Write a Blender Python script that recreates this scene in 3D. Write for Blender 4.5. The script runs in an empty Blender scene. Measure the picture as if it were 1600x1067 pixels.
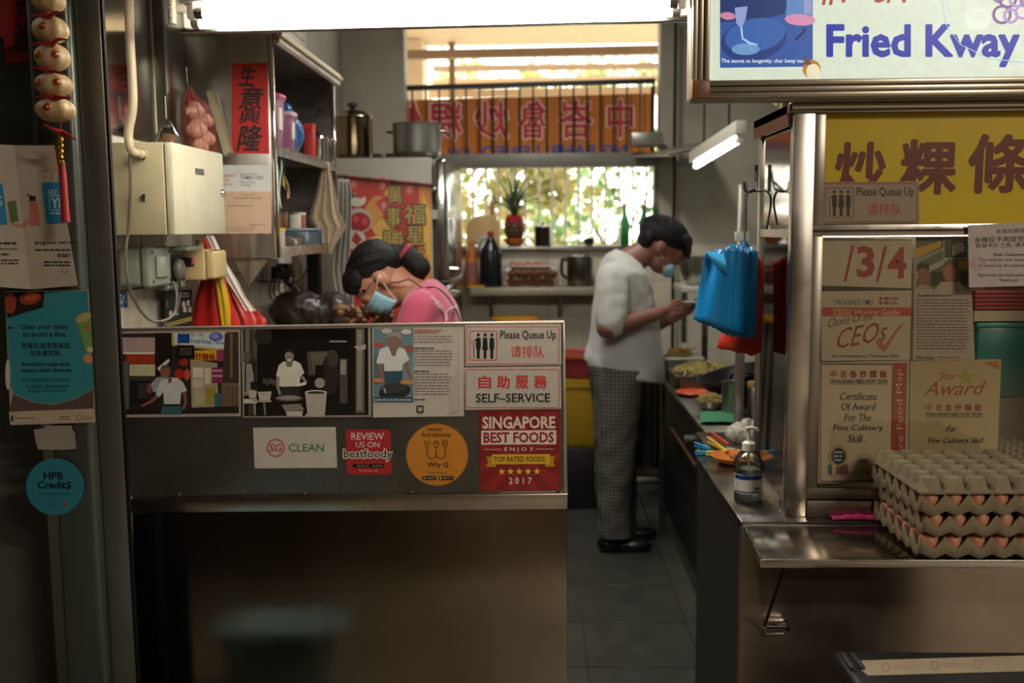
import bpy, bmesh, math, random
from mathutils import Vector, Matrix, Euler, noise
random.seed(7)
V = Vector; PI = math.pi
SC = bpy.context.scene; COL = SC.collection
# ---------------------------------------------------------------- camera, light, exposure
IW, IH, FPX = 1600.0, 1067.0, 1556.0
CAMZ = 1.53
_d = V(((845 - IW/2)/FPX, (IH/2 - 355)/FPX, -1)).normalized()     # the stall's depth axis seen by the camera
_u = V((-0.005, 1, 0)); _u = (_u - _d*_u.dot(_d)).normalized()
_x = _d.cross(_u)
ROT = Matrix((_x, _d, _u))                                          # camera -> world
cam = bpy.data.cameras.new('camera'); camo = bpy.data.objects.new('camera', cam); COL.objects.link(camo)
camo.matrix_world = Matrix.Translation((0, 0, CAMZ)) @ ROT.to_4x4()
cam.sensor_width = 36.0; cam.lens = FPX*36.0/IW; cam.clip_start = 0.05; cam.clip_end = 200
cam.dof.use_dof = True; cam.dof.focus_distance = 2.45; cam.dof.aperture_fstop = 2.6
SC.camera = camo; SC.cycles.transparent_max_bounces = 24
SC.view_settings.view_transform = 'Standard'; SC.view_settings.look = 'None'
SC.view_settings.gamma = 1.0; SC.view_settings.use_curve_mapping = False
SC.view_settings.exposure = 0.0
TUBE_FRONT, TUBE_SIDE, TUBE_CASE, SIGN_GLOW = 78.0, 18.0, 11.0, 1.0
w = bpy.data.worlds.new('sky'); SC.world = w; w.use_nodes = True
_bg = w.node_tree.nodes['Background']; _bg.inputs[0].default_value = (1.0, 0.97, 0.91, 1); _bg.inputs[1].default_value = 6.0
def area_lamp(name, loc, rot, sx, sy, power, col):
    l = bpy.data.lights.new(name, 'AREA'); l.shape = 'RECTANGLE'; l.size = sx; l.size_y = sy; l.energy = power; l.color = col
    o = bpy.data.objects.new(name, l); COL.objects.link(o); o.location = loc; o.rotation_euler = rot; return o
# unseen lamps added behind the photographer as warm fill from the hall
area_lamp('hall_fill_lamp', (3.0, -1.9, 3.55), (0, 0, 0), 1.2, 0.3, 230, (1, .90, .77))
area_lamp('hall_fill_lamp', (3.9, -3.8, 3.55), (0, 0, 0), 1.2, 0.3, 150, (1, .90, .77))
# unseen lamp added overhead to brighten the stall interior
area_lamp('stall_fill_lamp', (0.0, 4.1, 2.96), (0, 0, 0), 0.1, 1.2, 40, (1, .98, .92))
# ---------------------------------------------------------------- helpers
def at(px, py, Y):
    d = ROT @ V(((px-IW/2)/FPX, (IH/2-py)/FPX, -1)); t = Y/d.y
    return V((d.x*t, Y, CAMZ + d.z*t))
class Plane:
    def __init__(s, p, n): s.p = V(p); s.n = V(n).normalized()
    def pt(s, px, py, lift=0.0):
        d = ROT @ V(((px-IW/2)/FPX, (IH/2-py)/FPX, -1)); o = V((0, 0, CAMZ))
        t = (s.p - o).dot(s.n)/d.dot(s.n)
        return o + d*t + s.n*lift
def front(Y): return Plane((0, Y, 0), (0, -1, 0))
def hx(h):
    h = h.lstrip('#'); h = ''.join(q*2 for q in h) if len(h) == 3 else h; c = [int(h[i:i+2], 16)/255 for i in (0, 2, 4)]
    return tuple(x/12.92 if x <= .04045 else ((x+.055)/1.055)**2.4 for x in c)
MATS = {}
def M(name, col='#808080', rough=.5, metal=0.0, var=0.0, vscale=8.0, stretch=(1, 1, 1), bump=0.0, bscale=60.0, emit=0.0, alpha=1.0, trans=0.0, ior=1.45, rvar=0.0, coat=0.0, dirt=None, sheen=0.0, sub=0.0, spec=.5):
    if name in MATS: return MATS[name]
    m = bpy.data.materials.new(name); m.use_nodes = True; N = m.node_tree.nodes; L = m.node_tree.links
    b = N['Principled BSDF']; c = hx(col) if isinstance(col, str) else col
    b.inputs['Base Color'].default_value = (*c, 1); b.inputs['Roughness'].default_value = rough; b.inputs['Metallic'].default_value = metal
    b.inputs['IOR'].default_value = ior; b.inputs['Alpha'].default_value = alpha; b.inputs['Transmission Weight'].default_value = trans
    b.inputs['Coat Weight'].default_value = coat; b.inputs['Sheen Weight'].default_value = sheen; b.inputs['Specular IOR Level'].default_value = spec
    if sub: b.inputs['Subsurface Weight'].default_value = sub; b.inputs['Subsurface Radius'].default_value = (.02, .008, .004); b.inputs['Subsurface Scale'].default_value = .5
    if emit: b.inputs['Emission Color'].default_value = (*c, 1); b.inputs['Emission Strength'].default_value = emit
    if var or rvar or bump or dirt:
        tc = N.new('ShaderNodeTexCoord'); mp = N.new('ShaderNodeMapping'); mp.inputs['Scale'].default_value = stretch
        L.new(tc.outputs['Object'], mp.inputs['Vector'])
        def nz(sc, det=4):
            n = N.new('ShaderNodeTexNoise'); n.inputs['Scale'].default_value = sc; n.inputs['Detail'].default_value = det; L.new(mp.outputs[0], n.inputs['Vector']); return n
        def rng(src, lo, hi, f0=.3, f1=.7):
            r = N.new('ShaderNodeMapRange'); r.inputs[1].default_value = f0; r.inputs[2].default_value = f1; r.inputs[3].default_value = lo; r.inputs[4].default_value = hi; L.new(src, r.inputs[0]); return r.outputs[0]
        last = None
        if var:
            n = nz(vscale); r = rng(n.outputs[0], 1-var, 1+var)
            x = N.new('ShaderNodeMix'); x.data_type = 'RGBA'; x.blend_type = 'MULTIPLY'; x.inputs[0].default_value = 1
            x.inputs[6].default_value = (*c, 1); L.new(r, x.inputs[7]); last = x.outputs[2]
        if dirt:
            n = nz(dirt[1], 8); r = rng(n.outputs[0], 0, dirt[2], .52, .75)
            x = N.new('ShaderNodeMix'); x.data_type = 'RGBA'; L.new(r, x.inputs[0])
            if last: L.new(last, x.inputs[6])
            else: x.inputs[6].default_value = (*c, 1)
            x.inputs[7].default_value = (*hx(dirt[0]), 1); last = x.outputs[2]
        if last: L.new(last, b.inputs['Base Color'])
        if rvar:
            n = nz(vscale*1.7, 6); L.new(rng(n.outputs[0], max(.02, rough-rvar), rough+rvar), b.inputs['Roughness'])
        if bump:
            n = nz(bscale, 3); bp = N.new('ShaderNodeBump'); bp.inputs['Strength'].default_value = bump; bp.inputs['Distance'].default_value = .004
            L.new(n.outputs[0], bp.inputs['Height']); L.new(bp.outputs[0], b.inputs['Normal'])
    MATS[name] = m; return m
def thin_glass(name, tint='#ffffff', rough=.02, base=.0):
    if name in MATS: return MATS[name]
    m = bpy.data.materials.new(name); m.use_nodes = True; N = m.node_tree.nodes; L = m.node_tree.links
    N.remove(N['Principled BSDF']); out = N['Material Output']
    t = N.new('ShaderNodeBsdfTransparent'); t.inputs[0].default_value = (*hx(tint), 1)
    g = N.new('ShaderNodeBsdfGlossy'); g.inputs['Roughness'].default_value = rough
    f = N.new('ShaderNodeFresnel'); f.inputs[0].default_value = 1.5
    a = N.new('ShaderNodeMath'); a.operation = 'ADD'; a.use_clamp = True; a.inputs[1].default_value = base; L.new(f.outputs[0], a.inputs[0])
    x = N.new('ShaderNodeMixShader'); L.new(a.outputs[0], x.inputs[0]); L.new(t.outputs[0], x.inputs[1]); L.new(g.outputs[0], x.inputs[2]); L.new(x.outputs[0], out.inputs[0])
    MATS[name] = m; return m
def cloth_lit(name, mat_from, weight=.5):
    """thin cloth that lets daylight through"""
    m = mat_from; N = m.node_tree.nodes; L = m.node_tree.links; b = N['Principled BSDF']; out = N['Material Output']
    t = N.new('ShaderNodeBsdfTranslucent'); x = N.new('ShaderNodeMixShader'); x.inputs[0].default_value = weight
    src = b.inputs['Base Color']
    if src.is_linked: L.new(src.links[0].from_socket, t.inputs[0])
    else: t.inputs[0].default_value = src.default_value
    L.new(b.outputs[0], x.inputs[1]); L.new(t.outputs[0], x.inputs[2]); L.new(x.outputs[0], out.inputs[0]); return m
def print_mat(name, rough=.45, emit=0.0, coat=0.0, grain=.06, wrinkle=0.0):
    if name in MATS: return MATS[name]
    m = bpy.data.materials.new(name); m.use_nodes = True; N = m.node_tree.nodes; L = m.node_tree.links; b = N['Principled BSDF']
    a = N.new('ShaderNodeAttribute'); a.attribute_name = 'ink'
    tc = N.new('ShaderNodeTexCoord'); n = N.new('ShaderNodeTexNoise'); n.inputs['Scale'].default_value = 55; n.inputs['Detail'].default_value = 5; L.new(tc.outputs['Object'], n.inputs['Vector'])
    r = N.new('ShaderNodeMapRange'); r.inputs[1].default_value = .3; r.inputs[2].default_value = .7; r.inputs[3].default_value = 1-grain; r.inputs[4].default_value = 1+grain; L.new(n.outputs[0], r.inputs[0])
    x = N.new('ShaderNodeMix'); x.data_type = 'RGBA'; x.blend_type = 'MULTIPLY'; x.inputs[0].default_value = 1; L.new(a.outputs[0], x.inputs[6]); L.new(r.outputs[0], x.inputs[7])
    L.new(x.outputs[2], b.inputs['Base Color']); b.inputs['Roughness'].default_value = rough; b.inputs['Coat Weight'].default_value = coat
    if wrinkle:
        n2 = N.new('ShaderNodeTexNoise'); n2.inputs['Scale'].default_value = 14; L.new(tc.outputs['Object'], n2.inputs['Vector'])
        bp = N.new('ShaderNodeBump'); bp.inputs['Strength'].default_value = wrinkle; bp.inputs['Distance'].default_value = .01; L.new(n2.outputs[0], bp.inputs['Height']); L.new(bp.outputs[0], b.inputs['Normal'])
    if emit:
        L.new(x.outputs[2], b.inputs['Emission Color']); b.inputs['Emission Strength'].default_value = emit
    MATS[name] = m; return m
def link(name, me, mats, parent=None):
    o = bpy.data.objects.new(name, me); COL.objects.link(o)
    for m in (mats if isinstance(mats, (list, tuple)) else [mats]): me.materials.append(m)
    if parent: o.parent = parent; o.matrix_parent_inverse = Matrix.Translation(-parent.location)
    return o
class MB:
    def __init__(s): s.v = []; s.f = []; s.m = []; s.k = 0
    def add(s, vs, fs):
        n = len(s.v); s.v += [V(p) for p in vs]; s.f += [tuple(n+i for i in f) for f in fs]; s.m += [s.k]*len(fs); return s
    def mat(s, k): s.k = k; return s
    def box(s, a, b):
        x0, x1 = sorted((a[0], b[0])); y0, y1 = sorted((a[1], b[1])); z0, z1 = sorted((a[2], b[2]))
        return s.hexa([(x0, y0, z0), (x1, y0, z0), (x1, y1, z0), (x0, y1, z0), (x0, y0, z1), (x1, y0, z1), (x1, y1, z1), (x0, y1, z1)])
    def hexa(s, p): return s.add(p, [(3, 2, 1, 0), (4, 5, 6, 7), (0, 1, 5, 4), (1, 2, 6, 5), (2, 3, 7, 6), (3, 0, 4, 7)])
    def obox(s, c, size, rot=None):
        a, b, d = [x/2 for x in size]; R = rot or Matrix.Identity(3)
        return s.hexa([V(c) + R @ V(q) for q in [(-a, -b, -d), (a, -b, -d), (a, b, -d), (-a, b, -d), (-a, -b, d), (a, -b, d), (a, b, d), (-a, b, d)]])
    def cyl(s, p0, p1, r0, r1=None, seg=16, caps=True):
        p0, p1 = V(p0), V(p1); r1 = r0 if r1 is None else r1; z = (p1-p0).normalized()
        a = z.orthogonal().normalized(); b = z.cross(a)
        vs = []
        for p, r in ((p0, r0), (p1, r1)): vs += [p + (a*math.cos(2*PI*i/seg) + b*math.sin(2*PI*i/seg))*r for i in range(seg)]
        fs = [(i, (i+1) % seg, seg+(i+1) % seg, seg+i) for i in range(seg)]
        if caps: fs += [tuple(range(seg-1, -1, -1)), tuple(range(seg, 2*seg))]
        return s.add(vs, fs)
    def tube(s, pts, r, seg=8, closed=False, r1=None):
        pts = [V(p) for p in pts]; n = len(pts); vs = []; a = None
        for i, p in enumerate(pts):
            t = (pts[(i+1) % n if closed else min(i+1, n-1)] - pts[(i-1) % n if closed else max(i-1, 0)]).normalized()
            if a is None: a = t.orthogonal().normalized()
            a = (a - t*a.dot(t)).normalized(); b = t.cross(a)
            rr = r if r1 is None else r + (r1-r)*i/max(1, n-1)
            vs += [p + (a*math.cos(2*PI*j/seg) + b*math.sin(2*PI*j/seg))*rr for j in range(seg)]
        fs = []
        for i in range(n if closed else n-1):
            for j in range(seg):
                q = (i+1) % n; fs.append((i*seg+j, i*seg+(j+1) % seg, q*seg+(j+1) % seg, q*seg+j))
        if not closed: fs += [tuple(range(seg-1, -1, -1)), tuple((n-1)*seg+j for j in range(seg))]
        return s.add(vs, fs)
    def lathe(s, prof, c=(0, 0, 0), seg=24, rot=None, sq=None):
        c = V(c); R = rot or Matrix.Identity(3); vs = []; fs = []; n = len(prof)
        for r, z in prof:
            for j in range(seg):
                a = 2*PI*j/seg; x, y = math.cos(a), math.sin(a)
                if sq: k = (abs(x)**sq + abs(y)**sq)**(-1/sq); x *= k; y *= k
                vs.append(c + R @ V((r*x, r*y, z)))
        for i in range(n-1):
            for j in range(seg): fs.append((i*seg+j, i*seg+(j+1) % seg, (i+1)*seg+(j+1) % seg, (i+1)*seg+j))
        if prof[0][0] > 1e-5: fs.append(tuple(range(seg-1, -1, -1)))
        if prof[-1][0] > 1e-5: fs.append(tuple((n-1)*seg+j for j in range(seg)))
        return s.add(vs, fs)
    def ell(s, c, r, seg=16, rings=10, rot=None):
        r = (r, r, r) if isinstance(r, (int, float)) else r; c = V(c); R = rot or Matrix.Identity(3)
        vs = [c + R @ V((0, 0, -r[2]))]
        for i in range(1, rings):
            a = -PI/2 + PI*i/rings
            vs += [c + R @ V((r[0]*math.cos(a)*math.cos(2*PI*j/seg), r[1]*math.cos(a)*math.sin(2*PI*j/seg), r[2]*math.sin(a))) for j in range(seg)]
        vs.append(c + R @ V((0, 0, r[2]))); fs = [(0, 1+(j+1) % seg, 1+j) for j in range(seg)]
        for i in range(rings-2):
            for j in range(seg): fs.append((1+i*seg+j, 1+i*seg+(j+1) % seg, 1+(i+1)*seg+(j+1) % seg, 1+(i+1)*seg+j))
        t = len(vs)-1; o = 1+(rings-2)*seg
        fs += [(o+j, o+(j+1) % seg, t) for j in range(seg)]
        return s.add(vs, fs)
    def prism(s, poly, vec):
        poly = [V(p) for p in poly]; vec = V(vec); n = len(poly)
        return s.add(poly + [p+vec for p in poly], [tuple(range(n-1, -1, -1)), tuple(range(n, 2*n))] + [(i, (i+1) % n, n+(i+1) % n, n+i) for i in range(n)])
    def grid(s, g, thick=0.0, closed_u=False):
        nr, nc = len(g), len(g[0]); vs = [p for r in g for p in r]
        fs = [(i*nc+j, i*nc+(j+1) % nc, (i+1)*nc+(j+1) % nc, (i+1)*nc+j) for i in range(nr-1) for j in range(nc if closed_u else nc-1)]
        return s.add(vs, fs)
    def build(s, name, mats, parent=None, bevel=0.0, seg=2, smooth=True, ang=38, solid=0.0, sub=0):
        me = bpy.data.meshes.new(name); me.from_pydata([tuple(p) for p in s.v], [], s.f)
        for p, k in zip(me.polygons, s.m): p.material_index = k
        bm = bmesh.new(); bm.from_mesh(me)
        bmesh.ops.recalc_face_normals(bm, faces=bm.faces)
        if bevel:
            es = [e for e in bm.edges if len(e.link_faces) == 2 and e.calc_face_angle(0) > .6]
            bmesh.ops.bevel(bm, geom=es, offset=bevel, segments=seg, affect='EDGES', profile=.5, clamp_overlap=True)
        bm.to_mesh(me); bm.free()
        if smooth:
            for p in me.polygons: p.use_smooth = True
            me.set_sharp_from_angle(angle=math.radians(ang))
        o = link(name, me, mats, parent)
        if solid:
            md = o.modifiers.new('thickness', 'SOLIDIFY'); md.thickness = solid; md.offset = 0
        if sub:
            md = o.modifiers.new('smooth', 'SUBSURF'); md.levels = sub; md.render_levels = sub
        return o
def tag(o, label, cat, group=None, kind=None):
    if label: o['label'] = label
    if cat: o['category'] = cat
    if group: o['group'] = group
    if kind: o['kind'] = kind
    return o
def thing(name, label, cat, loc=(0, 0, 0), group=None):
    o = bpy.data.objects.new(name, None); COL.objects.link(o); o.location = loc; o.empty_display_size = .05
    return tag(o, label, cat, group)
def structure(o, label=None):
    o['kind'] = 'structure'
    if label: o['label'] = label
    return o
def dup(root, loc=None, rot=None, label=None):
    r = root.copy(); COL.objects.link(r)
    if loc is not None: r.location = loc
    if rot is not None: r.rotation_euler = rot
    if label: r['label'] = label
    for ch in root.children:
        c = ch.copy(); COL.objects.link(c); c.parent = r
        for g in ch.children:
            d = g.copy(); COL.objects.link(d); d.parent = c
    return r
_TXT = {}
def text_mesh(s, bold=0.0):
    k = (s, bold)
    if k not in _TXT:
        c = bpy.data.curves.new('txt', 'FONT'); c.body = s; c.resolution_u = 2; c.offset = bold
        o = bpy.data.objects.new('txt', c); me = bpy.data.meshes.new_from_object(o)
        vs = [(v.co.x, v.co.y) for v in me.vertices]; fs = [tuple(p.vertices) for p in me.polygons]
        bpy.data.objects.remove(o); bpy.data.curves.remove(c); bpy.data.meshes.remove(me)
        x0 = min(v[0] for v in vs); x1 = max(v[0] for v in vs); y0 = min(v[1] for v in vs); y1 = max(v[1] for v in vs)
        _TXT[k] = ([((x-x0)/(x1-x0), (y-y0)/(y1-y0)) for x, y in vs], fs)
    return _TXT[k]
class Ink:
    """flat print laid out on a plane; every mark sits a hair above the one before"""
    def __init__(s, plane, lift=.0006, step=.00003): s.pl = plane; s.z = lift; s.st = step; s.v = []; s.f = []; s.c = []
    def _put(s, pts, fs, col):
        n = len(s.v); c = hx(col) if isinstance(col, str) else col
        s.v += [s.pl.pt(x, y, s.z) for x, y in pts]; s.c += [c]*len(pts)
        for f in fs: s.f.append(tuple(n+i for i in f))
        s.z += s.st; return s
    def poly(s, pts, col): return s._put(pts, [tuple(range(len(pts)))], col)
    def rect(s, x0, y0, x1, y1, col, sl=0.0): return s.poly([(x0, y0), (x1, y0+sl*(x1-x0)), (x1, y1+sl*(x1-x0)), (x0, y1)], col)
    def rrect(s, x0, y0, x1, y1, r, col):
        p = []
        for cx, cy, a0 in ((x1-r, y0+r, -90), (x1-r, y1-r, 0), (x0+r, y1-r, 90), (x0+r, y0+r, 180)):
            p += [(cx+r*math.cos(math.radians(a0+k*22.5)), cy+r*math.sin(math.radians(a0+k*22.5))) for k in range(5)]
        return s.poly(p, col)
    def rframe(s, x0, y0, x1, y1, r, t, col, inner):
        s.rrect(x0, y0, x1, y1, r, col); return s.rrect(x0+t, y0+t, x1-t, y1-t, max(.3, r-t), inner)
    def ell(s, cx, cy, rx, ry, col, seg=28, rot=0):
        k, q = math.cos(rot), math.sin(rot)
        return s.poly([(cx + rx*math.cos(2*PI*i/seg)*k - ry*math.sin(2*PI*i/seg)*q, cy + rx*math.cos(2*PI*i/seg)*q + ry*math.sin(2*PI*i/seg)*k) for i in range(seg)], col)
    def ring(s, cx, cy, r, t, col, seg=36):
        p = [(cx+r*math.cos(2*PI*i/seg), cy+r*math.sin(2*PI*i/seg)) for i in range(seg)] + [(cx+(r-t)*math.cos(2*PI*i/seg), cy+(r-t)*math.sin(2*PI*i/seg)) for i in range(seg)]
        return s._put(p, [(i, (i+1) % seg, seg+(i+1) % seg, seg+i) for i in range(seg)], col)
    def line(s, pts, wd, col):
        vs = []; fs = []
        for i, (x, y) in enumerate(pts):
            a = pts[max(0, i-1)]; b = pts[min(len(pts)-1, i+1)]; dx, dy = b[0]-a[0], b[1]-a[1]; l = math.hypot(dx, dy) or 1
            ww = wd if not isinstance(wd, (list, tuple)) else wd[i]
            vs += [(x-dy/l*ww/2, y+dx/l*ww/2), (x+dy/l*ww/2, y-dx/l*ww/2)]
        return s._put(vs, [(2*i, 2*i+1, 2*i+3, 2*i+2) for i in range(len(pts)-1)], col)
    def star(s, cx, cy, r, col):
        return s.poly([(cx + (r if i % 2 == 0 else r*.42)*math.sin(PI*i/5), cy - (r if i % 2 == 0 else r*.42)*math.cos(PI*i/5)) for i in range(10)], col)
    def text(s, t, x0, y0, x1, y1, col, bold=0.0, sl=0.0, sh=0.0, mirror=False, arc=0.0, strike=0.0):
        if strike:
            for i in range(10): s.text(t, x0+strike*math.cos(i*PI/5), y0+strike*math.sin(i*PI/5), x1+strike*math.cos(i*PI/5), y1+strike*math.sin(i*PI/5), col, bold, sl, sh, mirror, arc)
            return s
        if bold >= .008 and any(ord(q) > 0x2e80 for q in t):      # brush weight: the glyph struck several times round a small circle
            r = bold*.85*(y1-y0)
            for i in range(8): s.text(t, x0+r*math.cos(i*PI/4), y0+r*math.sin(i*PI/4), x1+r*math.cos(i*PI/4), y1+r*math.sin(i*PI/4), col, 0.0, sl, sh, mirror, arc)
            return s
        uv, fs = text_mesh(t, bold); pts = []
        for u, v in uv:
            if mirror: u = 1-u
            x = x0 + u*(x1-x0) + sh*(v-.5)*(y1-y0); y = y1 - v*(y1-y0) + sl*(x-x0) - arc*4*u*(1-u)
            pts.append((x, y))
        return s._put(pts, fs, col)
    def vtext(s, t, x0, y0, x1, y1, col, bold=.03, gap=.12):
        h = (y1-y0)/len(t)
        for i, ch in enumerate(t): s.text(ch, x0, y0+h*(i+gap/2), x1, y0+h*(i+1-gap/2), col, bold)
        return s
    def lines(s, x0, y0, x1, y1, n, col, wd=.35, rag=.12, seed=1, sl=0.0):
        """rows of body text too small to read: broken strokes"""
        r = random.Random(seed); h = (y1-y0)/n; vs = []; fs = []
        for i in range(n):
            y = y0 + h*(i+.5); x = x0; end = x1 - r.random()*rag*(x1-x0)
            while x < end:
                l = min(end, x + r.uniform(.6, 2.2)*h*1.1); k = len(vs)
                vs += [(x, y-h*wd/2+sl*(x-x0)), (l, y-h*wd/2+sl*(l-x0)), (l, y+h*wd/2+sl*(l-x0)), (x, y+h*wd/2+sl*(x-x0))]; fs.append((k, k+1, k+2, k+3)); x = l + h*.32
        return s._put(vs, fs, col)
    def build(s, parent, mat=None, name='print'):
        me = bpy.data.meshes.new(name); me.from_pydata([tuple(p) for p in s.v], [], s.f)
        at_ = me.attributes.new('ink', 'FLOAT_COLOR', 'POINT')
        for i, c in enumerate(s.c): at_.data[i].color = (*c, 1)
        o = link(name, me, mat or print_mat('printed_paper'), parent); o['kind'] = 'stuff'; return o
def sheet(name, label, cat, plane, corners, col, th=.0015, mat=None, group=None, rr=None):
    """a thin flat thing whose corners lie on a plane; returns (thing, Ink on its face)"""
    pts = [plane.pt(x, y, 0) for x, y in corners]; c = sum(pts, V())/len(pts); lo = V((c.x, c.y, min(p.z for p in pts)))
    t = thing(name, label, cat, lo, group)
    MB().prism([p + plane.n*(.0004) for p in pts], plane.n*th).build('backing', mat or M('paper_'+col.strip('#'), col, .6, var=.05, vscale=30), t, smooth=False)
    return t, Ink(plane, lift=.0004+th+.0002)
def ypx(px, Y, z):
    lo, hi = -500., 1600.
    for _ in range(40):
        m = (lo+hi)/2
        if at(px, m, Y).z > z: lo = m
        else: hi = m
    return lo
def rot_to(z, up=(0, 0, 1)):
    z = V(z).normalized(); x = V(up).cross(z); x = x.normalized() if x.length > 1e-4 else z.orthogonal().normalized(); y = z.cross(x)
    return Matrix((x, y, z)).transposed()
def blob(name, prims, voxel, mat, parent, smooth=6, wrinkle=0.0, wscale=9.0, fn=None, cut=None):
    """one continuous skin grown over capsules and ellipsoids"""
    mb = MB()
    for p in prims:
        if p[0] == 'c':
            _, a, b, r0, r1 = p; a, b = V(a), V(b); n = max(2, int((b-a).length/(min(r0, r1)*.5)))
            mb.cyl(a, b, r0, r1, 18); mb.ell(a, r0, 18, 10); mb.ell(b, r1, 18, 10)
        elif p[0] == 'e': mb.ell(p[1], p[2], 24, 16, p[3] if len(p) > 3 else None)
        elif p[0] == 'x': mb.obox(p[1], p[2], p[3] if len(p) > 3 else None)
        elif p[0] == 'l':     # loft of elliptical rings (centre, x axis vec, y axis vec)
            g = [[V(c) + V(ax)*math.cos(2*PI*j/24) + V(ay)*math.sin(2*PI*j/24) for j in range(24)] for c, ax, ay in p[1]]
            n0 = len(mb.v); mb.grid(g, closed_u=True); k = len(g); mb.f += [tuple(n0+j for j in range(23, -1, -1)), tuple(n0+(k-1)*24+j for j in range(24))]; mb.m += [0, 0]
    me = bpy.data.meshes.new(name); me.from_pydata([tuple(p) for p in mb.v], [], mb.f)
    bm = bmesh.new(); bm.from_mesh(me); bmesh.ops.recalc_face_normals(bm, faces=bm.faces); bm.to_mesh(me); bm.free()
    o = bpy.data.objects.new(name, me); COL.objects.link(o)
    r = o.modifiers.new('r', 'REMESH'); r.mode = 'VOXEL'; r.voxel_size = voxel
    if smooth: sm = o.modifiers.new('s', 'SMOOTH'); sm.factor = .5; sm.iterations = smooth
    dg = bpy.context.evaluated_depsgraph_get(); me2 = bpy.data.meshes.new_from_object(o.evaluated_get(dg)); me2.name = name
    bpy.data.objects.remove(o)
    if wrinkle or fn:
        nrm = [v.normal.copy() for v in me2.vertices]
        for v, nn in zip(me2.vertices, nrm):
            d = 0
            if wrinkle: q = v.co*wscale; d = wrinkle*(noise.noise(V((q.x, q.y, q.z*.55))) + .5*noise.noise(q*2.1))
            if fn: d += fn(v.co, nn)
            v.co += nn*d
    if cut:
        bm = bmesh.new(); bm.from_mesh(me2); bmesh.ops.delete(bm, geom=[v for v in bm.verts if cut(v.co)], context='VERTS'); bm.to_mesh(me2); bm.free()
    for p in me2.polygons: p.use_smooth = True
    return link(name, me2, mat, parent)
# ---------------------------------------------------------------- shared materials
STEEL = M('brushed_steel', '#b5b0a6', .38, 1, var=.10, vscale=4, stretch=(7, 7, .8), rvar=.10, bump=.02, bscale=60)
STEEL_H = M('brushed_steel_rail', '#b3aca0', .26, 1, var=.12, vscale=5, stretch=(1, 14, 6), rvar=.08)
STEEL_D = M('dull_steel', '#7f7a70', .36, 1, var=.16, vscale=3.5, stretch=(1.5, 1, 5), rvar=.12, bump=.04, bscale=40, dirt=('#4a3f33', 3.0, .5))
MIRROR = M('polished_steel', '#bdb8ae', .09, 1, var=.05, bump=.10, bscale=7)
CHROME = M('chrome', '#d5d2cc', .12, 1)
ALU = M('aluminium', '#b0aca6', .38, 1, var=.08, vscale=20)
BLACKM = M('black_metal', '#1a1917', .5, .6)
BLACKP = M('black_plastic', '#101010', .45)
WHITEP = M('white_plastic', '#d8d3c6', .4)
REDINK = '#b8241f'
# ================================================================ STRUCTURE
XL, XR, YB, ZC = -1.17, 1.40, 6.0, 3.0
YF = 2.55
# floor of the stall: one slab with square tiles laid on it
fl = structure(MB().box((-7, -7, -.12), (7, 6.2, -.008)).build('floor', M('grout', '#3a3731', .9)), 'dark grout bed under the grey floor tiles')
tm = M('floor_tile_glaze', '#353630', .40, var=.16, vscale=6, rvar=.1, dirt=('#35332d', 9, .6))
TS = .40; tile_me = None
x0t = at(1000, 960, 2.0).x; gx = at(1000, 965, 4.0)
jx = .155   # joint seen running back through the passage
for i in range(-4, 4):
    for j in range(0, 10):
        x, y = jx + i*TS, 2.14 + j*TS
        if x < -1.5 or x + TS > 1.6: continue
        if tile_me is None:
            o = MB().box((.0022, .0022, -.008), (TS-.0022, TS-.0022, 0)).build('floor_tile', tm, None, bevel=.001, seg=1); tile_me = o.data
        else:
            o = bpy.data.objects.new('floor_tile', tile_me); COL.objects.link(o)
        o.location = (x, y, 0); o.parent = fl
MB().box((-7, -7, -.008), (7, 2.14, 0)).build('hall_screed', M('hall_floor', '#7a7262', .5, var=.1), fl)
# left wall with its white tiles
wl = structure(MB().box((XL-.15, YF, 0), (XL, YB+.15, ZC)).build('wall_left', M('left_wall_plaster', '#8f897b', .8, var=.12, vscale=3)))
tw = M('wall_tile_glaze', '#b9b3a4', .25, var=.10, vscale=5, dirt=('#8a6a4a', 7, .55)); wt = None
for j in range(0, 16):
    for k in range(0, 12):
        y, z = YF+.02 + j*.155, .9 + k*.155
        if z > 1.72 and j < 6: continue
        if wt is None: o = MB().box((0, .002, .002), (.008, .153, .153)).build('wall_tile', tw, None, bevel=.0015, seg=1); wt = o.data
        else: o = bpy.data.objects.new('wall_tile', wt); COL.objects.link(o)
        o.location = (XL, y, z); o.parent = wl
# right wall and back wall
wr = structure(MB().box((XR, 2.3, 0), (XR+.15, YB+.15, ZC)).build('wall_right', M('grey_wall_sheet', '#8b8d86', .45, var=.10, vscale=3, dirt=('#5d5a50', 5, .4))))
zs = at(800, 384, YB).z; zt = at(800, 262, YB).z; zu = at(800, 240, YB).z; ztop = 2.80
wx0, wx1 = -.80, at(1030, 300, YB).x; ux0, ux1 = at(574, 200, YB).x, at(1027, 200, YB).x
bw = MB()
bw.box((XL-.15, YB, 0), (XR+.15, YB+.15, zs)); bw.box((XL-.15, YB, zs), (wx0, YB+.15, ZC)); bw.box((wx1, YB, zs), (XR+.15, YB+.15, ZC))
wallm = M('back_wall_paint', '#a39c8c', .7, var=.10, vscale=3, dirt=('#7d6c57', 4, .45))
wb = structure(MB().box((XL-.15, YB, 0), (XR+.15, YB+.15, zs)).build('wall_back', wallm), 'cream tiled wall below the barred window')
for a, b in (((XL-.15, YB, zs), (wx0, YB+.15, ZC)), ((wx1, YB, zs), (XR+.15, YB+.15, ZC)), ((wx0, YB, ztop), (wx1, YB+.15, ZC))):
    MB().box(a, b).build('wall_section', wallm, wb)
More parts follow.
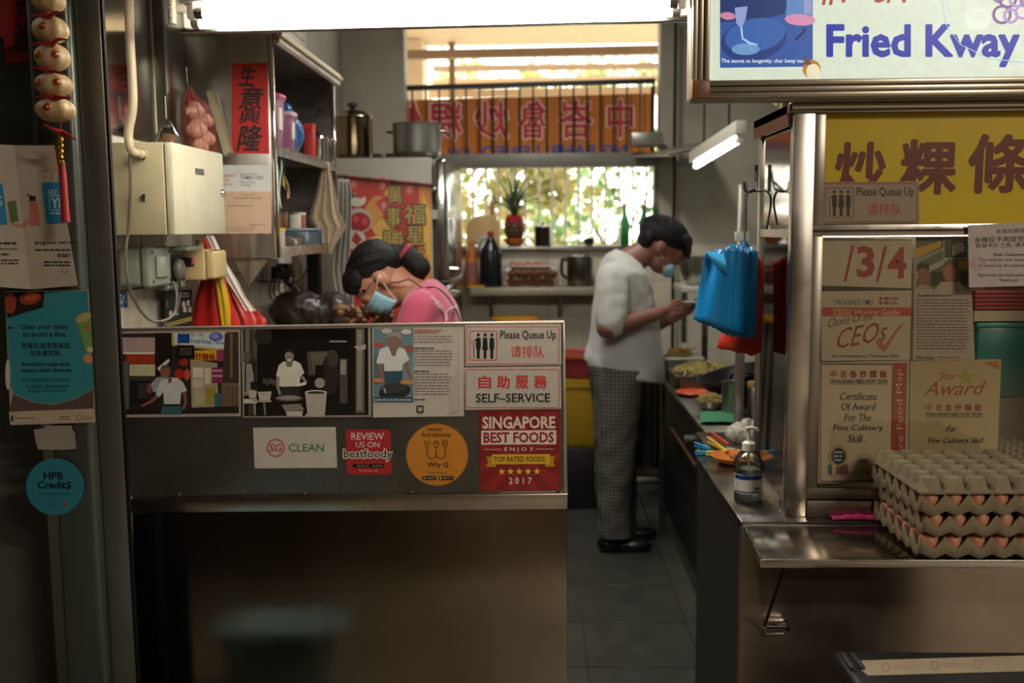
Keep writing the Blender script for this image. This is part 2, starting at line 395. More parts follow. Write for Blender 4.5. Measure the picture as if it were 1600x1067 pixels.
bt = M('cream_tile_glaze', '#c4baa6', .3, var=.06, vscale=4); btm = None
for j in range(0, 10):
    for k in range(0, 6):
        x, z = -.80 + j*.21, zs - .212 - k*.21
        if btm is None: o = MB().box((.001, -.008, .001), (.209, 0, .209)).build('wall_tile', bt, None, bevel=.001, seg=1); btm = o.data
        else: o = bpy.data.objects.new('wall_tile', btm); COL.objects.link(o)
        o.location = (x, YB, z); o.parent = wb
# stall ceiling and hall shell
structure(MB().box((XL-.15, 2.3, ZC), (XR+.15, YB+.15, ZC+.1)).build('ceiling', M('stall_ceiling_board', '#6e6557', .8, var=.1)))
hall = structure(MB().box((-7, -7, 3.6), (7, 2.3, 3.75)).build('ceiling_hall', M('hall_ceiling', '#6e675a', .9)))
structure(MB().box((-7, -7.1, 0), (7, -7, 3.6)).build('wall_hall_rear', M('hall_wall', '#6a5a48', .9, var=.2)))
structure(MB().box((-7.1, -7, 0), (-7, 2.6, 3.6)).build('wall_hall_left', M('hall_wall', '#6a5a48')))
structure(MB().box((7, -7, 0), (7.1, 2.6, 3.6)).build('wall_hall_right', M('hall_wall', '#6a5a48')))
structure(MB().box((-7, 2.58, 0), (XL-.15, 2.68, 3.6)).build('wall_neighbour_left', M('neighbour_board', '#4a4841', .6, var=.1)))
structure(MB().box((XR+.15, 2.5, 0), (7, 2.6, 3.6)).build('wall_neighbour_right', M('neighbour_board', '#4a4841')))
zh = at(700, 18, 2.5).z
structure(MB().box((XL-.15, 2.42, 2.18), (XR+.3, 2.55, 3.6)).build('wall_fascia', M('fascia_board', '#6a5c49', .7, var=.1)))
# left pillar: clad in steel, with a corner strip
PX0, PX1, PX2 = at(136, 370, 2.36).x, at(174, 370, 2.36).x, at(178, 370, 2.36).x
pl = structure(MB().box((-1.19, 2.335, 0), (PX0-.001, 2.40, 2.9)).build('pillar_left', M('pillar_sheet', '#51554d', .36, .6, var=.10, vscale=3, rvar=.1), None, bevel=.018, seg=4), 'steel clad pillar with taped posters')
pw = structure(MB().box((-1.55, 2.44, 1.40), (-1.192, 2.56, 3.4)).build('wall_pillar_panel', M('pillar_sheet')))
structure(MB().box((PX0, 2.36, 0), (PX1, 2.378, 2.9)).build('trim_1', M('pillar_strip', '#6f6c62', .4, .7, var=.08), None, bevel=.003), 'narrow steel corner strip of the pillar')
structure(MB().box((PX1, 2.364, 0), (PX2, 2.376, 2.9)).build('trim_2', BLACKM), 'black rubber seam beside the corner strip')

# ================================================================ WINDOW, RAILING, OUTSIDE
win = structure(thing('window_1', 'barred window over the back shelf', None, (0, YB, zs)))
fm = M('window_frame_paint', '#77746a', .5, .3, var=.1)
MB().box((wx0, YB-.02, zt), (wx1, YB+.15, zu)).build('transom', fm, win, bevel=.004)
MB().box((wx0-.05, YB-.06, zs-.03), (wx1+.05, YB+.06, zs)).build('window_sill', M('sill_steel', '#9b978c', .3, .8, var=.1), win, bevel=.003)
MB().box((wx1-.03, YB+.01, zs), (wx1, YB+.10, zt)).build('window_jamb', fm, win)
barm = M('grille_bar', '#a8a294', .45, .4); bars_px = [740, 761, 780, 800, 821, 842, 863, 884, 904, 925, 946, 967, 988, 1009]
for px in bars_px:
    x = at(px, 320, YB+.06).x; MB().cyl((x, YB+.06, zs), (x, YB+.06, zt), .0065, seg=8).build('bar', barm, win)
for px in (700, 720):
    x = at(px, 320, YB+.06).x; MB().cyl((x, YB+.06, zs), (x, YB+.06, zt), .0065, seg=8).build('bar', barm, win)
gr = thing('railing_grille', 'dark metal railing with upright bars above the window', 'railing', (0, YB+.10, zu))
gm = M('railing_paint', '#2c2b27', .5, .3); YR = YB+.10
zr = at(800, 132, YR).z
MB().hexa([at(575, 143, YR), at(1024, 130, YR), at(1024, 130, YR)+V((0, .03, 0)), at(575, 143, YR)+V((0, .03, 0)), at(575, 135, YR), at(1024, 122, YR), at(1024, 122, YR)+V((0, .03, 0)), at(575, 135, YR)+V((0, .03, 0))]).build('top_rail', gm, gr)
for i in range(22):
    px = 581 + i*21.0; p = at(px, 140-(px-575)*.029, YR+.015)
    if px > 1024: break
    MB().cyl((p.x, p.y, zu), p, .006, seg=8).build('bar', gm, gr)
for px in (576, 1020):
    p = at(px, 136, YR+.015); MB().box((p.x-.012, YR, zu), (p.x+.012, YR+.03, p.z)).build('post', gm, gr)
# orange banner seen from behind
YBN = YB+.22; bp = front(YBN)
bn, ink = sheet('banner', 'orange cloth banner with reversed red characters behind the railing', 'banner', bp, [(580, 158), (1018, 146), (1018, 246), (580, 250)], '#c46a1c', .002, M('banner_cloth', '#c47a30', .7, var=.06, vscale=10, trans=0))
for ch, x0, x1 in (('粿', 672, 720), ('條', 608, 657), ('炒', 742, 793), ('魯', 812, 852), ('峇', 875, 925), ('中', 950, 988)):
    for k, c in ((.055, '#f2c6b0'), (.02, '#c83a40')): ink.text(ch, x0-(k-.02)*30, 158-(k-.02)*30+(800-x0)*.01, x1+(k-.02)*30, 216+(k-.02)*30+(800-x0)*.01, c, k, mirror=True)
for s_, x0, x1 in (('FRIED KWAY TEOW', 560, 832), ('TIONG BAHRU', 842, 1110)):
    pass
ink.text('KW', 699, 231, 734, 245, '#4a5ba0', .03, mirror=True); ink.text('FRIED', 752, 228, 828, 245, '#4a5ba0', .03, mirror=True)
ink.text('BAHRU', 839, 226, 930, 245, '#4a5ba0', .03, mirror=True); ink.text('NG', 941, 225, 978, 243, '#4a5ba0', .03, mirror=True)
ink.build(bn, print_mat('banner_ink', .7)); cloth_lit('', M('banner_cloth'), .20); cloth_lit('', print_mat('banner_ink'), .20)
for px, py in ((597, 158), (1003, 148)):
    q = at(px, py, YBN-.001); MB().tube([q, V((q.x, YR+.034, at(px, 140-(px-575)*.029, YR).z)), V((q.x, YR+.03, at(px, 136-(px-575)*.029, YR).z))], .004, 6).build('tie_cord', WHITEP, bn)
# covered walkway outside
YO = 8.2
cream = M('walkway_paint', '#d9c4a8', .7, var=.05)
structure(MB().box((-6, YB+.15, 3.05), (6, 8.6, 3.2)).build('ceiling_walkway', cream))
structure(MB().box((-8, YB+.2, -.12), (8, 16, -.02)).build('ground_outside', M('garden_ground', '#b5ad8c', .9, var=.2)))
a, b = at(572, 100, YO), at(661, 100, YO)
tag(MB().box((a.x-.3, YO, 0), (b.x, YO+.4, 3.05)).build('walkway_column', cream, None, bevel=.02), 'cream concrete column outside behind the railing', 'column')
bmat = M('beam_brown', '#8b7258', .6, var=.1)
def pxbeam(name, label, x0, y0a, y0b, x1, y1a, y1b, Y, m, d=.08):
    q = [at(x0, y0b, Y), at(x1, y1b, Y), at(x1, y1a, Y), at(x0, y0a, Y)]
    return tag(MB().prism(q, (0, d, 0)).build(name, m), label, 'beam')
pxbeam('walkway_beam', 'brown beam crossing under the walkway ceiling outside', 500, 81, 94, 1110, 68, 82, 7.2, bmat)
ss_ = thing('sunshade_screen', 'brown and tan slatted sunshade screen beyond the walkway', 'sunshade', at(1075, 1000, 9.0)); ss_.location.z = 0
for x0_, ya, yb, x1_, yc, yd, Y_, m_ in ((676, 102, 111, 1076, 97, 105, 9.0, bmat), (676, 124, 132, 1076, 116, 125, 9.0, M('slat_tan', '#b39a78', .6)), (640, 141, 153, 1076, 133, 146, 8.8, M('slat_tan', '#b39a78', .6))):
    MB().prism([at(x0_, yb, Y_), at(x1_, yd, Y_), at(x1_, yc, Y_), at(x0_, ya, Y_)], (0, .08, 0)).build('slat', m_, ss_)
q0 = at(1075, 100, 9.02); MB().box((q0.x, 8.79, 0), (q0.x+.06, 9.1, 3.3)).build('post', bmat, ss_)
p = at(706, 100, 8.4); tag(MB().box((p.x-.025, 8.4, 0), (p.x+.025, 8.46, 3.05)).build('walkway_post', bmat), 'thin brown post outside beside the column', 'post')
# trees
leafm = []
for k, c in enumerate(('#9aa662', '#aea468', '#7f9a5c', '#bcb686', '#5f8250')):
    m = M('leaf_%d' % k, c, .55, var=.15, vscale=3); leafm.append(m)
def tree(name, label, c, r, n, mats, seed, trunk):
    rr = random.Random(seed); t = thing(name, label, 'tree' if 'tree' in name else 'hedge', (c[0], c[1], 0)); mb = MB()
    cl = [(V(c) + V((rr.uniform(-1, 1)*r[0], rr.uniform(-1, 1)*r[1], rr.uniform(-1, 1)*r[2])), rr.uniform(.12, .34)) for _ in range(max(6, n//70))]
    for i in range(n):
        q, cr = rr.choice(cl); p = q + V((rr.gauss(0, 1), rr.gauss(0, 1), rr.gauss(0, 1)))*cr*.6
        l = rr.uniform(.07, .15); R = Euler((rr.uniform(0, 6), rr.uniform(0, 6), rr.uniform(0, 6))).to_matrix()
        mb.mat(rr.randrange(len(mats))); mb.add([p + R @ V(v)*l for v in ((0, -.5, 0), (.36, 0, .1), (0, .5, 0), (-.36, 0, .1))], [(0, 1, 2, 3)])
    o = mb.build('foliage', mats, t, smooth=False); o['kind'] = 'stuff'
    if trunk:
        for tr in trunk: MB().tube(tr[0], tr[1], 8, r1=tr[2]).build('branch', M('bark', '#6b5a46', .9, var=.2), t)
    return t
T1 = at(760, 320, 9.4); T2 = at(965, 310, 11.2); T3 = at(870, 330, 13.0)
tree('tree', 'yellowing leafy tree outside the window behind the pineapple', T1, (.80, .15, .60), 1100, [leafm[1], leafm[3], leafm[0]], 3, [([(T1.x-.3, T1.y, 0), (T1.x-.2, T1.y, .8), (T1.x, T1.y, 1.5), (T1.x+.2, T1.y, 2.3)], .07, .02)])
tree('tree', 'green leafy tree outside the window behind the green bottles', T2, (.85, .15, .75), 1300, [leafm[2], leafm[0], leafm[4]], 5, [([(T2.x+.3, T2.y, 0), (T2.x+.1, T2.y, .9), (T2.x-.3, T2.y, 1.6)], .05, .02), ([(T2.x-.35, T2.y, 1.1), (T2.x+.1, T2.y, 1.45), (T2.x+.45, T2.y, 2.1)], .03, .012)])
tree('tree', 'pale sunlit tree in the middle of the barred window', T3, (.95, .15, .85), 800, [leafm[0], leafm[3]], 8, [([(T3.x, T3.y, 0), (T3.x+.1, T3.y, 1.6)], .05, .03)])
H1 = at(880, 118, 15.0); tree('hedge', 'strip of pale foliage seen through the sunshade slats', H1, (3.0, .2, .08), 1600, [leafm[0], leafm[3]], 9, [([(H1.x+dx_, H1.y, 0), (H1.x+dx_+.05, H1.y, H1.z)], .04, .02) for dx_ in (-2, 0, 2)])
# ================================================================ FRONT TUBE LAMP
def tube_lamp(name, label, a, b, r, strength, col, body_w=.07, body_h=.05, up=(0, 0, 1), off=.03):
    a, b = V(a), V(b); d = (b-a).normalized(); up = V(up); side = d.cross(up).normalized(); up = side.cross(d).normalized()
    t = thing(name, label, 'lamp', (a+b)/2)
    e = .05; MB().cyl(a, b, r, seg=14).build('tube', M('tube_glow_%s' % name + str(strength), col, .4, emit=strength), t)
    A, B = a - d*e, b + d*e
    R = Matrix((d, side, up)).transposed()
    MB().obox((A+B)/2 + up*(off + body_h/2), ((B-A).length, body_w, body_h), R).build('fitting', M('lamp_housing', '#b9b5a8', .4, var=.05), t, bevel=.004)
    for p, s in ((a, -1), (b, 1)):
        MB().cyl(p - d*.012*(-s) if False else p, p + d*s*.018, r*.98, seg=14).build('end_cap', M('lamp_cap', '#6e675c', .35, .8), t)
        MB().obox(p + d*s*.028 + up*off*.4, (.016, body_w*.45, off*2.0), R).build('lamp_holder', WHITEP, t, bevel=.002)
    return t
a, b = at(318, 21, 2.36), at(1046, 4, 2.36)
tube_lamp('tube_lamp', 'front tube of the lit fluorescent pair across the stall', a, b, .0135, TUBE_FRONT, '#fffaf0', .05, .02, off=.022)
a, b = at(312, 36, 2.50), at(1050, 17, 2.50)
tube_lamp('tube_lamp', 'rear tube of the lit fluorescent pair across the stall', a, b, .0135, TUBE_FRONT, '#fffaf0', .05, .02, off=.022)
za, zb = at(286, 24, 2.42).z + .052, at(1080, 6, 2.42).z + .052
xa_, xb_ = at(284, 30, 2.42).x, at(1084, 10, 2.42).x
tag(MB().prism([(xa_, 2.28, za), (xb_, 2.28, zb), (xb_, 2.56, zb), (xa_, 2.56, za)], (0, 0, .012)).build('reflector_tray', M('enamel_white', '#e6e0d2', .35)), 'white enamelled reflector tray over the lit tubes', 'reflector')
tag(MB().prism([at(280, 51, 2.562), at(1082, 32, 2.562), V((xb_, 2.562, zb+.012)), V((xa_, 2.562, za+.012))], (0, .03, 0)).build('header_edge', STEEL_D, None, bevel=.002), 'thin dark steel edge under the front lamp', 'steel edge')
pts = [at(267, -14, 2.46), at(267, 10, 2.46), at(268, 26, 2.46), at(269, 36, 2.46)]
fx = MB()
for i in range(26):
    k = i/25; p = pts[0].lerp(pts[-1], k); fx.cyl(p, p + V((0, 0, -.0022)), .0105 if i % 2 else .0085, seg=12)
c = fx.build('flexible_conduit', M('conduit_cream', '#b3a88d', .5)); tag(c, 'short ribbed cream conduit hanging beside the lamp end', 'conduit'); c['kind'] = 'thing'

# ================================================================ SERVICE COUNTER
CP = Plane((-.2, 2.54, 0), (.038, -1, 0))       # the upright front board stands slightly askew
ct = thing('service_counter', 'stainless steel front counter with upright board covered in notices', 'counter', (-.45, 2.56, 0))
def slab(name, px, plane, th, mat, parent, bevel=.0015, lift=0.0):
    return MB().prism([plane.pt(x, y, lift) for x, y in px], -plane.n*th).build(name, mat, parent, bevel=bevel)
PANEL = M('counter_board_paint', '#57544b', .30, .55, var=.12, vscale=4, rvar=.12, dirt=('#3a3630', 6, .5))
slab('front_board', [(184, 514), (881, 503), (886, 770), (204, 776)], CP, .02, PANEL, ct)
slab('top_edging', [(182, 518), (182, 513), (882, 501.5), (882, 506.5)], CP, .03, M('edge_pink', '#b3a193', .3, .8), ct, lift=.003)
slab('side_edging', [(877, 503), (882, 502), (887, 768), (880, 768)], CP, .022, STEEL, ct, lift=.003)
LOWS = M('lower_counter_sheet', '#7a7163', .15, 1, var=.15, vscale=2.5, rvar=.06, bump=.03, bscale=4, dirt=('#4b3f30', 2.5, .55))
slab('lower_panel', [(206, 790), (886, 786), (888, 1500), (230, 1500)], CP, .03, LOWS, ct)
slab('rail', [(200, 777), (887, 769), (887, 794), (202, 800)], CP, .04, M('counter_rail_sheet', '#a39a8c', .25, 1, var=.15, vscale=7, bump=.16, bscale=16), ct, lift=.012, bevel=.003)
for x, y in ((280, 773), (476, 771), (643, 769), (775, 768), (872, 766)):
    p = CP.pt(x, y, .002); MB().ell(p, .005, 10, 6).build('rivet', M('rusty_rivet', '#4f3726', .5, .6), ct)
a, b = CP.pt(200, 790), CP.pt(886, 790)
MB().box((a.x, a.y+.045, .80), (b.x-.01, a.y+.55, .84)).build('worktop', STEEL, ct)
MB().box((b.x-.025, b.y+.045, .02), (b.x-.012, a.y+.55, .80)).build('side_panel', STEEL_D, ct)
MB().box((a.x, a.y+.53, .02), (b.x-.03, a.y+.55, .80)).build('rear_panel', STEEL_D, ct)

PH = print_mat('glossy_photo', .22, coat=.3, grain=.10); PS = print_mat('sign_print', .35, grain=.05); PW = print_mat('paper_print', .6, grain=.06, wrinkle=.08)
# --- colour photograph
t, k = sheet('photo_print', 'colour photo of a man in white in front of a food stall', 'photo', CP, [(186, 515), (375, 512.5), (376, 650), (190, 652)], '#a89b8a')
k.poly([(190, 521), (373, 518.5), (374, 645), (192, 647)], '#2c2622')
k.rect(190, 527, 243, 552, '#a58b80'); k.rect(190, 550, 242, 553, '#d8c8b4'); k.rect(197, 553, 242, 568, '#a4381d')
for i in range(9): k.rect(198+i*5, 553, 199+i*5, 568, '#6a1d10')
k.rect(203, 569, 246, 592, '#b8ad84'); k.rect(203, 587, 246, 594, '#3c352c'); k.rect(190, 565, 202, 640, '#4f5a54'); k.rect(206, 594, 232, 630, '#1c1a18'); k.rect(216, 598, 230, 622, '#333')
k.poly([(243, 520), (272, 520), (268, 570), (243, 590)], '#1f1714'); k.poly([(246, 575), (264, 560), (266, 564), (250, 580)], '#c8c4b8')
k.poly([(269, 519.5), (356, 518.5), (353, 549), (269, 540)], '#b59b4d'); k.poly([(273, 520), (353, 519.2), (350, 545), (273, 537)], '#b9c4c0'); k.rect(278, 521, 297, 536, '#1c3b80'); k.ell(338, 526, 11, 7, '#5a5fa8'); k.ell(336, 525, 6, 4, '#8d7ab8')
k.text('Fried Kway Teow', 299, 529, 350, 537, '#1d2f6b', .01, sl=.06); k.text('021 5/4', 299, 520, 318, 525, '#803030', .01)
k.rect(277, 539, 304, 559, '#181512'); k.rect(281, 543, 300, 555, '#3a352e'); k.rect(305, 547, 339, 563, '#c79a23'); k.text('炒粿條', 306, 551, 337, 562, '#8d1f19', .03, sl=.06); k.rect(340, 546, 355, 564, '#8a3058')
k.ell(288, 566, 7, 6, '#8d2a20'); k.ell(281, 584, 8, 8, '#a1241c'); k.ell(293, 585, 5, 9, '#b04a3c')
k.poly([(298, 561), (340, 567), (342, 636), (300, 640)], '#9a8a70'); k.rect(302, 574, 318, 590, '#c9bfa8'); k.rect(302, 592, 318, 606, '#b8a98c'); k.rect(304, 608, 319, 632, '#a89f78'); k.rect(322, 604, 338, 630, '#8f8133'); k.rect(320, 575, 330, 600, '#c2b49a'); k.rect(332, 574, 349, 598, '#7d2b50'); k.rect(333, 578, 348, 580, '#c9a9b4'); k.rect(333, 586, 348, 588, '#c9a9b4')
k.poly([(352, 520), (373, 519), (374, 595), (348, 600)], '#3c3026'); k.rect(360, 520, 364, 590, '#6d5a48'); k.rect(346, 598, 373, 640, '#6f5a45'); k.rect(336, 614, 346, 642, '#2a5d6a')
for i in range(5): k.rect(347+i*5.3, 602, 349+i*5.3, 636, '#4c3a2c')
k.poly([(192, 640), (372, 634), (374, 645), (192, 647)], '#241c19')
k.poly([(236, 600), (246, 589), (258, 588), (258, 612), (240, 612)], '#8d9696'); k.ell(234, 607, 4, 8, '#7d4738')
k.poly([(247, 604), (254, 593), (265, 589), (278, 590), (287, 597), (293, 610), (284, 613), (282, 633), (257, 634), (256, 612), (250, 620), (244, 616)], '#b9bab4'); k.poly([(263, 589), (270, 590), (268, 598), (264, 598)], '#7a4433')
k.ell(259, 580, 8, 10, '#80503e'); k.poly([(251, 576), (255, 570), (264, 570), (268, 577), (260, 574)], '#57443c')
k.line([(247, 618), (238, 626), (222, 634)], [5, 4.5, 4], '#84523e'); k.line([(289, 612), (291, 628), (287, 640)], [5, 4.5, 4], '#84523e'); k.poly([(254, 633), (284, 632), (285, 647), (252, 647)], '#33565a'); k.rect(255, 631, 284, 634, '#1a1512')
k.build(t, PH)
# --- black and white photograph
t, k = sheet('photo_print', 'black and white photo of a cook beside a large pot', 'photo', CP, [(377, 512.5), (579, 509.5), (580, 651), (380, 652.5)], '#8f867a')
k.poly([(380, 515), (575, 512), (576, 648), (382, 650)], '#15130f')
k.rect(381, 515, 402, 620, '#3b372e'); k.rect(384, 515, 390, 555, '#6a655a'); k.rect(396, 514, 402, 560, '#4f4a40'); k.rect(402, 514, 545, 530, '#0c0b09'); k.poly([(480, 549), (518, 548), (522, 585), (482, 586)], '#4c473e'); k.poly([(486, 552), (512, 550), (514, 580), (490, 584)], '#5f594e')
k.ell(412, 525, 14, 14, '#2a2722'); k.rect(531, 560, 543, 630, '#4a453c'); k.rect(532, 562, 541, 585, '#8a8478'); k.rect(515, 532, 542, 534.5, '#918b80'); k.ell(516, 585, 14, 32, '#2a2721'); k.ell(520, 560, 9, 14, '#3e3a31')
k.rect(556, 513, 570, 645, '#5d574c'); k.rect(558, 515, 566, 640, '#857d70'); k.rect(570, 513, 575, 645, '#0f0d0b'); k.poly([(553, 541), (572, 538), (572, 545), (560, 548)], '#a39b8d')
k.ell(386, 557, 6, 8, '#5c554a'); k.poly([(381, 566), (392, 565), (398, 590), (398, 615), (381, 618)], '#8d8678'); k.line([(384, 568), (384, 612)], 2, '#14120f'); k.line([(398, 566), (398, 600)], 2, '#14120f'); k.line([(384, 567), (398, 566)], 2, '#14120f')
for i in range(5): k.ell(413+i*5, 595+(i % 2)*2, 2.6, 5, '#4f4a40')
k.rect(392, 596, 402, 608, '#1b1915'); k.poly([(388, 610), (402, 610), (400, 622), (390, 622)], '#aca596'); k.poly([(403, 612), (425, 611), (422, 626), (406, 626)], '#b3ac9c'); k.poly([(381, 623), (402, 623), (402, 630), (381, 630)], '#c4bdad'); k.rect(388, 632, 398, 650, '#3d382f'); k.rect(395, 625, 425, 628, '#9b9486')
k.line([(413, 628), (415, 648)], 3, '#7b7467'); k.line([(398, 630), (399, 648)], 3, '#8f887a')
k.poly([(437, 603), (432, 585), (436, 570), (444, 564), (453, 566), (461, 563), (470, 568), (476, 582), (470, 588), (468, 603), (452, 606)], '#cfc8b8'); k.poly([(446, 564), (459, 563), (456, 573), (449, 573)], '#6f685c')
k.ell(452.5, 556, 7, 10, '#867e70'); k.poly([(445, 552), (447, 545), (458, 545), (460, 553), (452, 549)], '#23201b'); k.poly([(448, 561), (456, 561), (453, 564)], '#d8d2c4')
k.line([(435, 588), (434, 602), (438, 616)], [5, 5, 4], '#8a8274'); k.line([(472, 588), (478, 596), (470, 601)], [5, 5, 4], '#8a8274'); k.poly([(462, 600), (480, 596), (478, 601), (464, 604)], '#d8d2c4'); k.poly([(439, 604), (468, 603), (468, 624), (440, 624)], '#2d2a24')
k.ell(452, 622, 22, 5, '#56504a'); k.ell(452, 621, 18, 3.5, '#8a8478'); k.rect(493, 570, 507, 590, '#171410'); k.ell(500, 598, 8, 8, '#9a9284'); k.poly([(477, 613), (511, 612), (508, 649), (481, 649)], '#aaa394'); k.ell(494, 612.5, 17, 3.5, '#cbc4b4'); k.ell(494, 613, 14, 2.4, '#3a362f')
k.poly([(440, 632), (470, 630), (476, 640), (448, 645)], '#7e776a'); k.poly([(447, 643), (474, 642), (472, 650), (449, 650)], '#b8b1a2'); k.rect(478, 646, 505, 651, '#a8a192')
k.build(t, PH)
# --- newspaper article
t, k = sheet('article_page', 'laminated article page with a cook at a wok', 'notice', CP, [(582, 511), (725, 507.5), (725, 650), (583, 652)], '#b5ac9d')
k.rect(584, 513, 646, 628, '#5c767a'); k.ell(605, 517, 8, 4, '#b9b3a2'); k.ell(635, 518, 8, 4, '#c9c2b0'); k.rect(584, 535, 600, 542, '#a54a3a'); k.rect(632, 540, 646, 550, '#8a4a40'); k.rect(584, 552, 600, 600, '#4a6266'); k.rect(630, 556, 646, 596, '#6d8284')
k.poly([(588, 566), (594, 545), (606, 541), (612, 543), (622, 541), (633, 546), (640, 562), (630, 568), (628, 580), (601, 581), (600, 566), (596, 572)], '#c9c9c4')
k.ell(616, 532, 12.5, 14.5, '#7d6152'); k.poly([(604, 528), (607, 519), (626, 519), (629, 532), (618, 524)], '#8f857a'); k.poly([(608, 543), (622, 542), (618, 556), (613, 556)], '#7a5c4c')
k.line([(593, 568), (597, 585), (600, 606)], [7, 6, 5], '#7d5e4e'); k.line([(634, 567), (638, 580), (643, 592)], [7, 6, 5], '#7d5e4e'); k.poly([(600, 580), (629, 579), (628, 600), (602, 604)], '#1f4450'); k.ell(617, 611, 25, 13, '#14150f', rot=-.15); k.ell(615, 606, 21, 8, '#2c2f2a', rot=-.15); k.ell(591, 594, 9, 3, '#b8763a'); k.ell(636, 597, 11, 3.5, '#bb8138'); k.line([(600, 606), (603, 614)], 1.6, '#cfcfc4'); k.rect(584, 620, 646, 628, '#25485a'); k.lines(585, 622, 645, 627, 1, '#c0c0b8', .35)
k.lines(647, 514, 685, 521, 2, '#a0442e', .55, .1, 3); k.line([(684, 518), (690, 514), (687, 519)], 1, '#222'); k.lines(647, 523, 712, 536, 3, '#5b5348', .3, .2, 4); k.lines(647, 542, 680, 546, 1, '#222', .5); k.lines(647, 546, 712, 573, 6, '#5b5348', .3, .15, 5); k.lines(647, 578, 672, 582, 1, '#222', .5); k.lines(647, 582, 710, 618, 8, '#5b5348', .3, .2, 6); k.lines(647, 622, 665, 626, 1, '#222', .5)
k.poly([(716, 512), (719, 640), (703, 645), (702, 602), (716, 575)], '#a9a294'); k.rrect(651, 633, 662, 645, 1.5, '#1c2b22'); k.text('30', 653, 635.5, 660, 642.5, '#d8d2c4', .02)
k.build(t, PW)
# --- queue and self service signs
def queue_sign(name, label, plane, X, Y, S, mat, col='#b3aa9d', ink2='#191614', red=REDINK):
    f = lambda x: X + x*S; g = lambda y: Y + y*S
    t, k = sheet(name, label, 'sign', plane, [(f(0), g(0)), (f(150), g(-1.4)), (f(150.5), g(62)), (f(.5), g(63.5))], col, .003)
    k.rframe(f(2), g(2), f(147), g(61), 3*S, 1.1*S, red, col); k.rframe(f(7), g(8.5), f(50.5), g(55), 3*S, 1.2*S, red, col)
    for i, x in enumerate((21, 31.5, 42)):
        k.ell(f(x), g(15), 2.4*S, 2.8*S, ink2, 12)
        k.poly([(f(x-3.3), g(19.5)), (f(x+3.3), g(19.5)), (f(x+4), g(33)), (f(x+(4.8 if i == 1 else 3)), g(38)), (f(x+2.2), g(39)), (f(x+2), g(51)), (f(x+3.4), g(52)), (f(x-2.4), g(52)), (f(x-2.2), g(39)), (f(x-(4.8 if i == 1 else 3)), g(38)), (f(x-4), g(33))], ink2)
    k.line([(f(9), g(26)), (f(13.5), g(26)), (f(14), g(51))], 1.1*S, ink2); k.line([(f(18), g(22)), (f(14.5), g(24.5))], 1.8*S, ink2)
    k.text('Please Queue Up', f(55), g(8), f(142), g(25), ink2, .012, sl=-.004); k.text('请排队', f(71.5), g(32), f(123.5), g(50.5), '#c23a35', .004, sl=-.004)
    k.build(t, mat); return t
queue_sign('queue_sign', 'queue sign at the right end of the counter board', CP, 726.5, 508, 1.0, PS)
t, k = sheet('self_service_sign', 'white self-service sign with red border under the queue sign', 'sign', CP, [(725.5, 574), (876, 572), (877, 638), (727, 640)], '#b3aa9d', .003)
k.rframe(727.5, 576.5, 874, 637, 3, 1.1, REDINK, '#b3aa9d')
for i, ch in enumerate('自助服務'): k.text(ch, 748+i*29, 587-i*.2, 767+i*29, 606.5-i*.2, '#c02f2b', .03)
k.text('SELF–SERVICE', 743.7, 614.5, 859.5, 628.5, '#191614', .012, sl=-.006); k.build(t, PS)
# --- best foods sticker
t, k = sheet('award_sticker', 'square red sticker with stars at the corner of the counter board', 'sticker', CP, [(748, 641.5), (875.5, 640), (877, 766), (749.5, 767.5)], '#7a1a1a', .001)
k.poly([(749.5, 643), (874, 641.5), (875, 764.5), (751, 766)], '#7d1a1c')
for i in range(12):
    a0, a1 = 2*PI*(i+.1)/12, 2*PI*(i+.55)/12
    pts = []
    for aa in (a0, a1):
        c_, s_ = math.cos(aa), math.sin(aa); m_ = min(61/max(abs(c_), 1e-3), 61/max(abs(s_), 1e-3)); pts.append((812.5+c_*m_, 704+s_*m_))
    k.poly([(812.5, 715), pts[0], pts[1]], '#8e2320')
k.text('SINGAPORE', 753.5, 650.5, 867.8, 670, '#cfc3b2', .03, sl=-.006); k.rect(752, 672.5, 869, 694.5, '#cfc3b2', -.006); k.text('BEST FOODS', 755.5, 675, 865.5, 692, '#8c1f1e', .03, sl=-.006)
k.text('E N J O Y', 788, 698.5, 834, 706, '#cfc3b2', .015); k.line([(756, 702), (783, 701.7)], .8, '#cfc3b2'); k.line([(838, 701.5), (865, 701.2)], .8, '#cfc3b2')
k.poly([(759.5, 713), (775, 713), (775, 729), (759.5, 729), (763, 721)], '#a9851a'); k.poly([(852, 713), (867.5, 712.5), (864, 720), (867.5, 728.5), (852, 729)], '#a9851a'); k.rect(769, 709.5, 859.5, 725, '#c9a227', -.004); k.text('TOP RATED FOODS', 771.5, 713, 851.5, 721.5, '#5d1714', .02, sl=-.004)
for i in range(5): k.star(784+i*13.7, 736.5-i*.1, 5.8, '#d8b83a')
k.text('2 0 1 7', 795, 745.5, 831, 756, '#cfc3b2', .02); k.build(t, print_mat('vinyl_print', .3, grain=.05))
VIN = print_mat('vinyl_print')
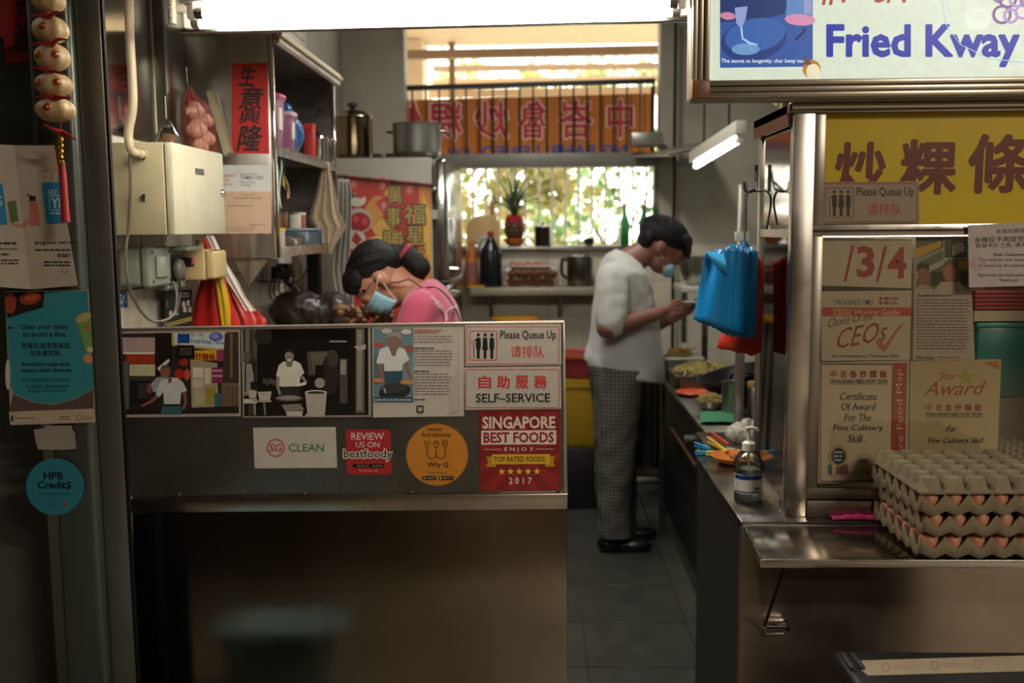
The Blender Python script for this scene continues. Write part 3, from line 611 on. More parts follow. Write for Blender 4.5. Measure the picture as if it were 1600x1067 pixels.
# --- round orange sticker
cx, cy = 683, 710
t, k = sheet('round_sticker', 'round orange food delivery sticker on the counter board', 'sticker', CP, [(cx+49*math.cos(2*PI*i/40), cy+48.5*math.sin(2*PI*i/40)) for i in range(40)], '#b9741c', .001)
k.ring(cx, cy, 48.8, 1, '#8f5a18'); ik = '#2c1d10'
k.text('Hawker', 668, 667, 692, 673, ik, .01); k.text('food deliveries', 659, 675, 704, 682.5, ik, .01)
for x, kind in ((667.7, 0), (681.8, 1), (695.7, 2)):
    if kind == 0:
        for d in (-3.4, 0, 3.4): k.line([(x+d, 688), (x+d, 694)], 1.1, ik)
        k.line([(x-3.6, 693), (x-3, 697), (x, 698.5), (x+3, 697), (x+3.6, 693)], 1.1, ik)
    elif kind == 1: k.rframe(x-4.2, 688, x+4.2, 698.5, 4, 1.1, ik, '#b9741c'); k.line([(x-4, 692), (x+4, 692)], 1, ik); k.line([(x, 688), (x, 692)], 1, ik)
    else:
        k.line([(x-4, 688), (x+4, 688), (x+3.6, 696), (x, 698.3), (x-3.6, 696), (x-4, 688)], 1.1, ik)
        for d in (-1.8, 0, 1.8): k.line([(x+d, 690), (x+d, 694)], .8, ik)
arc = lambda c_, r_, y_: [(c_-r_*math.cos(PI*i/10), y_+r_*math.sin(PI*i/10)) for i in range(11)]
k.line([(667.7, 698), (667.7, 709)] + arc(674.7, 7, 709) + [(681.8, 698)], 1.1, ik); k.line([(681.8, 709)] + arc(688.7, 7, 709) + [(695.7, 698)], 1.1, ik)
k.text('Why Q', 668, 721.5, 701, 731, ik, .012); k.text('www.whyq.sg', 669, 736.5, 698.5, 739.8, ik); k.rrect(660, 743.5, 682, 749.5, .8, '#191512'); k.rrect(685.5, 743.5, 708.5, 749.5, .8, '#191512'); k.text('Google Play', 667, 745, 680.5, 748, '#cabca4'); k.text('App Store', 692, 745, 706.5, 748, '#cabca4'); k.poly([(662, 744.7), (665.5, 746.5), (662, 748.3)], '#cabca4'); k.ell(688.5, 746.5, 1.6, 1.8, '#cabca4', 10); k.build(t, VIN)
# --- red review sticker
rp = []
for cx_, cy_, a0 in ((609-5, 670+7, -90), (613-7, 741-6, 0), (541+7, 741-6, 90), (540+6, 671+6, 180)): rp += [(cx_+6*math.cos(math.radians(a0+j*22.5)), cy_+6*math.sin(math.radians(a0+j*22.5))) for j in range(5)]
t, k = sheet('review_sticker', 'red rounded review sticker between white card and orange circle', 'sticker', CP, rp, '#a01c20', .001)
k.text('REVIEW', 549, 676, 600, 687, '#cdbfae', .012); k.text('US ON', 556, 690, 593, 699, '#cdbfae', .012)
k.text('bestfoody', 535.5, 700.5, 614.5, 721, '#d8cfc0', .075); k.text('bestfoody', 537, 702, 613, 719, '#171312', .012)
k.rrect(551, 724.5, 573.5, 730, .8, '#171312'); k.rrect(576, 724.5, 600, 730, .8, '#171312'); k.text('App Store', 558, 726, 572, 728.8, '#c9bda9'); k.text('Google Play', 582, 726, 598, 728.8, '#c9bda9'); k.text('bestfoody.com', 561, 733.5, 591, 737, '#cdbfae'); k.build(t, VIN)
# --- clean card
t, k = sheet('clean_card', 'white card reading SG CLEAN on the counter board', 'card', CP, [(395.5, 668), (524.5, 667), (527, 730.5), (398, 731.5)], '#b5ac9e', .001)
k.ring(431, 699.5, 14, 1.7, '#b0302c'); k.text('SG', 421.5, 693.5, 440.5, 705.5, '#b0302c', .01); k.text('CLEAN', 451, 693, 506.5, 705.5, '#3f7a35', .008); k.build(t, PS)

# ================================================================ PILLAR POSTERS AND CHARM
PP = front(2.325)
t, k = sheet('red_scroll', 'dark red paper with brushed black character behind the charm', 'paper', Plane((0, 2.42, 0), (0, -1, 0)), [(-20, -20), (66, -20), (64, 96), (10, 98), (6, 60), (-20, 50)], '#7a1713', .001)
k.text('通', 22, 36, 54, 80, '#140a08', .03, sh=.2); k.text('子', 26, -10, 48, 22, '#140a08', .03, sh=.2); k.build(t, PW)
t, k = sheet('table_poster', 'teal clear-your-table poster with leaves on the pillar', 'poster', PP, [(8, 455), (138, 453), (149, 660), (17, 664)], '#a58f7a', .001)
k.poly([(8, 456), (137, 454), (147, 606), (120, 622), (86, 631), (50, 627), (22, 614), (16, 600)], '#2c8087')
k.poly([(9, 457), (70, 455), (68, 480), (12, 497)], '#1c0d0b'); k.ell(48, 466, 17, 10, '#8c3220', rot=-.2); k.ell(17, 474, 9, 16, '#9a3a25'); k.ell(50, 464, 11, 6, '#b5512f', rot=-.2)
for x, y in ((78, 463), (86, 470), (92, 460), (90, 476)): k.ell(x, y, 2.6, .8, '#8a4535', rot=.8)
k.poly([(118, 499), (142, 487), (146, 550), (133, 548)], '#5b7f47'); k.poly([(124, 504), (143, 500), (144, 540), (134, 546)], '#6f9450'); k.ell(131, 496, 13, 7, '#b0a066', rot=-.4); k.ell(136, 512, 5, 4, '#a8663c'); k.ell(138, 560, 7, 8, '#c08a5a', rot=-.6); k.ell(141, 546, 5, 5, '#c9b27a')
k.ell(17, 512, 4, 2, '#3a1d16'); k.ell(13, 585, 4, 24, '#c0b8a8')
dk = '#101c1c'
k.text('Clear your table', 32, 506.5, 107, 516, dk, .02); k.text('to avoid a fine.', 36, 517.5, 105, 526, dk, .02); k.text('用餐后请清理桌面,', 34, 535, 112, 545, dk, .01); k.text('以免遭罚款。', 48, 547, 98, 556, dk, .01); k.text('Bersihkan meja anda', 35, 565.5, 111, 573, dk, .02); k.text('supaya tidak didenda.', 34, 575, 114, 582.5, dk, .02)
k.text('அபராதத்தைத் தவிர்த்திட,', 35, 590, 114, 597, dk); k.text('உங்கள் மேசையைச்', 43, 599, 107, 606, dk); k.text('சுத்தம் செய்யுங்கள்.', 45, 607, 105, 614, dk)
k.poly([(15, 643), (147, 638), (149, 659), (17, 663)], '#b39d86'); k.poly([(22, 615), (50, 628), (86, 632), (120, 623), (147, 607), (147, 638), (15, 643)], '#56433a'); k.rect(18, 649, 22, 658, '#1d4a3a'); k.lines(25, 651, 54, 655, 1, '#4a4038'); k.lines(94, 649, 112, 656, 2, '#4a4038'); k.ring(124.5, 652.5, 4.4, 1.1, '#a03028'); k.text('CLEAN', 130, 650.5, 145, 655, '#7a4038'); k.build(t, PW)
t, k = sheet('tape_residue', 'torn pale tape left on the pillar above the round sticker', 'tape', PP, [(53, 671), (72, 669), (72, 665), (112, 665), (113, 671), (117, 676), (119, 701), (100, 703), (60, 702), (56, 690)], '#8f8574', .0005)
k.build(t, PW) if k.v else None
cx, cy = 86, 760.5
t, k = sheet('round_sticker', 'round teal health credits sticker low on the pillar', 'sticker', PP, [(cx+45*math.cos(2*PI*i/40), cy+44.5*math.sin(2*PI*i/40)) for i in range(40)], '#24707e', .0008)
k.text('HPB', 68.5, 737, 99.5, 749, '#0c1420', .03); k.text('Credit$', 59, 751.5, 112, 765, '#0c1420', .03); k.text('accepted here', 62, 768, 109.5, 775, '#124050', .005); k.line([(75, 789), (82, 783), (80, 790), (90, 786)], .9, '#10303a'); k.poly([(97, 784), (106, 784), (105, 790), (101, 793), (98, 789)], '#8a3a38'); k.build(t, VIN)
# folded leaflet
lf = thing('leaflet', 'folded recycled paper leaflet urging bring your own bag', 'leaflet', at(50, 450, 2.29))
LA = Plane(at(40, 340, 2.285), (.30, -1, 0)); LB = Plane(at(40, 340, 2.285), (-.12, -1, 0))
slab_col = M('leaflet_paper', '#a89a88', .7, var=.06, vscale=20)
MB().prism([LA.pt(x, y) for x, y in ((-30, 224), (22, 227), (48, 452), (-30, 446))], -LA.n*.0008).build('leaf_page', slab_col, lf)
fold0, fold1 = LA.pt(22, 227), LA.pt(48, 452)
LB = Plane(fold0, (fold1-fold0).cross(V((1, .10, 0))).normalized()); LB.n = LB.n if LB.n.y < 0 else -LB.n
MB().prism([LB.pt(x, y) for x, y in ((22, 227), (84, 227), (121, 446), (48, 452))], -LB.n*.0008).build('leaf_page', slab_col, lf)
k = Ink(LB, .0008)
k.poly([(65, 286), (95, 284), (107, 349), (73, 350)], '#1d78a0'); k.line([(82, 286), (82, 270), (91, 269), (92, 285)], 1.1, '#1d78a0'); k.text('SAY', 75, 296, 90, 304, '#b5c5c4', .02); k.rframe(77, 305, 104, 329, .5, 1.2, '#b5c5c4', '#1d78a0'); k.text('YE', 80, 309, 100, 325, '#b5c5c4', .02); k.lines(78, 331, 98, 335, 1, '#b5c5c4', .6)
k.poly([(80, 227), (85, 227), (91, 262), (89, 270), (81, 268), (82, 256)], '#b98a74')
k.poly([(46, 318), (47, 313), (56, 313), (60, 325), (63, 352), (48, 353), (46, 335)], '#b0614c'); k.rect(46, 306, 56, 314, '#1c1c22'); k.line([(42, 304), (49, 306)], 1.8, '#1c1c22'); k.poly([(35, 350), (45, 338), (46, 325), (49, 326), (48, 346), (38, 358)], '#b5765c')
k.text('Bring your own bag', 55, 377, 118, 384, '#221c18', .02, sl=-.03); k.lines(55, 388, 110, 393, 1, '#332b26', .55, .02); k.text('请自备袋子', 90, 396, 111, 402, '#221c18', .01); k.lines(69, 407, 111, 417, 2, '#332b26', .5, .05); k.line([(97, 421), (100, 426), (108, 424)], .8, '#5a5048'); k.build(lf, PW)
k = Ink(LA, .0008); k.poly([(-20, 286), (4, 287), (12, 351), (-20, 351)], '#1a6f98'); k.text('G', -6, 306, 3, 322, '#b5c5c4'); k.poly([(12, 315), (25, 313), (29, 345), (17, 348)], '#4c5a2c'); k.poly([(18, 348), (34, 350), (38, 357), (24, 352)], '#a8705a')
k.lines(-10, 377, 28, 383, 1, '#221c18', .6, .02); k.lines(-10, 387, 28, 391, 1, '#332b26', .4); k.lines(-10, 395, 16, 400, 1, '#221c18', .6); k.lines(-10, 404, 32, 414, 2, '#332b26', .5); k.build(lf, PW)
# hanging garlic charm
ch = thing('hanging_charm', 'string of plaited garlic bulbs with chillies and a red tassel', 'charm', at(92, 352, 2.2))
gm_ = M('garlic_skin', '#a1865a', .55, var=.12, vscale=25, bump=.15, bscale=60, sub=.1); YC = 2.2
chm = M('chilli_red', '#7d1612', .35); gold = M('gold_bead', '#a8762a', .3, .9)
rb = random.Random(2)
for (x, y, rx, ry) in ((76, 2, 25, 18), (79, 47, 27, 21), (82, 90, 26.5, 21), (84, 133, 28, 19), (87, 172, 30, 19)):
    c = at(x, y, YC); s_ = YC/FPX; mb = MB(); g = []
    for i in range(13):
        a_ = -PI/2 + PI*i/12; row = []
        for j in range(40):
            th = 2*PI*j/40; lob = 1 + .045*math.cos(8*th)*math.cos(a_)
            row.append(c + V((rx*s_*math.cos(a_)*math.cos(th)*lob, rx*s_*math.cos(a_)*math.sin(th)*lob, ry*s_*(math.sin(a_) - .12*math.cos(a_)**8*0))))
        g.append(row)
    mb.grid(g, closed_u=True); bl = mb.build('garlic_bulb', gm_, ch)
    for dx in ((-.42, .62) if rb.random() < .6 else (.05,)):
        th = -PI/2 + dx; p = c + V((rx*s_*math.cos(th), rx*s_*math.sin(th), .002)); nrm = (p-c).normalized()
        o = MB().ell(p, (.0085, .0085, .004), 14, 8, rot_to(nrm)).build('bead', M('red_bead', '#7d2a1c', .3), bl); MB().ell(p+nrm*.003, (.004, .004, .003), 10, 6, rot_to(nrm)).build('bead_centre', gold, bl)
for (x, y, l, tl) in ((76, 24, 26, .03), (81, 68, 28, .02), (78, 110, 25, -.06), (86, 153, 28, -.01), (97, 208, 24, -.16)):
    c = at(x, y, YC-.034)
    for s_ in (-1, 1):
        e = c + V((s_*l*YC/FPX, rb.uniform(-.012, .0), s_*tl*.1*1.2 + rb.uniform(-.004, .004))); m_ = c.lerp(e, .5) + V((0, -.006, rb.uniform(-.002, .005)))
        MB().tube([c, c.lerp(m_, .6), m_, e], .0075, 8, r1=.0015).build('chilli', chm, ch)
MB().tube([at(72, -30, YC), at(86, 100, YC), at(95, 200, YC), at(95, 228, YC)], .0012, 6).build('cord', M('red_cord', '#6d1411', .7), ch)
kn = MB()
for i in range(8):
    c = at(94.5+(i % 2)*.8, 213+i*4.6, YC); kn.ell(c, (.0075 - abs(i-4)*.0004, .006, .0045), 10, 6, Euler((0, (.6 if i % 2 else -.6), 0)).to_matrix())
o = kn.build('gold_knot', gold, ch)
ts = MB(); ts.lathe([(.002, .0), (.006, -.004), (.0075, -.02), (.009, -.10), (.010, -.128)], at(97, 256, YC), 14); ts.build('tassel', M('tassel_red', '#8e1513', .7, bump=.3, bscale=300, stretch=(1, 1, .05)), ch)
MB().lathe([(.003, .008), (.0065, .004), (.0065, -.004), (.005, -.008)], at(97, 256, YC), 12).build('tassel_cap', gold, ch)
# ================================================================ RIGHT COUNTER, FLAP, DISPLAY CASE
ZK = at(1158, 815, 2.36).z; XK = at(1158, 815, 2.36).x; XFAR = XR-.003
rc = thing('side_counter', 'steel counter under the glass display case with open left edge', 'counter', (XK+.3, 2.7, 0))
MB().box((XK, 2.36, ZK-.018), (XFAR, 3.06, ZK)).build('worktop', M('worktop_steel', '#979188', .22, 1, var=.10, vscale=6, rvar=.08, dirt=('#5d5345', 6, .4)), rc, bevel=.002)
xs = at(1089, 672, 3.40).x
MB().box((xs, 3.06, ZK-.018), (XFAR, 3.42, ZK)).build('rear_worktop', M('worktop_steel'), rc, bevel=.002)
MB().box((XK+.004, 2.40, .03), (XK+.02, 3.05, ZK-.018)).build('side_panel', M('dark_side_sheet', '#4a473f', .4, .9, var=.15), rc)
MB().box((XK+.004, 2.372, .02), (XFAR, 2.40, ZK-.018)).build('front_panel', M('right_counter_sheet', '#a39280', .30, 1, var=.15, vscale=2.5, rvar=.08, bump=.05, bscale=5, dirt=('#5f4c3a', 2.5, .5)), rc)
for x in (XK+.03, XFAR-.06):
    for y in (2.42, 3.36): MB().box((x if y < 3 else max(x, xs+.01), y, 0), ((x if y < 3 else max(x, xs+.01))+.04, y+.04, ZK-.02)).build('leg', STEEL_D, rc)
# hinged flap
fp = Plane((0, 0, ZK), (0, 0, 1)); A, B = at(1163, 821, 2.345), None
fa = fp.pt(1163, 819); fb = fp.pt(1190, 872); xr_ = XFAR
fl_ = thing('counter_flap', 'hinged steel flap shelf holding the stacked egg trays', 'shelf', (1.0, fb.y, ZK-.05))
zz = V((0, 0, -.003))
MB().prism([fa+zz, V((xr_, fa.y, ZK))+zz, V((xr_, fb.y, ZK))+zz, fb+zz], (0, 0, -.014)).build('flap_top', M('flap_steel', '#a59c8f', .18, 1, var=.08, vscale=5, rvar=.06), fl_, bevel=.002)
h = .018
MB().box((fb.x, fb.y-.002, ZK-.003-h), (xr_, fb.y+.004, ZK-.003)).build('front_lip', STEEL_H, fl_, bevel=.0015)
MB().prism([fa+zz+V((-.002, 0, 0)), fb+zz+V((-.002, 0, 0)), fb+zz+V((.003, 0, 0)), fa+zz+V((.003, 0, 0))], (0, 0, -h)).build('side_lip', STEEL_H, fl_)
MB().cyl((fa.x, fa.y+.006, ZK-.006), (xr_, fa.y+.006, ZK-.006), .004, seg=10).build('hinge_rod', STEEL_D, fl_)
pa, pb = at(1226, 884, 2.16), at(1195, 977, 2.352)
MB().tube([pa+V((.03, 0, 0)), pa, pb, pb+V((.03, 0, 0))], .0042, 8).build('brace_rod', BLACKM, fl_)
hb = thing('hinge_bracket', 'small steel hinge bracket holding the flap brace', 'bracket', at(1210, 990, 2.36))
MB().box(at(1197, 992, 2.35), at(1222, 985, 2.368)).build('lower_plate', STEEL, hb, bevel=.001)
MB().box(at(1197, 972, 2.35), at(1222, 965, 2.368)).build('upper_plate', STEEL, hb, bevel=.001)
a = at(1196, 979, 2.355); b = at(1228, 979, 2.355); MB().cyl(a, b, .008, seg=14).build('pin', CHROME, hb); MB().cyl(b, b+V((.006, 0, 0)), .012, seg=6).build('nut', BLACKM, hb)
# ---- display case
XC0 = at(1234, 480, 2.40).x; XC1 = at(1268, 480, 2.40).x; YCF, YCB = 2.40, 2.78; ZCT = at(1260, 176, 2.40).z
dc = thing('display_case', 'stainless steel and glass display case papered with notices', 'display case', (XC0+.3, 2.58, ZK))
POST = M('case_post_steel', '#b9b0a4', .28, 1, var=.14, vscale=5, stretch=(1, 1, .5), rvar=.12, bump=.05, bscale=20)
MB().box((XC0, YCF, ZK), (XC1, YCF+.035, ZCT)).build('front_post', POST, dc, bevel=.003)
MB().box((XC0, YCB-.03, ZK), (XC0+.03, YCB, ZCT)).build('rear_post', POST, dc, bevel=.003)
MB().box((XC0+.002, YCF+.035, at(1234, 364, 2.4).z-.012), (XC0+.022, YCB-.03, at(1234, 364, 2.4).z+.008)).build('side_rail', POST, dc)
zm = at(1234, 364, 2.4).z; x1_ = XC1; zr0, zr1 = at(1300, 369, 2.4).z, at(1300, 351, 2.4).z
MB().box((x1_, YCF+.004, zr0), (XFAR, YCF+.03, zr1)).build('mid_rail', POST, dc, bevel=.002)
MB().box((x1_, YCF-.002, zr0+.011), (XFAR, YCF+.004, zr0+.0145)).build('rail_groove', BLACKM, dc)
zb0, zb1 = ZK, at(1300, 782, 2.4).z; zb2 = at(1300, 764, 2.4).z
MB().box((x1_, YCF-.004, zb0), (XFAR, YCF+.03, zb1)).build('bottom_rail', POST, dc, bevel=.002)
MB().box((x1_, YCF+.004, zb1+.003), (XFAR, YCF+.026, zb2)).build('sash_rail', M('sash_alu', '#8d8678', .35, .9), dc, bevel=.002)
xi = at(1283, 480, 2.41).x
MB().box((x1_, YCF+.006, zb2), (xi, YCF+.026, zr0)).build('sash_stile', M('sash_alu'), dc, bevel=.002)
MB().box((x1_, YCF+.006, zr1), (xi, YCF+.026, ZCT)).build('sash_stile', M('sash_alu'), dc, bevel=.002)
GL = thin_glass('case_glass', '#f7f5f0', .02)
MB().box((xi, YCF+.012, zb2), (XFAR, YCF+.015, zr0)).build('glass_pane', GL, dc, smooth=False)
MB().box((xi, YCF+.012, zr1), (XFAR, YCF+.015, ZCT)).build('glass_pane', GL, dc, smooth=False)
zsm = at(1234, 358, 2.4).z
MB().box((XC0+.006, YCF+.035, zsm+.01), (XC0+.012, YCB-.03, ZCT)).build('upper_side_panel', MIRROR, dc)
MB().box((XC0+.008, YCF+.035, ZK+.03), (XC0+.011, YCB-.03, zsm-.014)).build('side_glass', thin_glass('side_glass', '#c9d6cc', .03, .12), dc, smooth=False)
MB().box((XC0+.004, YCF+.035, ZK), (XC0+.016, YCB-.03, ZK+.028)).build('side_sill', POST, dc)
MB().box((XC0+.01, YCB-.012, ZK), (XFAR, YCB-.004, ZCT)).build('rear_panel', STEEL_D, dc)
MB().box((XC0+.012, YCF+.04, ZK+.002), (XFAR, YCB-.012, ZK+.012)).build('floor_panel', STEEL, dc)
MB().box((XC0-.012, YCF-.004, ZCT), (XFAR, YCB+.01, ZCT+.02)).build('roof', M('roof_sheet', '#8d7a68', .25, 1, bump=.12, bscale=9), dc)
MB().box((XC0-.012, YCF+.02, ZCT-.028), (XC0-.002, YCB+.01, ZCT+.02)).build('roof_fascia', M('roof_sheet'), dc)
rz = at(1400, 163, 2.385).z; MB().cyl((XC0-.008, YCF-.002, rz), (XFAR, YCF-.002, rz), .0125, seg=18).build('top_tube', M('top_tube_steel', '#a89d90', .2, 1), dc)
tube_lamp('case_lamp', 'lit tube inside the display case under the middle rail', (XC1+.06, 2.56, zr0+.004), (XFAR-.07, 2.56, zr0+.004), .008, TUBE_CASE, '#fff6ea', .03, .02, off=.012)
# ---- papers inside the glass
CF = front(2.432)
GP = print_mat('case_print', .5, grain=.06)
t, k = sheet('yellow_sign', 'yellow sign with large maroon brushed characters in the case', 'sign', CF, [(1283, 178), (1620, 173), (1620, 350), (1281, 350.5)], '#c79a12', .003, M('yellow_acrylic', '#e0c41a', .35, var=.05, vscale=8))
for ch_, b_ in (('炒', (1306, 224, 1381, 304)), ('粿', (1408, 220, 1492, 302)), ('條', (1514, 212, 1606, 300))): k.text(ch_, *b_, '#6d2018', .035, sh=.05)
k.build(t, print_mat('yellow_print', .4))
queue_sign('queue_sign', 'faded queue sign at the lower left of the yellow sign', front(2.427), 1281.5, 284.5, 1.025, GP, '#a8988a', '#2a1f1c', '#93302b')
t, k = sheet('price_card', 'white paper with large red price numbers inside the case', 'paper', CF, [(1278, 372), (1426, 374), (1423, 450), (1279, 446)], '#b8ac98', .001)
mr = '#9b3a34'
k.poly([(1322, 440), (1318, 439), (1330, 383), (1335, 383)], mr); k.poly([(1372, 441), (1368, 440), (1381, 384), (1386, 385)], mr)
k.text('3', 1338.5, 384, 1366.5, 434, mr, .03); k.text('4', 1386.5, 385.5, 1416, 435, mr, .03); k.text('5', 1262, 386, 1284, 424, mr, .03); k.build(t, GP)
t, k = sheet('guide_card', 'hawker guide card with a red tick below the prices', 'card', CF, [(1283, 455), (1424, 454), (1421, 562), (1283, 564)], '#b3a790', .001)
k.text('THE BUSINESS TIMES', 1302.5, 468, 1364, 476, '#28506b', .01); k.rect(1284, 480, 1423, 494, '#a64a38'); k.text("CEOs' Hawker Guide", 1301.5, 482, 1405, 493, '#c9a596', .01)
for dx in (0, 7.5):
    for dy in (0, 6.5): k.ell(1376+dx, 466.5+dy, 2.9, 2.6, '#8c2f3a', 10)
k.text('Knight', 1386, 463, 1405, 469.5, '#8c2f3a', .015); k.text('Frank', 1386, 470, 1402, 475.5, '#8c2f3a', .015)
k.text('Choice Of the', 1294, 498, 1365, 512, '#7a3428', 0, sl=-.20, sh=.35); k.text('CEOs', 1308, 514, 1386, 545, '#8e3a2c', .0, sl=-.18, sh=.3); k.poly([(1367, 533), (1376, 529), (1382, 540), (1403, 510), (1415, 502), (1398, 524), (1383, 549), (1378, 548)], '#a8684c'); k.text('This stall was featured in The Business Times', 1298.5, 553, 1404, 558.5, '#3a2c22', .005); k.build(t, GP)
t, k = sheet('article_strip', 'long newspaper clipping of two smiling men inside the case', 'clipping', front(2.436), [(1430, 371), (1514, 369), (1523, 562), (1426, 562)], '#a89c8c', .001)
k.rect(1431, 371, 1513, 452, '#5f5f48'); k.poly([(1431, 388), (1470, 376), (1470, 385), (1431, 404)], '#b8932c'); k.poly([(1431, 404), (1475, 386), (1475, 391), (1431, 412)], '#8a8f78'); k.poly([(1431, 425), (1480, 402), (1480, 410), (1431, 436)], '#9aa08a'); k.rect(1474, 375, 1512, 404, '#c2bcae'); k.rect(1475, 376, 1511, 403, '#3a463e'); k.poly([(1488, 400), (1487, 385), (1492, 378), (1503, 378), (1508, 386), (1506, 392)], '#c6c2b4'); k.rect(1498, 406, 1512, 420, '#9c7f1e')
k.rect(1455, 424, 1512, 446, '#2d2a1e'); k.ell(1442, 430, 9, 15, '#8c5a44'); k.poly([(1432, 422), (1436, 411), (1450, 413), (1452, 424), (1442, 418)], '#2a2420'); k.ell(1484, 424, 11.5, 17, '#9a664e'); k.poly([(1472, 420), (1476, 408), (1492, 408), (1496, 421), (1484, 412)], '#5d4a40'); k.poly([(1460, 452), (1470, 440), (1498, 440), (1509, 452)], '#a99a88'); k.poly([(1431, 452), (1436, 445), (1448, 445), (1458, 452)], '#a08f7e')
k.text('Tiong Bahru Fried Kway Teow', 1433, 459.5, 1487, 464.5, '#221d18', .012); k.lines(1431, 466, 1516, 547, 17, '#5d5448', .34, .1, 11); k.text('Whodana', 1430, 555, 1459, 561, '#3c342c'); k.lines(1465, 556, 1500, 560, 1, '#5d5448'); k.build(t, GP)
t, k = sheet('customer_note', 'pale notice to customers taped over the case rail', 'notice', front(2.3925), [(1512, 352), (1625, 346), (1625, 446), (1514, 449)], '#a8998f', .0008)
k.text('亲爱的顾客们', 1556, 358, 1612, 365, '#2c2420', .008, sl=-.03); k.text('本摊位不再接受现金', 1522, 370.5, 1622, 379.5, '#2c2420', .008, sl=-.03); k.text('若有不便之处, 请多包涵', 1524, 380.5, 1622, 388, '#2c2420', .006, sl=-.03); k.text('Dear Customers,', 1552.5, 395, 1604, 400.5, '#2c2420', .015); k.text('Our stall Do Not Accept cash', 1530, 403.5, 1620, 409, '#4a3a34', .004); k.text('to speed up the payment.', 1528, 412, 1608, 418, '#4a3a34', .004); k.text('Appreciate your kind understanding', 1527, 427, 1622, 433, '#4a3a34', .004); k.text('Thank you!', 1561, 435, 1590, 441, '#4a3a34', .004)
k.ring(1528, 412, 11, 1.2, '#a07f86'); k.ring(1528, 412, 7, 1, '#a07f86'); k.build(t, PW)
t, k = sheet('certificate', 'certificate of award with rosette in the lower left pane', 'certificate', front(2.428), [(1280, 566), (1420, 563), (1418, 752), (1278, 755)], '#aa9f84', .0015)
k.poly([(1281.5, 567.5), (1394, 568), (1393, 752), (1280.5, 753.5)], '#3a3222'); k.poly([(1283, 569.5), (1393, 570), (1391, 750), (1282, 751)], '#b8a890'); k.poly([(1395, 567), (1417, 566.5), (1414, 704), (1392, 704)], '#983a34')
for i, ch_ in enumerate('中峇魯炒粿條'): k.text(ch_, 1296.5+i*15.6, 578.5, 1307+i*15.6, 590, '#8c2420', .025)
k.text('TIONG BAHRU FRIED KWAY TEOW', 1296.5, 592.5, 1386.5, 598, '#2a261c', .01); k.line([(1296.5, 599.5), (1387, 599.2)], .8, '#2a261c')
for s_, x0, x1, y in (('Certificate', 1312, 1370, 613), ('Of Award', 1314, 1367, 629), ('For The', 1320, 1361, 646), ('Fine Culinary', 1302, 1379, 663), ('Skill .', 1325, 1354, 679)): k.text(s_, x0, y, x1, y+11.5, '#2f2a1e', .0, sh=.12)
uv, fs = text_mesh('Singapore Food Map', 0.0); k._put([(1399.5+(1-v)*0+v*12*-1+12, 790-u*212) for u, v in uv if True], fs, '#c9a890') if False else None
k._put([(1411.5 - 13*v, 575 + 200*(1-u)) for u, v in uv if True] if False else [(1398 + 13*(1-v) - u*4+4, 772 - u*196) for u, v in uv], fs, '#c9a890')
for x, c_ in ((1297, '#27536b'), (1303, '#b8a890'), (1309, '#8c3a2c'), (1317, '#27536b'), (1321, '#8c3a2c')): k.poly([(x-4, 725), (x+3, 725), (x+4, 741), (x, 739), (x-3, 743)], c_)
k.ell(1309, 712, 15, 17, '#a58f4a', 24); k.ell(1309, 712, 11.5, 13, '#1d3550', 24); k.lines(1303, 703, 1316, 721, 3, '#b8b29c', .4); k.line([(1343, 720), (1388, 720)], .5, '#5a5038'); k.line([(1338, 737), (1388, 737)], .5, '#5a5038'); k.build(t, GP)
t, k = sheet('certificate', 'star award certificate beside the rosette certificate', 'certificate', CF, [(1422, 564), (1564, 561), (1558, 708), (1420, 712)], '#a8966f', .0015)
k.star(1508, 590, 15, '#8f8a36'); k.text('Star', 1468, 582, 1494, 593, '#8c2a22', 0, sh=.3); k.text('Award', 1447, 596, 1536, 618, '#8c2a22', 0, sh=.45, sl=-.02)
for i, ch_ in enumerate('中峇魯炒粿條'): k.text(ch_, 1446+i*15.3, 631, 1456+i*15.3, 641.5, '#8c2420', .02)
k.text('TIONG BAHRU FRIED KWAY TEOW', 1446, 644, 1534, 649.5, '#2a261c', .01); k.line([(1446, 651), (1534, 650.7)], .7, '#2a261c'); k.text('For', 1480, 663, 1495, 674, '#2a261c', 0, sh=.4); k.text('Fine Culinary Skill', 1450, 683, 1535, 694, '#2a261c', .0, sh=.4); k.poly([(1537, 565), (1560, 564), (1560, 576)], '#a86a34'); k.build(t, GP)
# boxes inside the case
for i in range(5):
    a = at(1524, 484-i*6.2, 2.69); MB().box((a.x, 2.69, a.z), (a.x+.16, 2.762, a.z+.0085)).build('flat_carton', M('maroon_card', '#7a2a22', .6), None, bevel=.001).__setitem__('label', ('lowest', 'second lowest', 'middle', 'second highest', 'topmost')[i] + ' dark red flat carton of the stack in the case'); o_ = COL.objects[-1]; o_['category'] = 'carton'; o_['group'] = 'red cartons in the case'
a = at(1522, 502, 2.685); b = at(1522, 486, 2.685); tag(MB().box((a.x, 2.685, a.z), (a.x+.17, 2.764, b.z)).build('case_shelf', M('cream_shelf', '#9a9078', .5)), 'cream shelf board inside the display case', 'shelf')
a = at(1523, 622, 2.69); b = at(1523, 504, 2.69); tb = thing('plastic_box', 'teal plastic box standing inside the display case', 'box', (a.x+.08, 2.72, a.z))
MB().box((a.x, 2.692, a.z), (a.x+.15, 2.758, b.z-.012)).build('body', M('teal_plastic', '#1c6a62', .35, var=.08), tb, bevel=.008); MB().box((a.x-.004, 2.688, b.z-.014), (a.x+.154, 2.762, b.z)).build('lid', M('teal_lid', '#2a7f74', .35), tb, bevel=.004)
a2 = at(1523, 640, 2.6); MB()
tag(MB().box((a.x-.01, 2.686, ZK+.013), (a.x+.15, 2.764, a.z-.001)).build('carton_box', M('brown_card', '#6a5a44', .8, var=.1), None, bevel=.003), 'brown carton under the teal box inside the case', 'box')
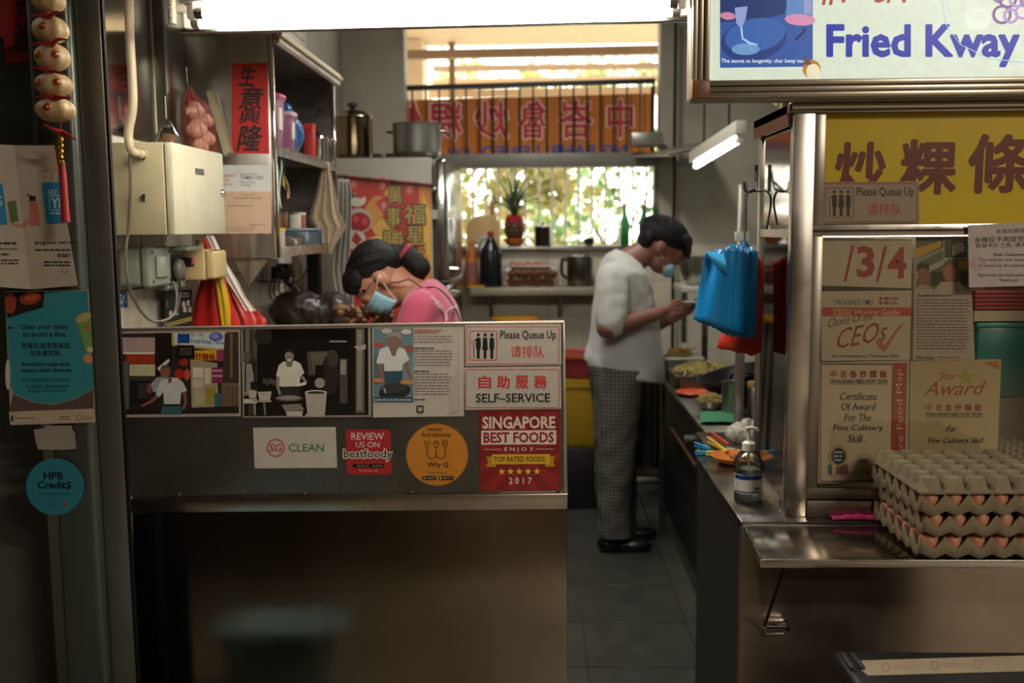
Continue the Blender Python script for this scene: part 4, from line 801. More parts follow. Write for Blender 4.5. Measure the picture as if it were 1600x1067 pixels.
# ---- egg trays and eggs
CW = .0492; NT = 6
def tray_mesh(flip=False, seed=0):
    rr = random.Random(seed); R_ = 10; n = NT*R_; g = []
    idx = [-.25] + [i/R_ for i in range(n+1)] + [NT+.25]
    for u in idx:
        row = []
        for v in idx:
            uu, vv = min(max(u, 0), NT), min(max(v, 0), NT); skirt = u < 0 or v < 0 or u > NT or v > NT
            fu, fv = (uu % 1)-.5, (vv % 1)-.5; a_, b_ = abs(fu), abs(fv)
            if flip:      # upside down: rows of blunt eight-sided cups
                d = max(a_, b_, (a_+b_)*.72); z = .024*max(0., min(1., (.47-d)/.11)) - .006
                if skirt: z = -.012
            else:
                peg = max(0., 1-2.6*max(.5-a_, .5-b_)); d = max(a_, b_, (a_+b_)*.72)
                z = -.018 + .023*max(0., min(1., (d-.16)/.30)) + .025*peg
                if skirt: z = -.016 + .010*max(0., 1-2.2*(.5-(a_ if v < 0 or v > NT else b_)))
            pu, pv = (uu + (u-uu)*.28)*CW, (vv + (v-vv)*.28)*CW
            row.append(V((pu, pv, z + rr.uniform(-.0007, .0007))))
        g.append(row)
    mb = MB(); mb.grid(g)
    return mb.build('egg_tray', M('tray_pulp', '#75684f', .95, var=.14, vscale=30, bump=.25, bscale=160), None, ang=50, solid=.002)
ty0 = 2.084; tx0 = fp.pt(1440, 868).x - .012; zt0 = ZK + .020
trays = []
lv = [0, .047, .094]
labs = ['bottom pulp egg tray of the stack on the flap', 'second pulp egg tray from the flap', 'third pulp egg tray, just under the cover tray']
tm0 = tray_mesh(False, 1)
for i in range(3):
    o = tm0 if i == 0 else tm0.copy()
    if i: COL.objects.link(o)
    o.location = (tx0 + (.0, .008, -.004)[i], ty0 + (.0, .002, -.004)[i], zt0+lv[i]); o.rotation_euler = (0, 0, (.0, -.015, .012)[i]); tag(o, labs[i], 'egg tray', 'stacked pulp egg trays')
cv = tray_mesh(True, 4); cv.location = (tx0-.006, ty0-.004, zt0+.137); cv.rotation_euler = (0, 0, .01); tag(cv, 'upside-down empty egg tray covering the stack', 'egg tray', 'stacked pulp egg trays')
prof = []
for i in range(13):
    a_ = -PI/2+PI*i/12; rz = math.sin(a_); r_ = math.cos(a_)*(.0215 - .0022*rz); prof.append((max(r_, 0), .0285*rz))
egg_me = MB().lathe(prof, (0, 0, 0), 16).build('egg', M('egg_shell', '#a3684a', .5, var=.08, vscale=4, sub=.1)); eggd = egg_me.data; first = True
rr = random.Random(3); nm = ('bottom', 'second', 'third'); en = 0
ordn = ['first', 'second', 'third', 'fourth', 'fifth', 'sixth']
for i in range(3):
    tr = Matrix.Translation(((tx0 + (.0, .008, -.004)[i]), ty0 + (.0, .002, -.004)[i], zt0+lv[i])) @ Euler((0, 0, (.0, -.015, .012)[i])).to_matrix().to_4x4()
    for a_ in range(NT):
        for b_ in range(NT):
            if not (b_ == 0 or a_ == 0): continue
            p = tr @ V(((a_+.5)*CW, (b_+.5)*CW, .0125))
            if first: o = egg_me; first = False
            else: o = bpy.data.objects.new('egg', eggd); COL.objects.link(o)
            o.location = p; o.rotation_euler = (rr.uniform(-.12, .12), rr.uniform(-.12, .12), rr.uniform(0, 6)); o.scale = [rr.uniform(.95, 1.02)]*3
            where = '%s egg from the near corner on the front row' % ordn[a_] if b_ == 0 else '%s egg back along the left side' % ordn[b_]
            tag(o, 'brown egg, %s, %s tray' % (where.replace('first egg from the near corner on the front row', 'the near corner one').replace(' egg', ''), nm[i]), 'egg', 'brown eggs in the stacked trays')
# eggs inside the case
ic = tm0.copy(); COL.objects.link(ic); ic.scale = (.7, .7, .9); ic.location = (at(1578, 690, 2.47).x, 2.458, ZK+.115); tag(ic, 'egg tray inside the case behind the award', 'egg tray')
tag(MB().box((at(1580, 690, 2.5).x+.01, 2.462, ZK+.013), (at(1580, 690, 2.5).x+.24, 2.54, ZK+.094)).build('carton_box', M('brown_card', '#6a5a44', .8, var=.1), None, bevel=.003), 'small carton under the egg tray in the case', 'box')
# pink cloth on the sill
g = []
for i in range(15):
    row = []
    for j in range(10):
        x = at(1298+i*5.4, 803, 2.385).x; a_ = PI*j/9; rad = .0075*(1+.25*math.sin(i*1.7)) * (0.45 + .55*math.sin(PI*min(1, max(.05, i/14))))
        row.append(V((x, 2.382 - math.cos(a_)*.013, ZK + .001 + math.sin(a_)*rad*1.4)))
    g.append(row)
tag(MB().grid(g).build('rolled_cloth', M('pink_cloth', '#a8285c', .8, bump=.2, bscale=60), None, ang=180, solid=.001), 'pink cloth rolled along the foot of the case', 'cloth')
# ---- light box sign
YLB = 2.33; LP = front(YLB)
lb = thing('light_box_sign', 'lit menu light box with blue Fried Kway lettering', 'light box', at(1400, 150, YLB))
fr = M('lightbox_frame_alu', '#b3a692', .35, .9, var=.06, vscale=12)
X0, X1 = at(1082, 60, YLB).x, at(1760, 60, YLB).x; Z0, Z1 = at(1300, 151, YLB).z, 2.30
fw = 27*YLB/FPX
for i in range(3):
    d = fw/3; yy = YLB - (.004, .0, .004)[i]
    MB().box((X0+d*i, yy, Z0), (X0+d*(i+1)-.0012, YLB+.015, Z1)).build('frame_strip', fr, lb, bevel=.003)
    MB().box((X0+fw, yy, Z0+d*i), (X1, YLB+.015, Z0+d*(i+1)-.0012)).build('frame_strip', fr, lb, bevel=.003)
MB().box((X0-.004, YLB+.0165, Z0-.006), (X1, 2.394, Z1)).build('box_body', M('lightbox_side', '#8d8576', .4, .7), lb, bevel=.01, seg=3)
MB().obox((X0+fw/2, YLB+.001, Z0+fw/2), (fw*1.06, .016, fw*1.06)).build('corner_bracket', M('corner_plastic', '#7a5230', .4), lb, bevel=.004)
k = Ink(front(YLB+.0135), .0); k.st = .00008
k.poly([(1108, -160), (1740, -160), (1740, 121), (1108, 128)], '#b9c4b4'); k.poly([(1125, -60), (1270, -60), (1270, 104), (1125, 106)], '#24488c')
k.poly([(1125, -60), (1225, -60), (1232, 0), (1225, 22), (1190, 30), (1125, 35)], '#10285c'); k.poly([(1232, -60), (1270, -60), (1270, 35), (1228, 28)], '#4f74a8'); k.ell(1178, 62, 52, 33, '#16306c', rot=-.2); k.ell(1180, 55, 48, 26, '#2b5396', rot=-.2); k.ell(1165, 77, 22, 9, '#5c84b4'); k.ell(1250, 31, 24, 9, '#b87a9c', rot=.05); k.ell(1137, 25, 12, 6, '#b0708f', rot=.1); k.poly([(1148, 12), (1168, 10), (1165, 30), (1158, 45), (1150, 36)], '#7d8ab8'); k.line([(1158, 42), (1160, 60), (1172, 68), (1184, 70)], [3, 3, 4, 2], '#8fb0cf'); k.line([(1243, 62), (1256, 50), (1258, 44)], 4, '#10204c'); k.poly([(1255, -20), (1268, -20), (1268, 22), (1256, 22)], '#7d86b0')
k.text('The secret to longevity: char kway teow.', 1127, 92, 1264, 100, '#c9d4d6', .008)
k.text('Fried Kway', 1292.5, 39.5, 1591.5, 103.5, '#08208c', .008, strike=1.7)
k.text('#1 - 5/4', 1282, -30, 1418, 8, '#8c2a22', .02)
for r_ in range(9):
    k.ring(1560+(r_*37) % 60, (r_*23) % 44-4, 9+(r_ % 3)*3, 4, ('#7a5590', '#9a78ac', '#5f3f7c')[r_ % 3])
k.line([(1472, 0), (1478, 40), (1500, 70), (1545, 92), (1620, 100)], 1.2, '#96b4bc'); k.ell(1525, 30, 20, 14, '#c2ccc2'); k.ell(1268, 108, 14, 14, '#9a6a22'); k.ell(1270, 112, 11, 12, '#c9c2a4'); k.poly([(1254, 92), (1262, 90), (1268, 101), (1258, 102)], '#5a4028')
k.build(lb, print_mat('lightbox_print', .35, emit=SIGN_GLOW))
# plant tip over the case
pt_ = thing('potted_plant', 'small leafy plant on top of the display case', 'plant', at(1200, 178, 2.6))
for i in range(9):
    a_ = i*2.4; c = V((XC0+.03, 2.62, ZCT+.02)); d = V((math.cos(a_)*.05, math.sin(a_)*.04, .03+.012*(i % 3)))
    MB().add([c, c+d*.5+V((-d.y, d.x, 0))*.25+V((0, 0, .012)), c+d, c+d*.5-V((-d.y, d.x, 0))*.25+V((0, 0, .012))], [(0, 1, 2, 3)]).build('leaf', M('pale_leaf', '#8f9a7a', .5), pt_, solid=.0008)
MB().lathe([(.014, 0), (.018, .02), (.016, .024)], (XC0+.03, 2.62, ZCT+.02), 14).build('pot', M('small_pot', '#6a5240', .6), pt_)

# ---- things on the side counter
sb = thing('sanitizer_bottle', 'clear pump bottle of hand sanitiser with blue label', 'bottle', at(1168, 778, 2.56)); c = fp.pt(1168, 780); c.z = ZK
s_ = c.y/FPX
MB().lathe([(.0, .001), (.034, .001), (.0362, .006), (.0362, .098), (.034, .110), (.026, .124), (.017, .131), (.0145, .133)], c, 28).build('body', thin_glass('clear_pet', '#e8ece6', .12, .10), sb)
MB().lathe([(0, .003), (.0335, .003), (.0335, .084), (0, .084)], c, 24).build('gel', M('sanitiser_gel', '#b4b8b0', .1, alpha=.5), sb)
g = []
for i in range(2):
    g.append([c + V((math.cos(a_)*.0366, math.sin(a_)*.0366, (.024, .073)[i])) for a_ in [(-PI*.98 + PI*.94*j/20) for j in range(21)]])
lbk = MB().grid(g).build('label', M('label_white', '#b8b4aa', .4), sb)
for z0_, z1_, m_ in ((.060, .071, '#14306c'), (.026, .029, '#14306c')):
    MB().grid([[c + V((math.cos(a_)*.0368, math.sin(a_)*.0368, zz_)) for a_ in [(-PI*.92 + PI*.8*j/16) for j in range(17)]] for zz_ in (z0_, z1_)]).build('label_band', M('label_blue', m_, .4), lbk)
MB().ell(c+V((-.012, -.0362, .071)), (.009, .002, .004), 12, 6).build('label_emblem', M('label_blue'), lbk)
for j in range(7): MB().box(c+V((.011+j*.0018, -.0362, .034)), c+V((.012+j*.0018, -.0345, .041))).build('barcode_stripe', BLACKP, lbk)
MB().lathe([(.0165, .131), (.0168, .150), (.012, .154), (.006, .156)], c, 20).build('collar', WHITEP, sb)
MB().tube([c+V((0, 0, .15)), c+V((0, 0, .185))], .005, 10).build('pump_stem', WHITEP, sb)
MB().tube([c+V((-.008, 0, .187)), c+V((.006, 0, .190)), c+V((.020, 0, .187)), c+V((.024, 0, .182))], .0062, 10, r1=.004).build('pump_head', WHITEP, sb)
MB().tube([c+V((0, 0, .13)), c+V((.006, 0, .01))], .0025, 6).build('dip_tube', WHITEP, sb)
# orange plate
def on_counter(px, py): q = fp.pt(px, py); q.z = ZK; return q
c = on_counter(1150, 722)
pl_ = thing('plate', 'round orange plastic plate with food scraps on the side counter', 'plate', c)
MB().lathe([(0, .004), (.05, .004), (.072, .018), (.078, .022), (.076, .019), (.052, .001), (0, .001)], c, 32).build('dish', M('orange_melamine', '#b5672a', .3), pl_)
sc_ = MB(); rr = random.Random(5)
for i in range(26):
    q = c + V((rr.gauss(.01, .018), rr.gauss(0, .018), .006+rr.random()*.006)); sc_.obox(q, (.012, .004, .003), Euler((rr.random()*3, rr.random()*3, rr.random()*6)).to_matrix())
o = sc_.build('food_scrap', M('food_scrap', '#6a4420', .6), pl_); o['kind'] = 'stuff'
for col_, x0, y0, x1, y1, nm_, dz in (('#2a86b4', 1086, 697, 1110, 706, 'blue peg lying at the upper left of the plate', .004), ('#2a86b4', 1086, 710, 1112, 712, 'blue peg lying flat in front of the plate', .004), ('#c9a41c', 1106, 694, 1136, 715, 'yellow peg leaning on the plate', .014), ('#c9a41c', 1103, 713, 1132, 714, 'yellow peg lying beside the flat blue one', .008), ('#a82820', 1112, 692, 1138, 710, 'red peg leaning on the plate rim', .026)):
    a, b = on_counter(x0, y0), on_counter(x1, y1); a.z += dz+.002; b.z += dz+.006; d = (b-a); R = rot_to(d); pg = thing('clothes_peg', nm_, 'peg', a, 'plastic pegs by the orange plate')
    for s_ in (-1, 1): MB().obox((a+b)/2 + R @ V((0, s_*.0035, 0)), (.009, .005, d.length), R @ Euler((s_*.04, 0, 0)).to_matrix()).build('arm', M('peg_'+col_[1:], col_, .4), pg, bevel=.0012)
    MB().cyl((a+b)/2 + R @ V((-.005, 0, 0)), (a+b)/2 + R @ V((.005, 0, 0)), .003, seg=8).build('spring', CHROME, pg)
# crumpled clear bag
c = on_counter(1150, 690); c += V((.02, 0, .03))
tag(blob('plastic_bag', [('e', c, (.05, .045, .033)), ('e', c+V((.02, .02, .015)), (.035, .03, .028))], .005, M('milky_bag', '#b5aca0', .35, alpha=.75), None, 2, .012, 40), 'crumpled translucent plastic bag behind the orange plate', 'bag')
# black crate at the lower right
cr = thing('crate', 'black lidded bin with pale label strip in front of the counter', 'bin', at(1480, 1060, 1.9)); cr.location.z = 0
YB0, YB1 = 1.74, 1.96; zt_ = at(1450, 1016, YB1).z; P0 = at(1300, 1030, YB1); P1 = at(1700, 1030, YB1)
MB().box((P0.x+.012, YB0+.012, 0), (P1.x, YB1-.012, zt_-.03)).build('body', BLACKP, cr, bevel=.02, seg=3)
MB().box((P0.x, YB0, zt_-.032), (P1.x+.01, YB1, zt_)).build('lid', M('bin_lid', '#131211', .45), cr, bevel=.012, seg=3)
for j in range(2): MB().obox((P0.x+.012+.020*j, YB1-.06, zt_+.003), (.010, .07, .010)).build('lid_clip', M('bin_clip', '#2a2724', .4), cr, bevel=.003)
t, k = sheet('bin_label', 'pale warning label strip on the black bin lid', 'label', Plane((0, 0, zt_+.0005), (0, 0, 1)), [(1344, 1033), (1600, 1025), (1650, 1024), (1650, 1048), (1356, 1056), (1344, 1046)], '#8a7a62', .001)
k.ring(1384, 1044, 7, 1.6, '#7a4a3a'); k.ring(1460, 1041, 7, 1.6, '#7a4a3a'); k.lines(1396, 1040, 1440, 1048, 2, '#7a5a4a'); k.lines(1475, 1036, 1515, 1045, 2, '#7a5a4a'); k.ring(1528, 1039, 7, 1.6, '#7a4a3a'); k.build(t, PW)
# tub in the aisle, outside the frame, mirrored by the lower counter sheet
tb = thing('plastic_tub', 'pale blue plastic tub on the aisle floor', 'tub', (-.90, 1.72, 0))
MB().lathe([(.20, .002), (.22, .01), (.28, .33), (.295, .33), (.295, .345), (.27, .345), (.21, .02), (0, .02)], (-.90, 1.72, 0), 32, sq=5).build('tub_body', M('tub_blue', '#9fbcc4', .25), tb)
# ================================================================ LEFT WALL
# steel lining above the fuse box
YS = 3.26; XW = XL + .008
zl = at(285, 232, 3.2).z
ln = thing('wall_lining', 'tall stainless lining sheets fixed high on the left wall', 'wall lining', (XL, 2.9, zl))
MB().box((XL+.001, 2.56, zl), (XL+.012, 2.86, ZC)).build('lining_sheet', MIRROR, ln)
MB().box((XL+.001, 2.864, zl), (XL+.012, 3.02, ZC)).build('lining_sheet', M('lining_b', '#8c897f', .25, 1, var=.1, stretch=(1, 1, 6), vscale=4), ln)
MB().box((XL+.001, 3.024, zl), (XL+.05, 3.20, ZC)).build('lining_return', M('lining_b'), ln, bevel=.002)
MB().cyl((XL+.014, 3.022, zl), (XL+.014, 3.022, ZC), .003, seg=6).build('seam_bead', M('seam_cream', '#b5ab90', .5), ln)
# conduit pipe
pp = [at(201, -20, 2.62), at(203, 60, 2.62), at(207, 130, 2.62), at(207, 170, 2.62), at(201, 205, 2.62), at(202, 226, 2.62), at(206, 236, 2.63), at(216, 240, 2.645), at(226, 241, 2.66)]
def curve(pts, n=6):
    out = []
    P = [V(p) for p in pts]
    for i in range(len(P)-1):
        p0, p1, p2, p3 = P[max(0, i-1)], P[i], P[i+1], P[min(len(P)-1, i+2)]
        for j in range(n):
            t = j/n; out.append(.5*((2*p1) + (p2-p0)*t + (2*p0-5*p1+4*p2-p3)*t*t + (3*p1-p0-3*p2+p3)*t**3))
    return out + [P[-1]]
cd = thing('conduit_pipe', 'cream conduit pipe running down into the fuse box', 'pipe', at(203, 230, 2.62))
MB().tube(curve(pp), .0115, 12).build('pipe', M('conduit_cream2', '#b8a888', .45, var=.06), cd)
for p, q in ((6.6, 7.0), (7.6, 8.0)):
    a = pp[7]; b = pp[8]
MB().cyl(pp[7], pp[7].lerp(pp[8], .35), .0135, seg=12).build('coupling', M('conduit_cream2'), cd); MB().cyl(pp[8].lerp(pp[7], .2), pp[8], .0145, seg=12).build('coupling', M('conduit_cream2'), cd)
# fuse box: side towards the viewer, door towards the passage
def wx(px, Y): return at(px, 300, Y).x
YX = 2.66; bx0, bx1 = XW+.004, at(264, 300, YX).x; bz0, bz1 = at(240, 367, YX).z, at(240, 222, YX).z; YXB = bx1*1.0
YE = -bx1*FPX/(845-345)*1.0; YE = abs(bx1)*FPX/500
fb_ = thing('fuse_box', 'cream metal fuse box with keyed door on the left wall', 'fuse box', (bx0, YX, bz0))
boxm = M('fusebox_paint', '#a39878', .45, var=.05, vscale=10, dirt=('#6a5c42', 8, .35)); doorm = M('fusebox_door', '#b8b296', .45, var=.05, vscale=12, dirt=('#7d7052', 9, .25))
MB().box((bx0, YX, bz0), (bx1-.012, YE, bz1)).build('body', boxm, fb_, bevel=.003)
dr = MB().box((bx1-.009, YX+.003, bz0), (bx1+.012, YE+.004, bz1)).build('door', doorm, fb_, bevel=.003)
c = (bx1+.012, YE-.02, at(330, 302, YE).z); R = Euler((0, PI/2, 0)).to_matrix()
MB().lathe([(0, .008), (.009, .008), (.012, .002), (.012, 0)], c, 16, R).build('lock', CHROME, dr)
MB().box((bx1+.012, (YX+YE)/2-.035, bz1-.075), (bx1+.0135, (YX+YE)/2+.035, bz1-.058)).build('name_plate', M('plate_grey', '#4f4c44', .4, .5), dr)
MB().cyl(at(226, 309, YX-.0004), at(226, 309, YX+.002), .0105, seg=20).build('knockout_hole', BLACKP, fb_)
# weatherproof switches
SWG = M('switch_grey', '#6f7568', .45, var=.05)
def switch(label, px0, px1, py0, py1, Y, kind):
    x0 = XW+.001; z0, z1 = at(px0, py1, Y).z, at(px0, py0, Y).z; x1 = at(px1, 420, Y).x
    y1 = Y + .15
    s = thing('power_switch', label, 'switch', (x0, Y, z0))
    MB().box((x0, Y, z0), (x1-.03, y1, z1)).build('back_box', SWG, s, bevel=.012, seg=3)
    fc = MB().box((x1-.028, Y-.003, z0-.004), (x1, y1+.003, z1+.004)).build('cover', M('switch_cover', '#7c8274', .4), s, bevel=.010, seg=3)
    if kind == 0:
        MB().box((x1, Y+.03, z0+.022), (x1+.008, y1-.035, z1-.022)).build('rocker_window', M('switch_window', '#8e9486', .25), fc, bevel=.006, seg=3)
    else:
        MB().box((x1-.002, Y+.02, z0+.02), (x1+.003, y1-.02, z1-.02)).build('socket_plate', BLACKP, fc)
        MB().ell((x1+.012, Y+.055, z0+.055), (.020, .026, .034), 14, 10).build('plug', M('plug_grey', '#5d584e', .4), fc); MB().box((x1+.002, Y+.095, z0+.06), (x1+.035, Y+.125, z1-.03)).build('plug', BLACKP, fc)
        MB().obox((x1+.036, Y+.11, z1-.04), (.003, .018, .02)).build('red_mark', M('red_mark', '#a8382c', .4), fc)
        MB().box((x1-.002, Y+.01, z1-.008), (x1+.055, y1-.01, z1+.004)).build('raised_flap', M('switch_cover'), fc, bevel=.003)
    for yy in (Y+.012, y1-.012):
        for zz_ in (z0+.012, z1-.012): MB().cyl((x1-.001, yy, zz_), (x1+.002, yy, zz_), .004, seg=8).build('screw', BLACKM, fc)
    return s
switch('grey weatherproof switch left of the open socket', 196, 236, 388, 448, 2.70, 0)
switch('grey weatherproof socket with its flap up and plugs in', 236, 262, 388, 452, 2.865, 1)
# cream door chime box and small white box
a = at(297, 438, 3.03); b = at(334, 390, 3.03)
cb = thing('cream_box', 'small cream plastic box right of the socket', 'box', (a.x, 3.03, a.z))
MB().box((XW+.001, 3.03, a.z), (b.x-.03, 3.16, b.z)).build('body', M('old_cream_plastic', '#b39c6c', .45, var=.06), cb, bevel=.006, seg=3)
MB().box((b.x-.03, 3.035, a.z+.003), (b.x, 3.155, b.z-.004)).build('cover', M('old_cream_plastic'), cb, bevel=.008, seg=3); MB().cyl((b.x-.05, 3.05, b.z), (b.x-.05, 3.05, b.z+.03), .012, seg=12).build('hanger', M('old_cream_plastic'), cb)
MB().box((b.x-.02, 3.05, b.z-.0045), (b.x-.004, 3.12, b.z-.0015)).build('vent', M('vent_brown', '#4f4230', .6), cb)
# cable loop from fuse box to socket
cab = curve([at(203, 238, 2.63), at(204, 290, 2.645), at(202, 350, 2.66), at(197, 390, 2.655), at(200, 440, 2.66), at(215, 478, 2.72), at(235, 500, 2.76), at(256, 501, 2.80), at(272, 490, 2.86), at(276, 460, 2.88), at(270, 440, 2.89)])
tag(MB().tube(cab, .004, 8).build('power_cable', M('cable_grey', '#5d5646', .5)), 'grey cable looping from the fuse box to the socket', 'cable')
tag(MB().tube(curve([at(254, 512, 2.80), at(262, 500, 2.82), at(276, 488, 2.87), at(281, 460, 2.90), at(280, 440, 2.9)]), .003, 8).build('power_cable', BLACKP), 'thin black cable under the open socket', 'cable')
# stickers on the tiles
WP = Plane((XW+.0005, 0, 0), (1, 0, 0))
t, k = sheet('wall_sticker', 'small blue square sticker on the tiles under the switch', 'sticker', WP, [(180, 455), (198, 455), (199, 480), (181, 480)], '#1f4f78', .0008)
k.text('EX', 184, 460, 196, 474, '#b8c0c0', .02); k.rframe(182, 457, 198, 478, 1, .8, '#b8c0c0', '#1f4f78') if False else None; k.build(t, VIN)
t, k = sheet('wall_leaflet', 'dark green printed leaflet hanging on the tiles under the socket', 'leaflet', Plane((XW+.03, 0, 0), (1, 0, 0)), [(256, 455), (299, 452), (299, 510), (259, 516)], '#12241e', .001)
for x, y in ((266, 489), (275, 487), (288, 482), (293, 472), (296, 482), (286, 474)): k.ell(x, y, 2.6, 3.6, '#b5b0a2', 10); k.ell(x, y+3.5, 3, 2.4, '#b5b0a2', 8)
k.lines(274, 456, 296, 465, 2, '#b5b0a2', .5); k.poly([(260, 505), (299, 494), (299, 501), (260, 511)], '#9a8a4a'); k.lines(263, 505, 290, 508, 1, '#2a2a1c', .5, sl=-.25); k.text('IS', 259, 470, 262, 480, '#b5b0a2'); k.build(t, VIN)

# ================================================================ HANGING WALL CABINET
YA = 3.30; xa = at(430, 250, YA).x; zA0, zA1 = at(400, 403, YA).z, at(400, 52, YA).z; YAE = abs(xa)*FPX/(845-528); zAm = at(430, 228, YA).z; zAm2 = at(430, 226, YA).z
wc = thing('wall_cabinet', 'open stainless wall cabinet hung on the left wall', 'cabinet', (XL, YA, zA0))
MB().box((XW+.001, YA, zA0), (xa, YA+.012, zA1)).build('end_panel', STEEL, wc, bevel=.002)
MB().box((xa-.012, YA-.002, zA0), (xa+.004, YA+.016, zA1)).build('corner_post', CHROME, wc, bevel=.002)
MB().box((XW+.001, YAE-.012, zA0), (xa, YAE, zA1)).build('end_panel', STEEL_D, wc)
MB().box((xa-.012, YAE-.014, zA0+.30), (xa+.004, YAE+.002, zA1)).build('corner_post', CHROME, wc, bevel=.002)
MB().box((XW+.001, YA+.012, zA0), (xa, YAE-.012, zA0+.014)).build('bottom_shelf', STEEL, wc)
MB().box((xa-.004, YA+.012, zA0), (xa+.001, YAE-.012, zA0+.035)).build('shelf_lip', STEEL_H, wc)
MB().box((XW+.001, YA+.012, zAm-.012), (xa, YAE-.012, zAm)).build('middle_shelf', STEEL, wc)
MB().box((xa-.004, YA+.012, zAm-.03), (xa+.001, YAE-.012, zAm+.004)).build('shelf_lip', STEEL_H, wc)
MB().box((XW+.001, YA+.012, zA0+.014), (XW+.006, YAE-.012, zA1-.03)).build('back_sheet', STEEL_D, wc)
MB().box((XW+.001, YA-.01, zA1), (xa+.03, YAE+.01, zA1+.012)).build('roof_sheet', STEEL, wc)
for zz_, xx, r_ in ((zA1-.004, xa+.028, .011), (zA1-.03, xa+.016, .008)): MB().cyl((xx, YA-.01, zz_), (xx, YAE+.01, zz_), r_, seg=12).build('top_trim', M('trim_cream', '#b3a58a', .35, .7), wc)
MB().box((xa+.002, YA-.004, zA1-.03), (xa+.028, YAE, zA1)).build('top_fascia', STEEL_D, wc)
# papers on its end panel
EP = front(YA-.0005)
t, k = sheet('red_banner', 'red paper banner with four brushed black characters on the cabinet', 'banner', EP, [(362, 99), (418, 98), (421, 240), (362, 240)], '#a62018', .0008)
for ch_, y0_, y1_, x0_, x1_ in (('生', 104, 134, 376, 399), ('意', 136, 172, 376, 410), ('興', 173, 193, 374, 407), ('隆', 196, 236, 374, 409)): k.text(ch_, x0_, y0_, x1_, y1_, '#120a08', .028, sh=.2)
k.build(t, PW)
t, k = sheet('licence', 'food licence, white above and peach below, on the cabinet end', 'licence', EP, [(343, 258), (424, 258), (424, 365), (345, 365)], '#b0a898', .0008)
k.rect(344, 258, 424, 299, '#b5b5b0'); k.rect(345, 299, 424, 365, '#b0937a'); k.text('Singapore', 341, 271, 368, 278, '#a04a44', .01); k.text('Food', 345, 279, 357, 284, '#a04a44', .01); k.text('Agency', 345, 285, 362, 291, '#a04a44', .01); k.text('Licence Number', 376, 270, 402, 273.5, '#333'); k.text('THM0211003', 376, 274.5, 411, 280.5, '#222', .005); k.text('Date of Expiry', 376, 283, 399, 287, '#333'); k.text('31/08/2021', 376, 288, 392, 291, '#333')
k.rect(346, 303, 353, 305, '#5a4a3c'); k.text('FOOD SHOP', 382, 303, 397, 305.5, '#4a3c30'); k.lines(366, 308, 410, 311, 1, '#4a3c30'); k.lines(356, 320, 396, 323, 1, '#4a3c30'); k.rect(346, 330, 351, 348, '#2c2420'); k.lines(346, 331, 351, 348, 6, '#b0937a', .3); k.lines(390, 350, 416, 353, 1, '#4a3c30'); k.lines(346, 354, 400, 363, 3, '#6a5848', .3); k.build(t, PW)
# bracket under the cabinet
tag(MB().prism([at(365, 405, YA+.02), at(420, 405, YA+.02), at(388, 448, YA+.02)], (0, .004, 0)).build('shelf_bracket', STEEL), 'triangular steel gusset plate under the wall cabinet', 'bracket')
# hooks, net bag of garlic, clear bag, cardboard
nb = thing('net_bag', 'red net bag of whole garlic hanging over the fuse box', 'bag', at(315, 245, 3.10))
gk = M('garlic_pink', '#b58a74', .5, var=.12, vscale=20, bump=.1)
for x, y, r_ in ((304, 175, 15), (307, 203, 16), (312, 230, 13), (322, 190, 11), (324, 218, 12)):
    c = at(x, y, 3.10 + (.02 if x > 315 else 0)); s_ = 3.1/FPX; g = []
    for i in range(9):
        a_ = -PI/2+PI*i/8; g.append([c + V((r_*s_*math.cos(a_)*math.cos(th)*(1+.10*abs(math.cos(3*th))), r_*s_*math.cos(a_)*math.sin(th)*(1+.10*abs(math.cos(3*th))), r_*s_*(.85+.25*(i > 6))*math.sin(a_))) for th in [2*PI*j/24 for j in range(24)]])
    tag(MB().grid(g, closed_u=True).build('garlic_bulb', gk), {304: 'top garlic bulb at the front of the red net bag', 307: 'middle garlic bulb at the front of the red net bag', 312: 'lowest garlic bulb at the front of the red net bag', 322: 'upper rear garlic bulb in the red net bag', 324: 'lower rear garlic bulb in the red net bag'}[x], 'garlic', 'garlic in the net bag')
g = []
for i, (x, y, r_) in enumerate(((297, 138, 3), (299, 150, 8), (305, 165, 21), (310, 200, 25), (316, 232, 23), (326, 262, 14), (330, 278, 8))):
    c = at(x, y, 3.11); g.append([c + V((math.cos(2*PI*j/22)*r_*3.1/FPX*1.02, math.sin(2*PI*j/22)*r_*3.1/FPX*.9, .006*math.sin(5*j))) for j in range(22)])
mb = MB(); mb.grid(g, closed_u=True); netm = M('red_net', '#8e1f1c', .5, alpha=.22)
mb.build('netting', netm, nb, ang=180)
for j in range(0, 22, 2): MB().tube([r[j] for r in g], .0009, 5).build('strand', M('red_strand', '#7d1512', .5), nb)
MB().tube([at(292, 105, 3.12), at(293, 125, 3.12), at(296, 140, 3.11)], .002, 6).build('hook', CHROME, nb)
tag(MB().prism([at(322, 143, 3.22), at(330, 141, 3.22), at(358, 238, 3.22), at(350, 244, 3.22)], (0, .05, 0)).build('cardboard_pad', M('old_card', '#8f8464', .8, var=.1)), 'old cream pad of card leaning beside the garlic bag', 'pad')
clb = thing('clear_bag', 'clear plastic bag with wrapped packet hanging over the fuse box', 'bag', at(262, 225, 2.95))
g = []
for i, (x, y, r_) in enumerate(((260, 184, 2), (262, 192, 6), (262, 205, 13), (262, 216, 20), (262, 226, 23))):
    c = at(x, y, 2.93); g.append([c + V((math.cos(2*PI*j/20)*r_*2.93/FPX*(1+.1*math.sin(3*j)), math.sin(2*PI*j/20)*r_*2.93/FPX*.7, 0)) for j in range(20)])
MB().grid(g, closed_u=True).build('film', thin_glass('bag_film', '#d8d6ca', .15, .18), clb, ang=180)
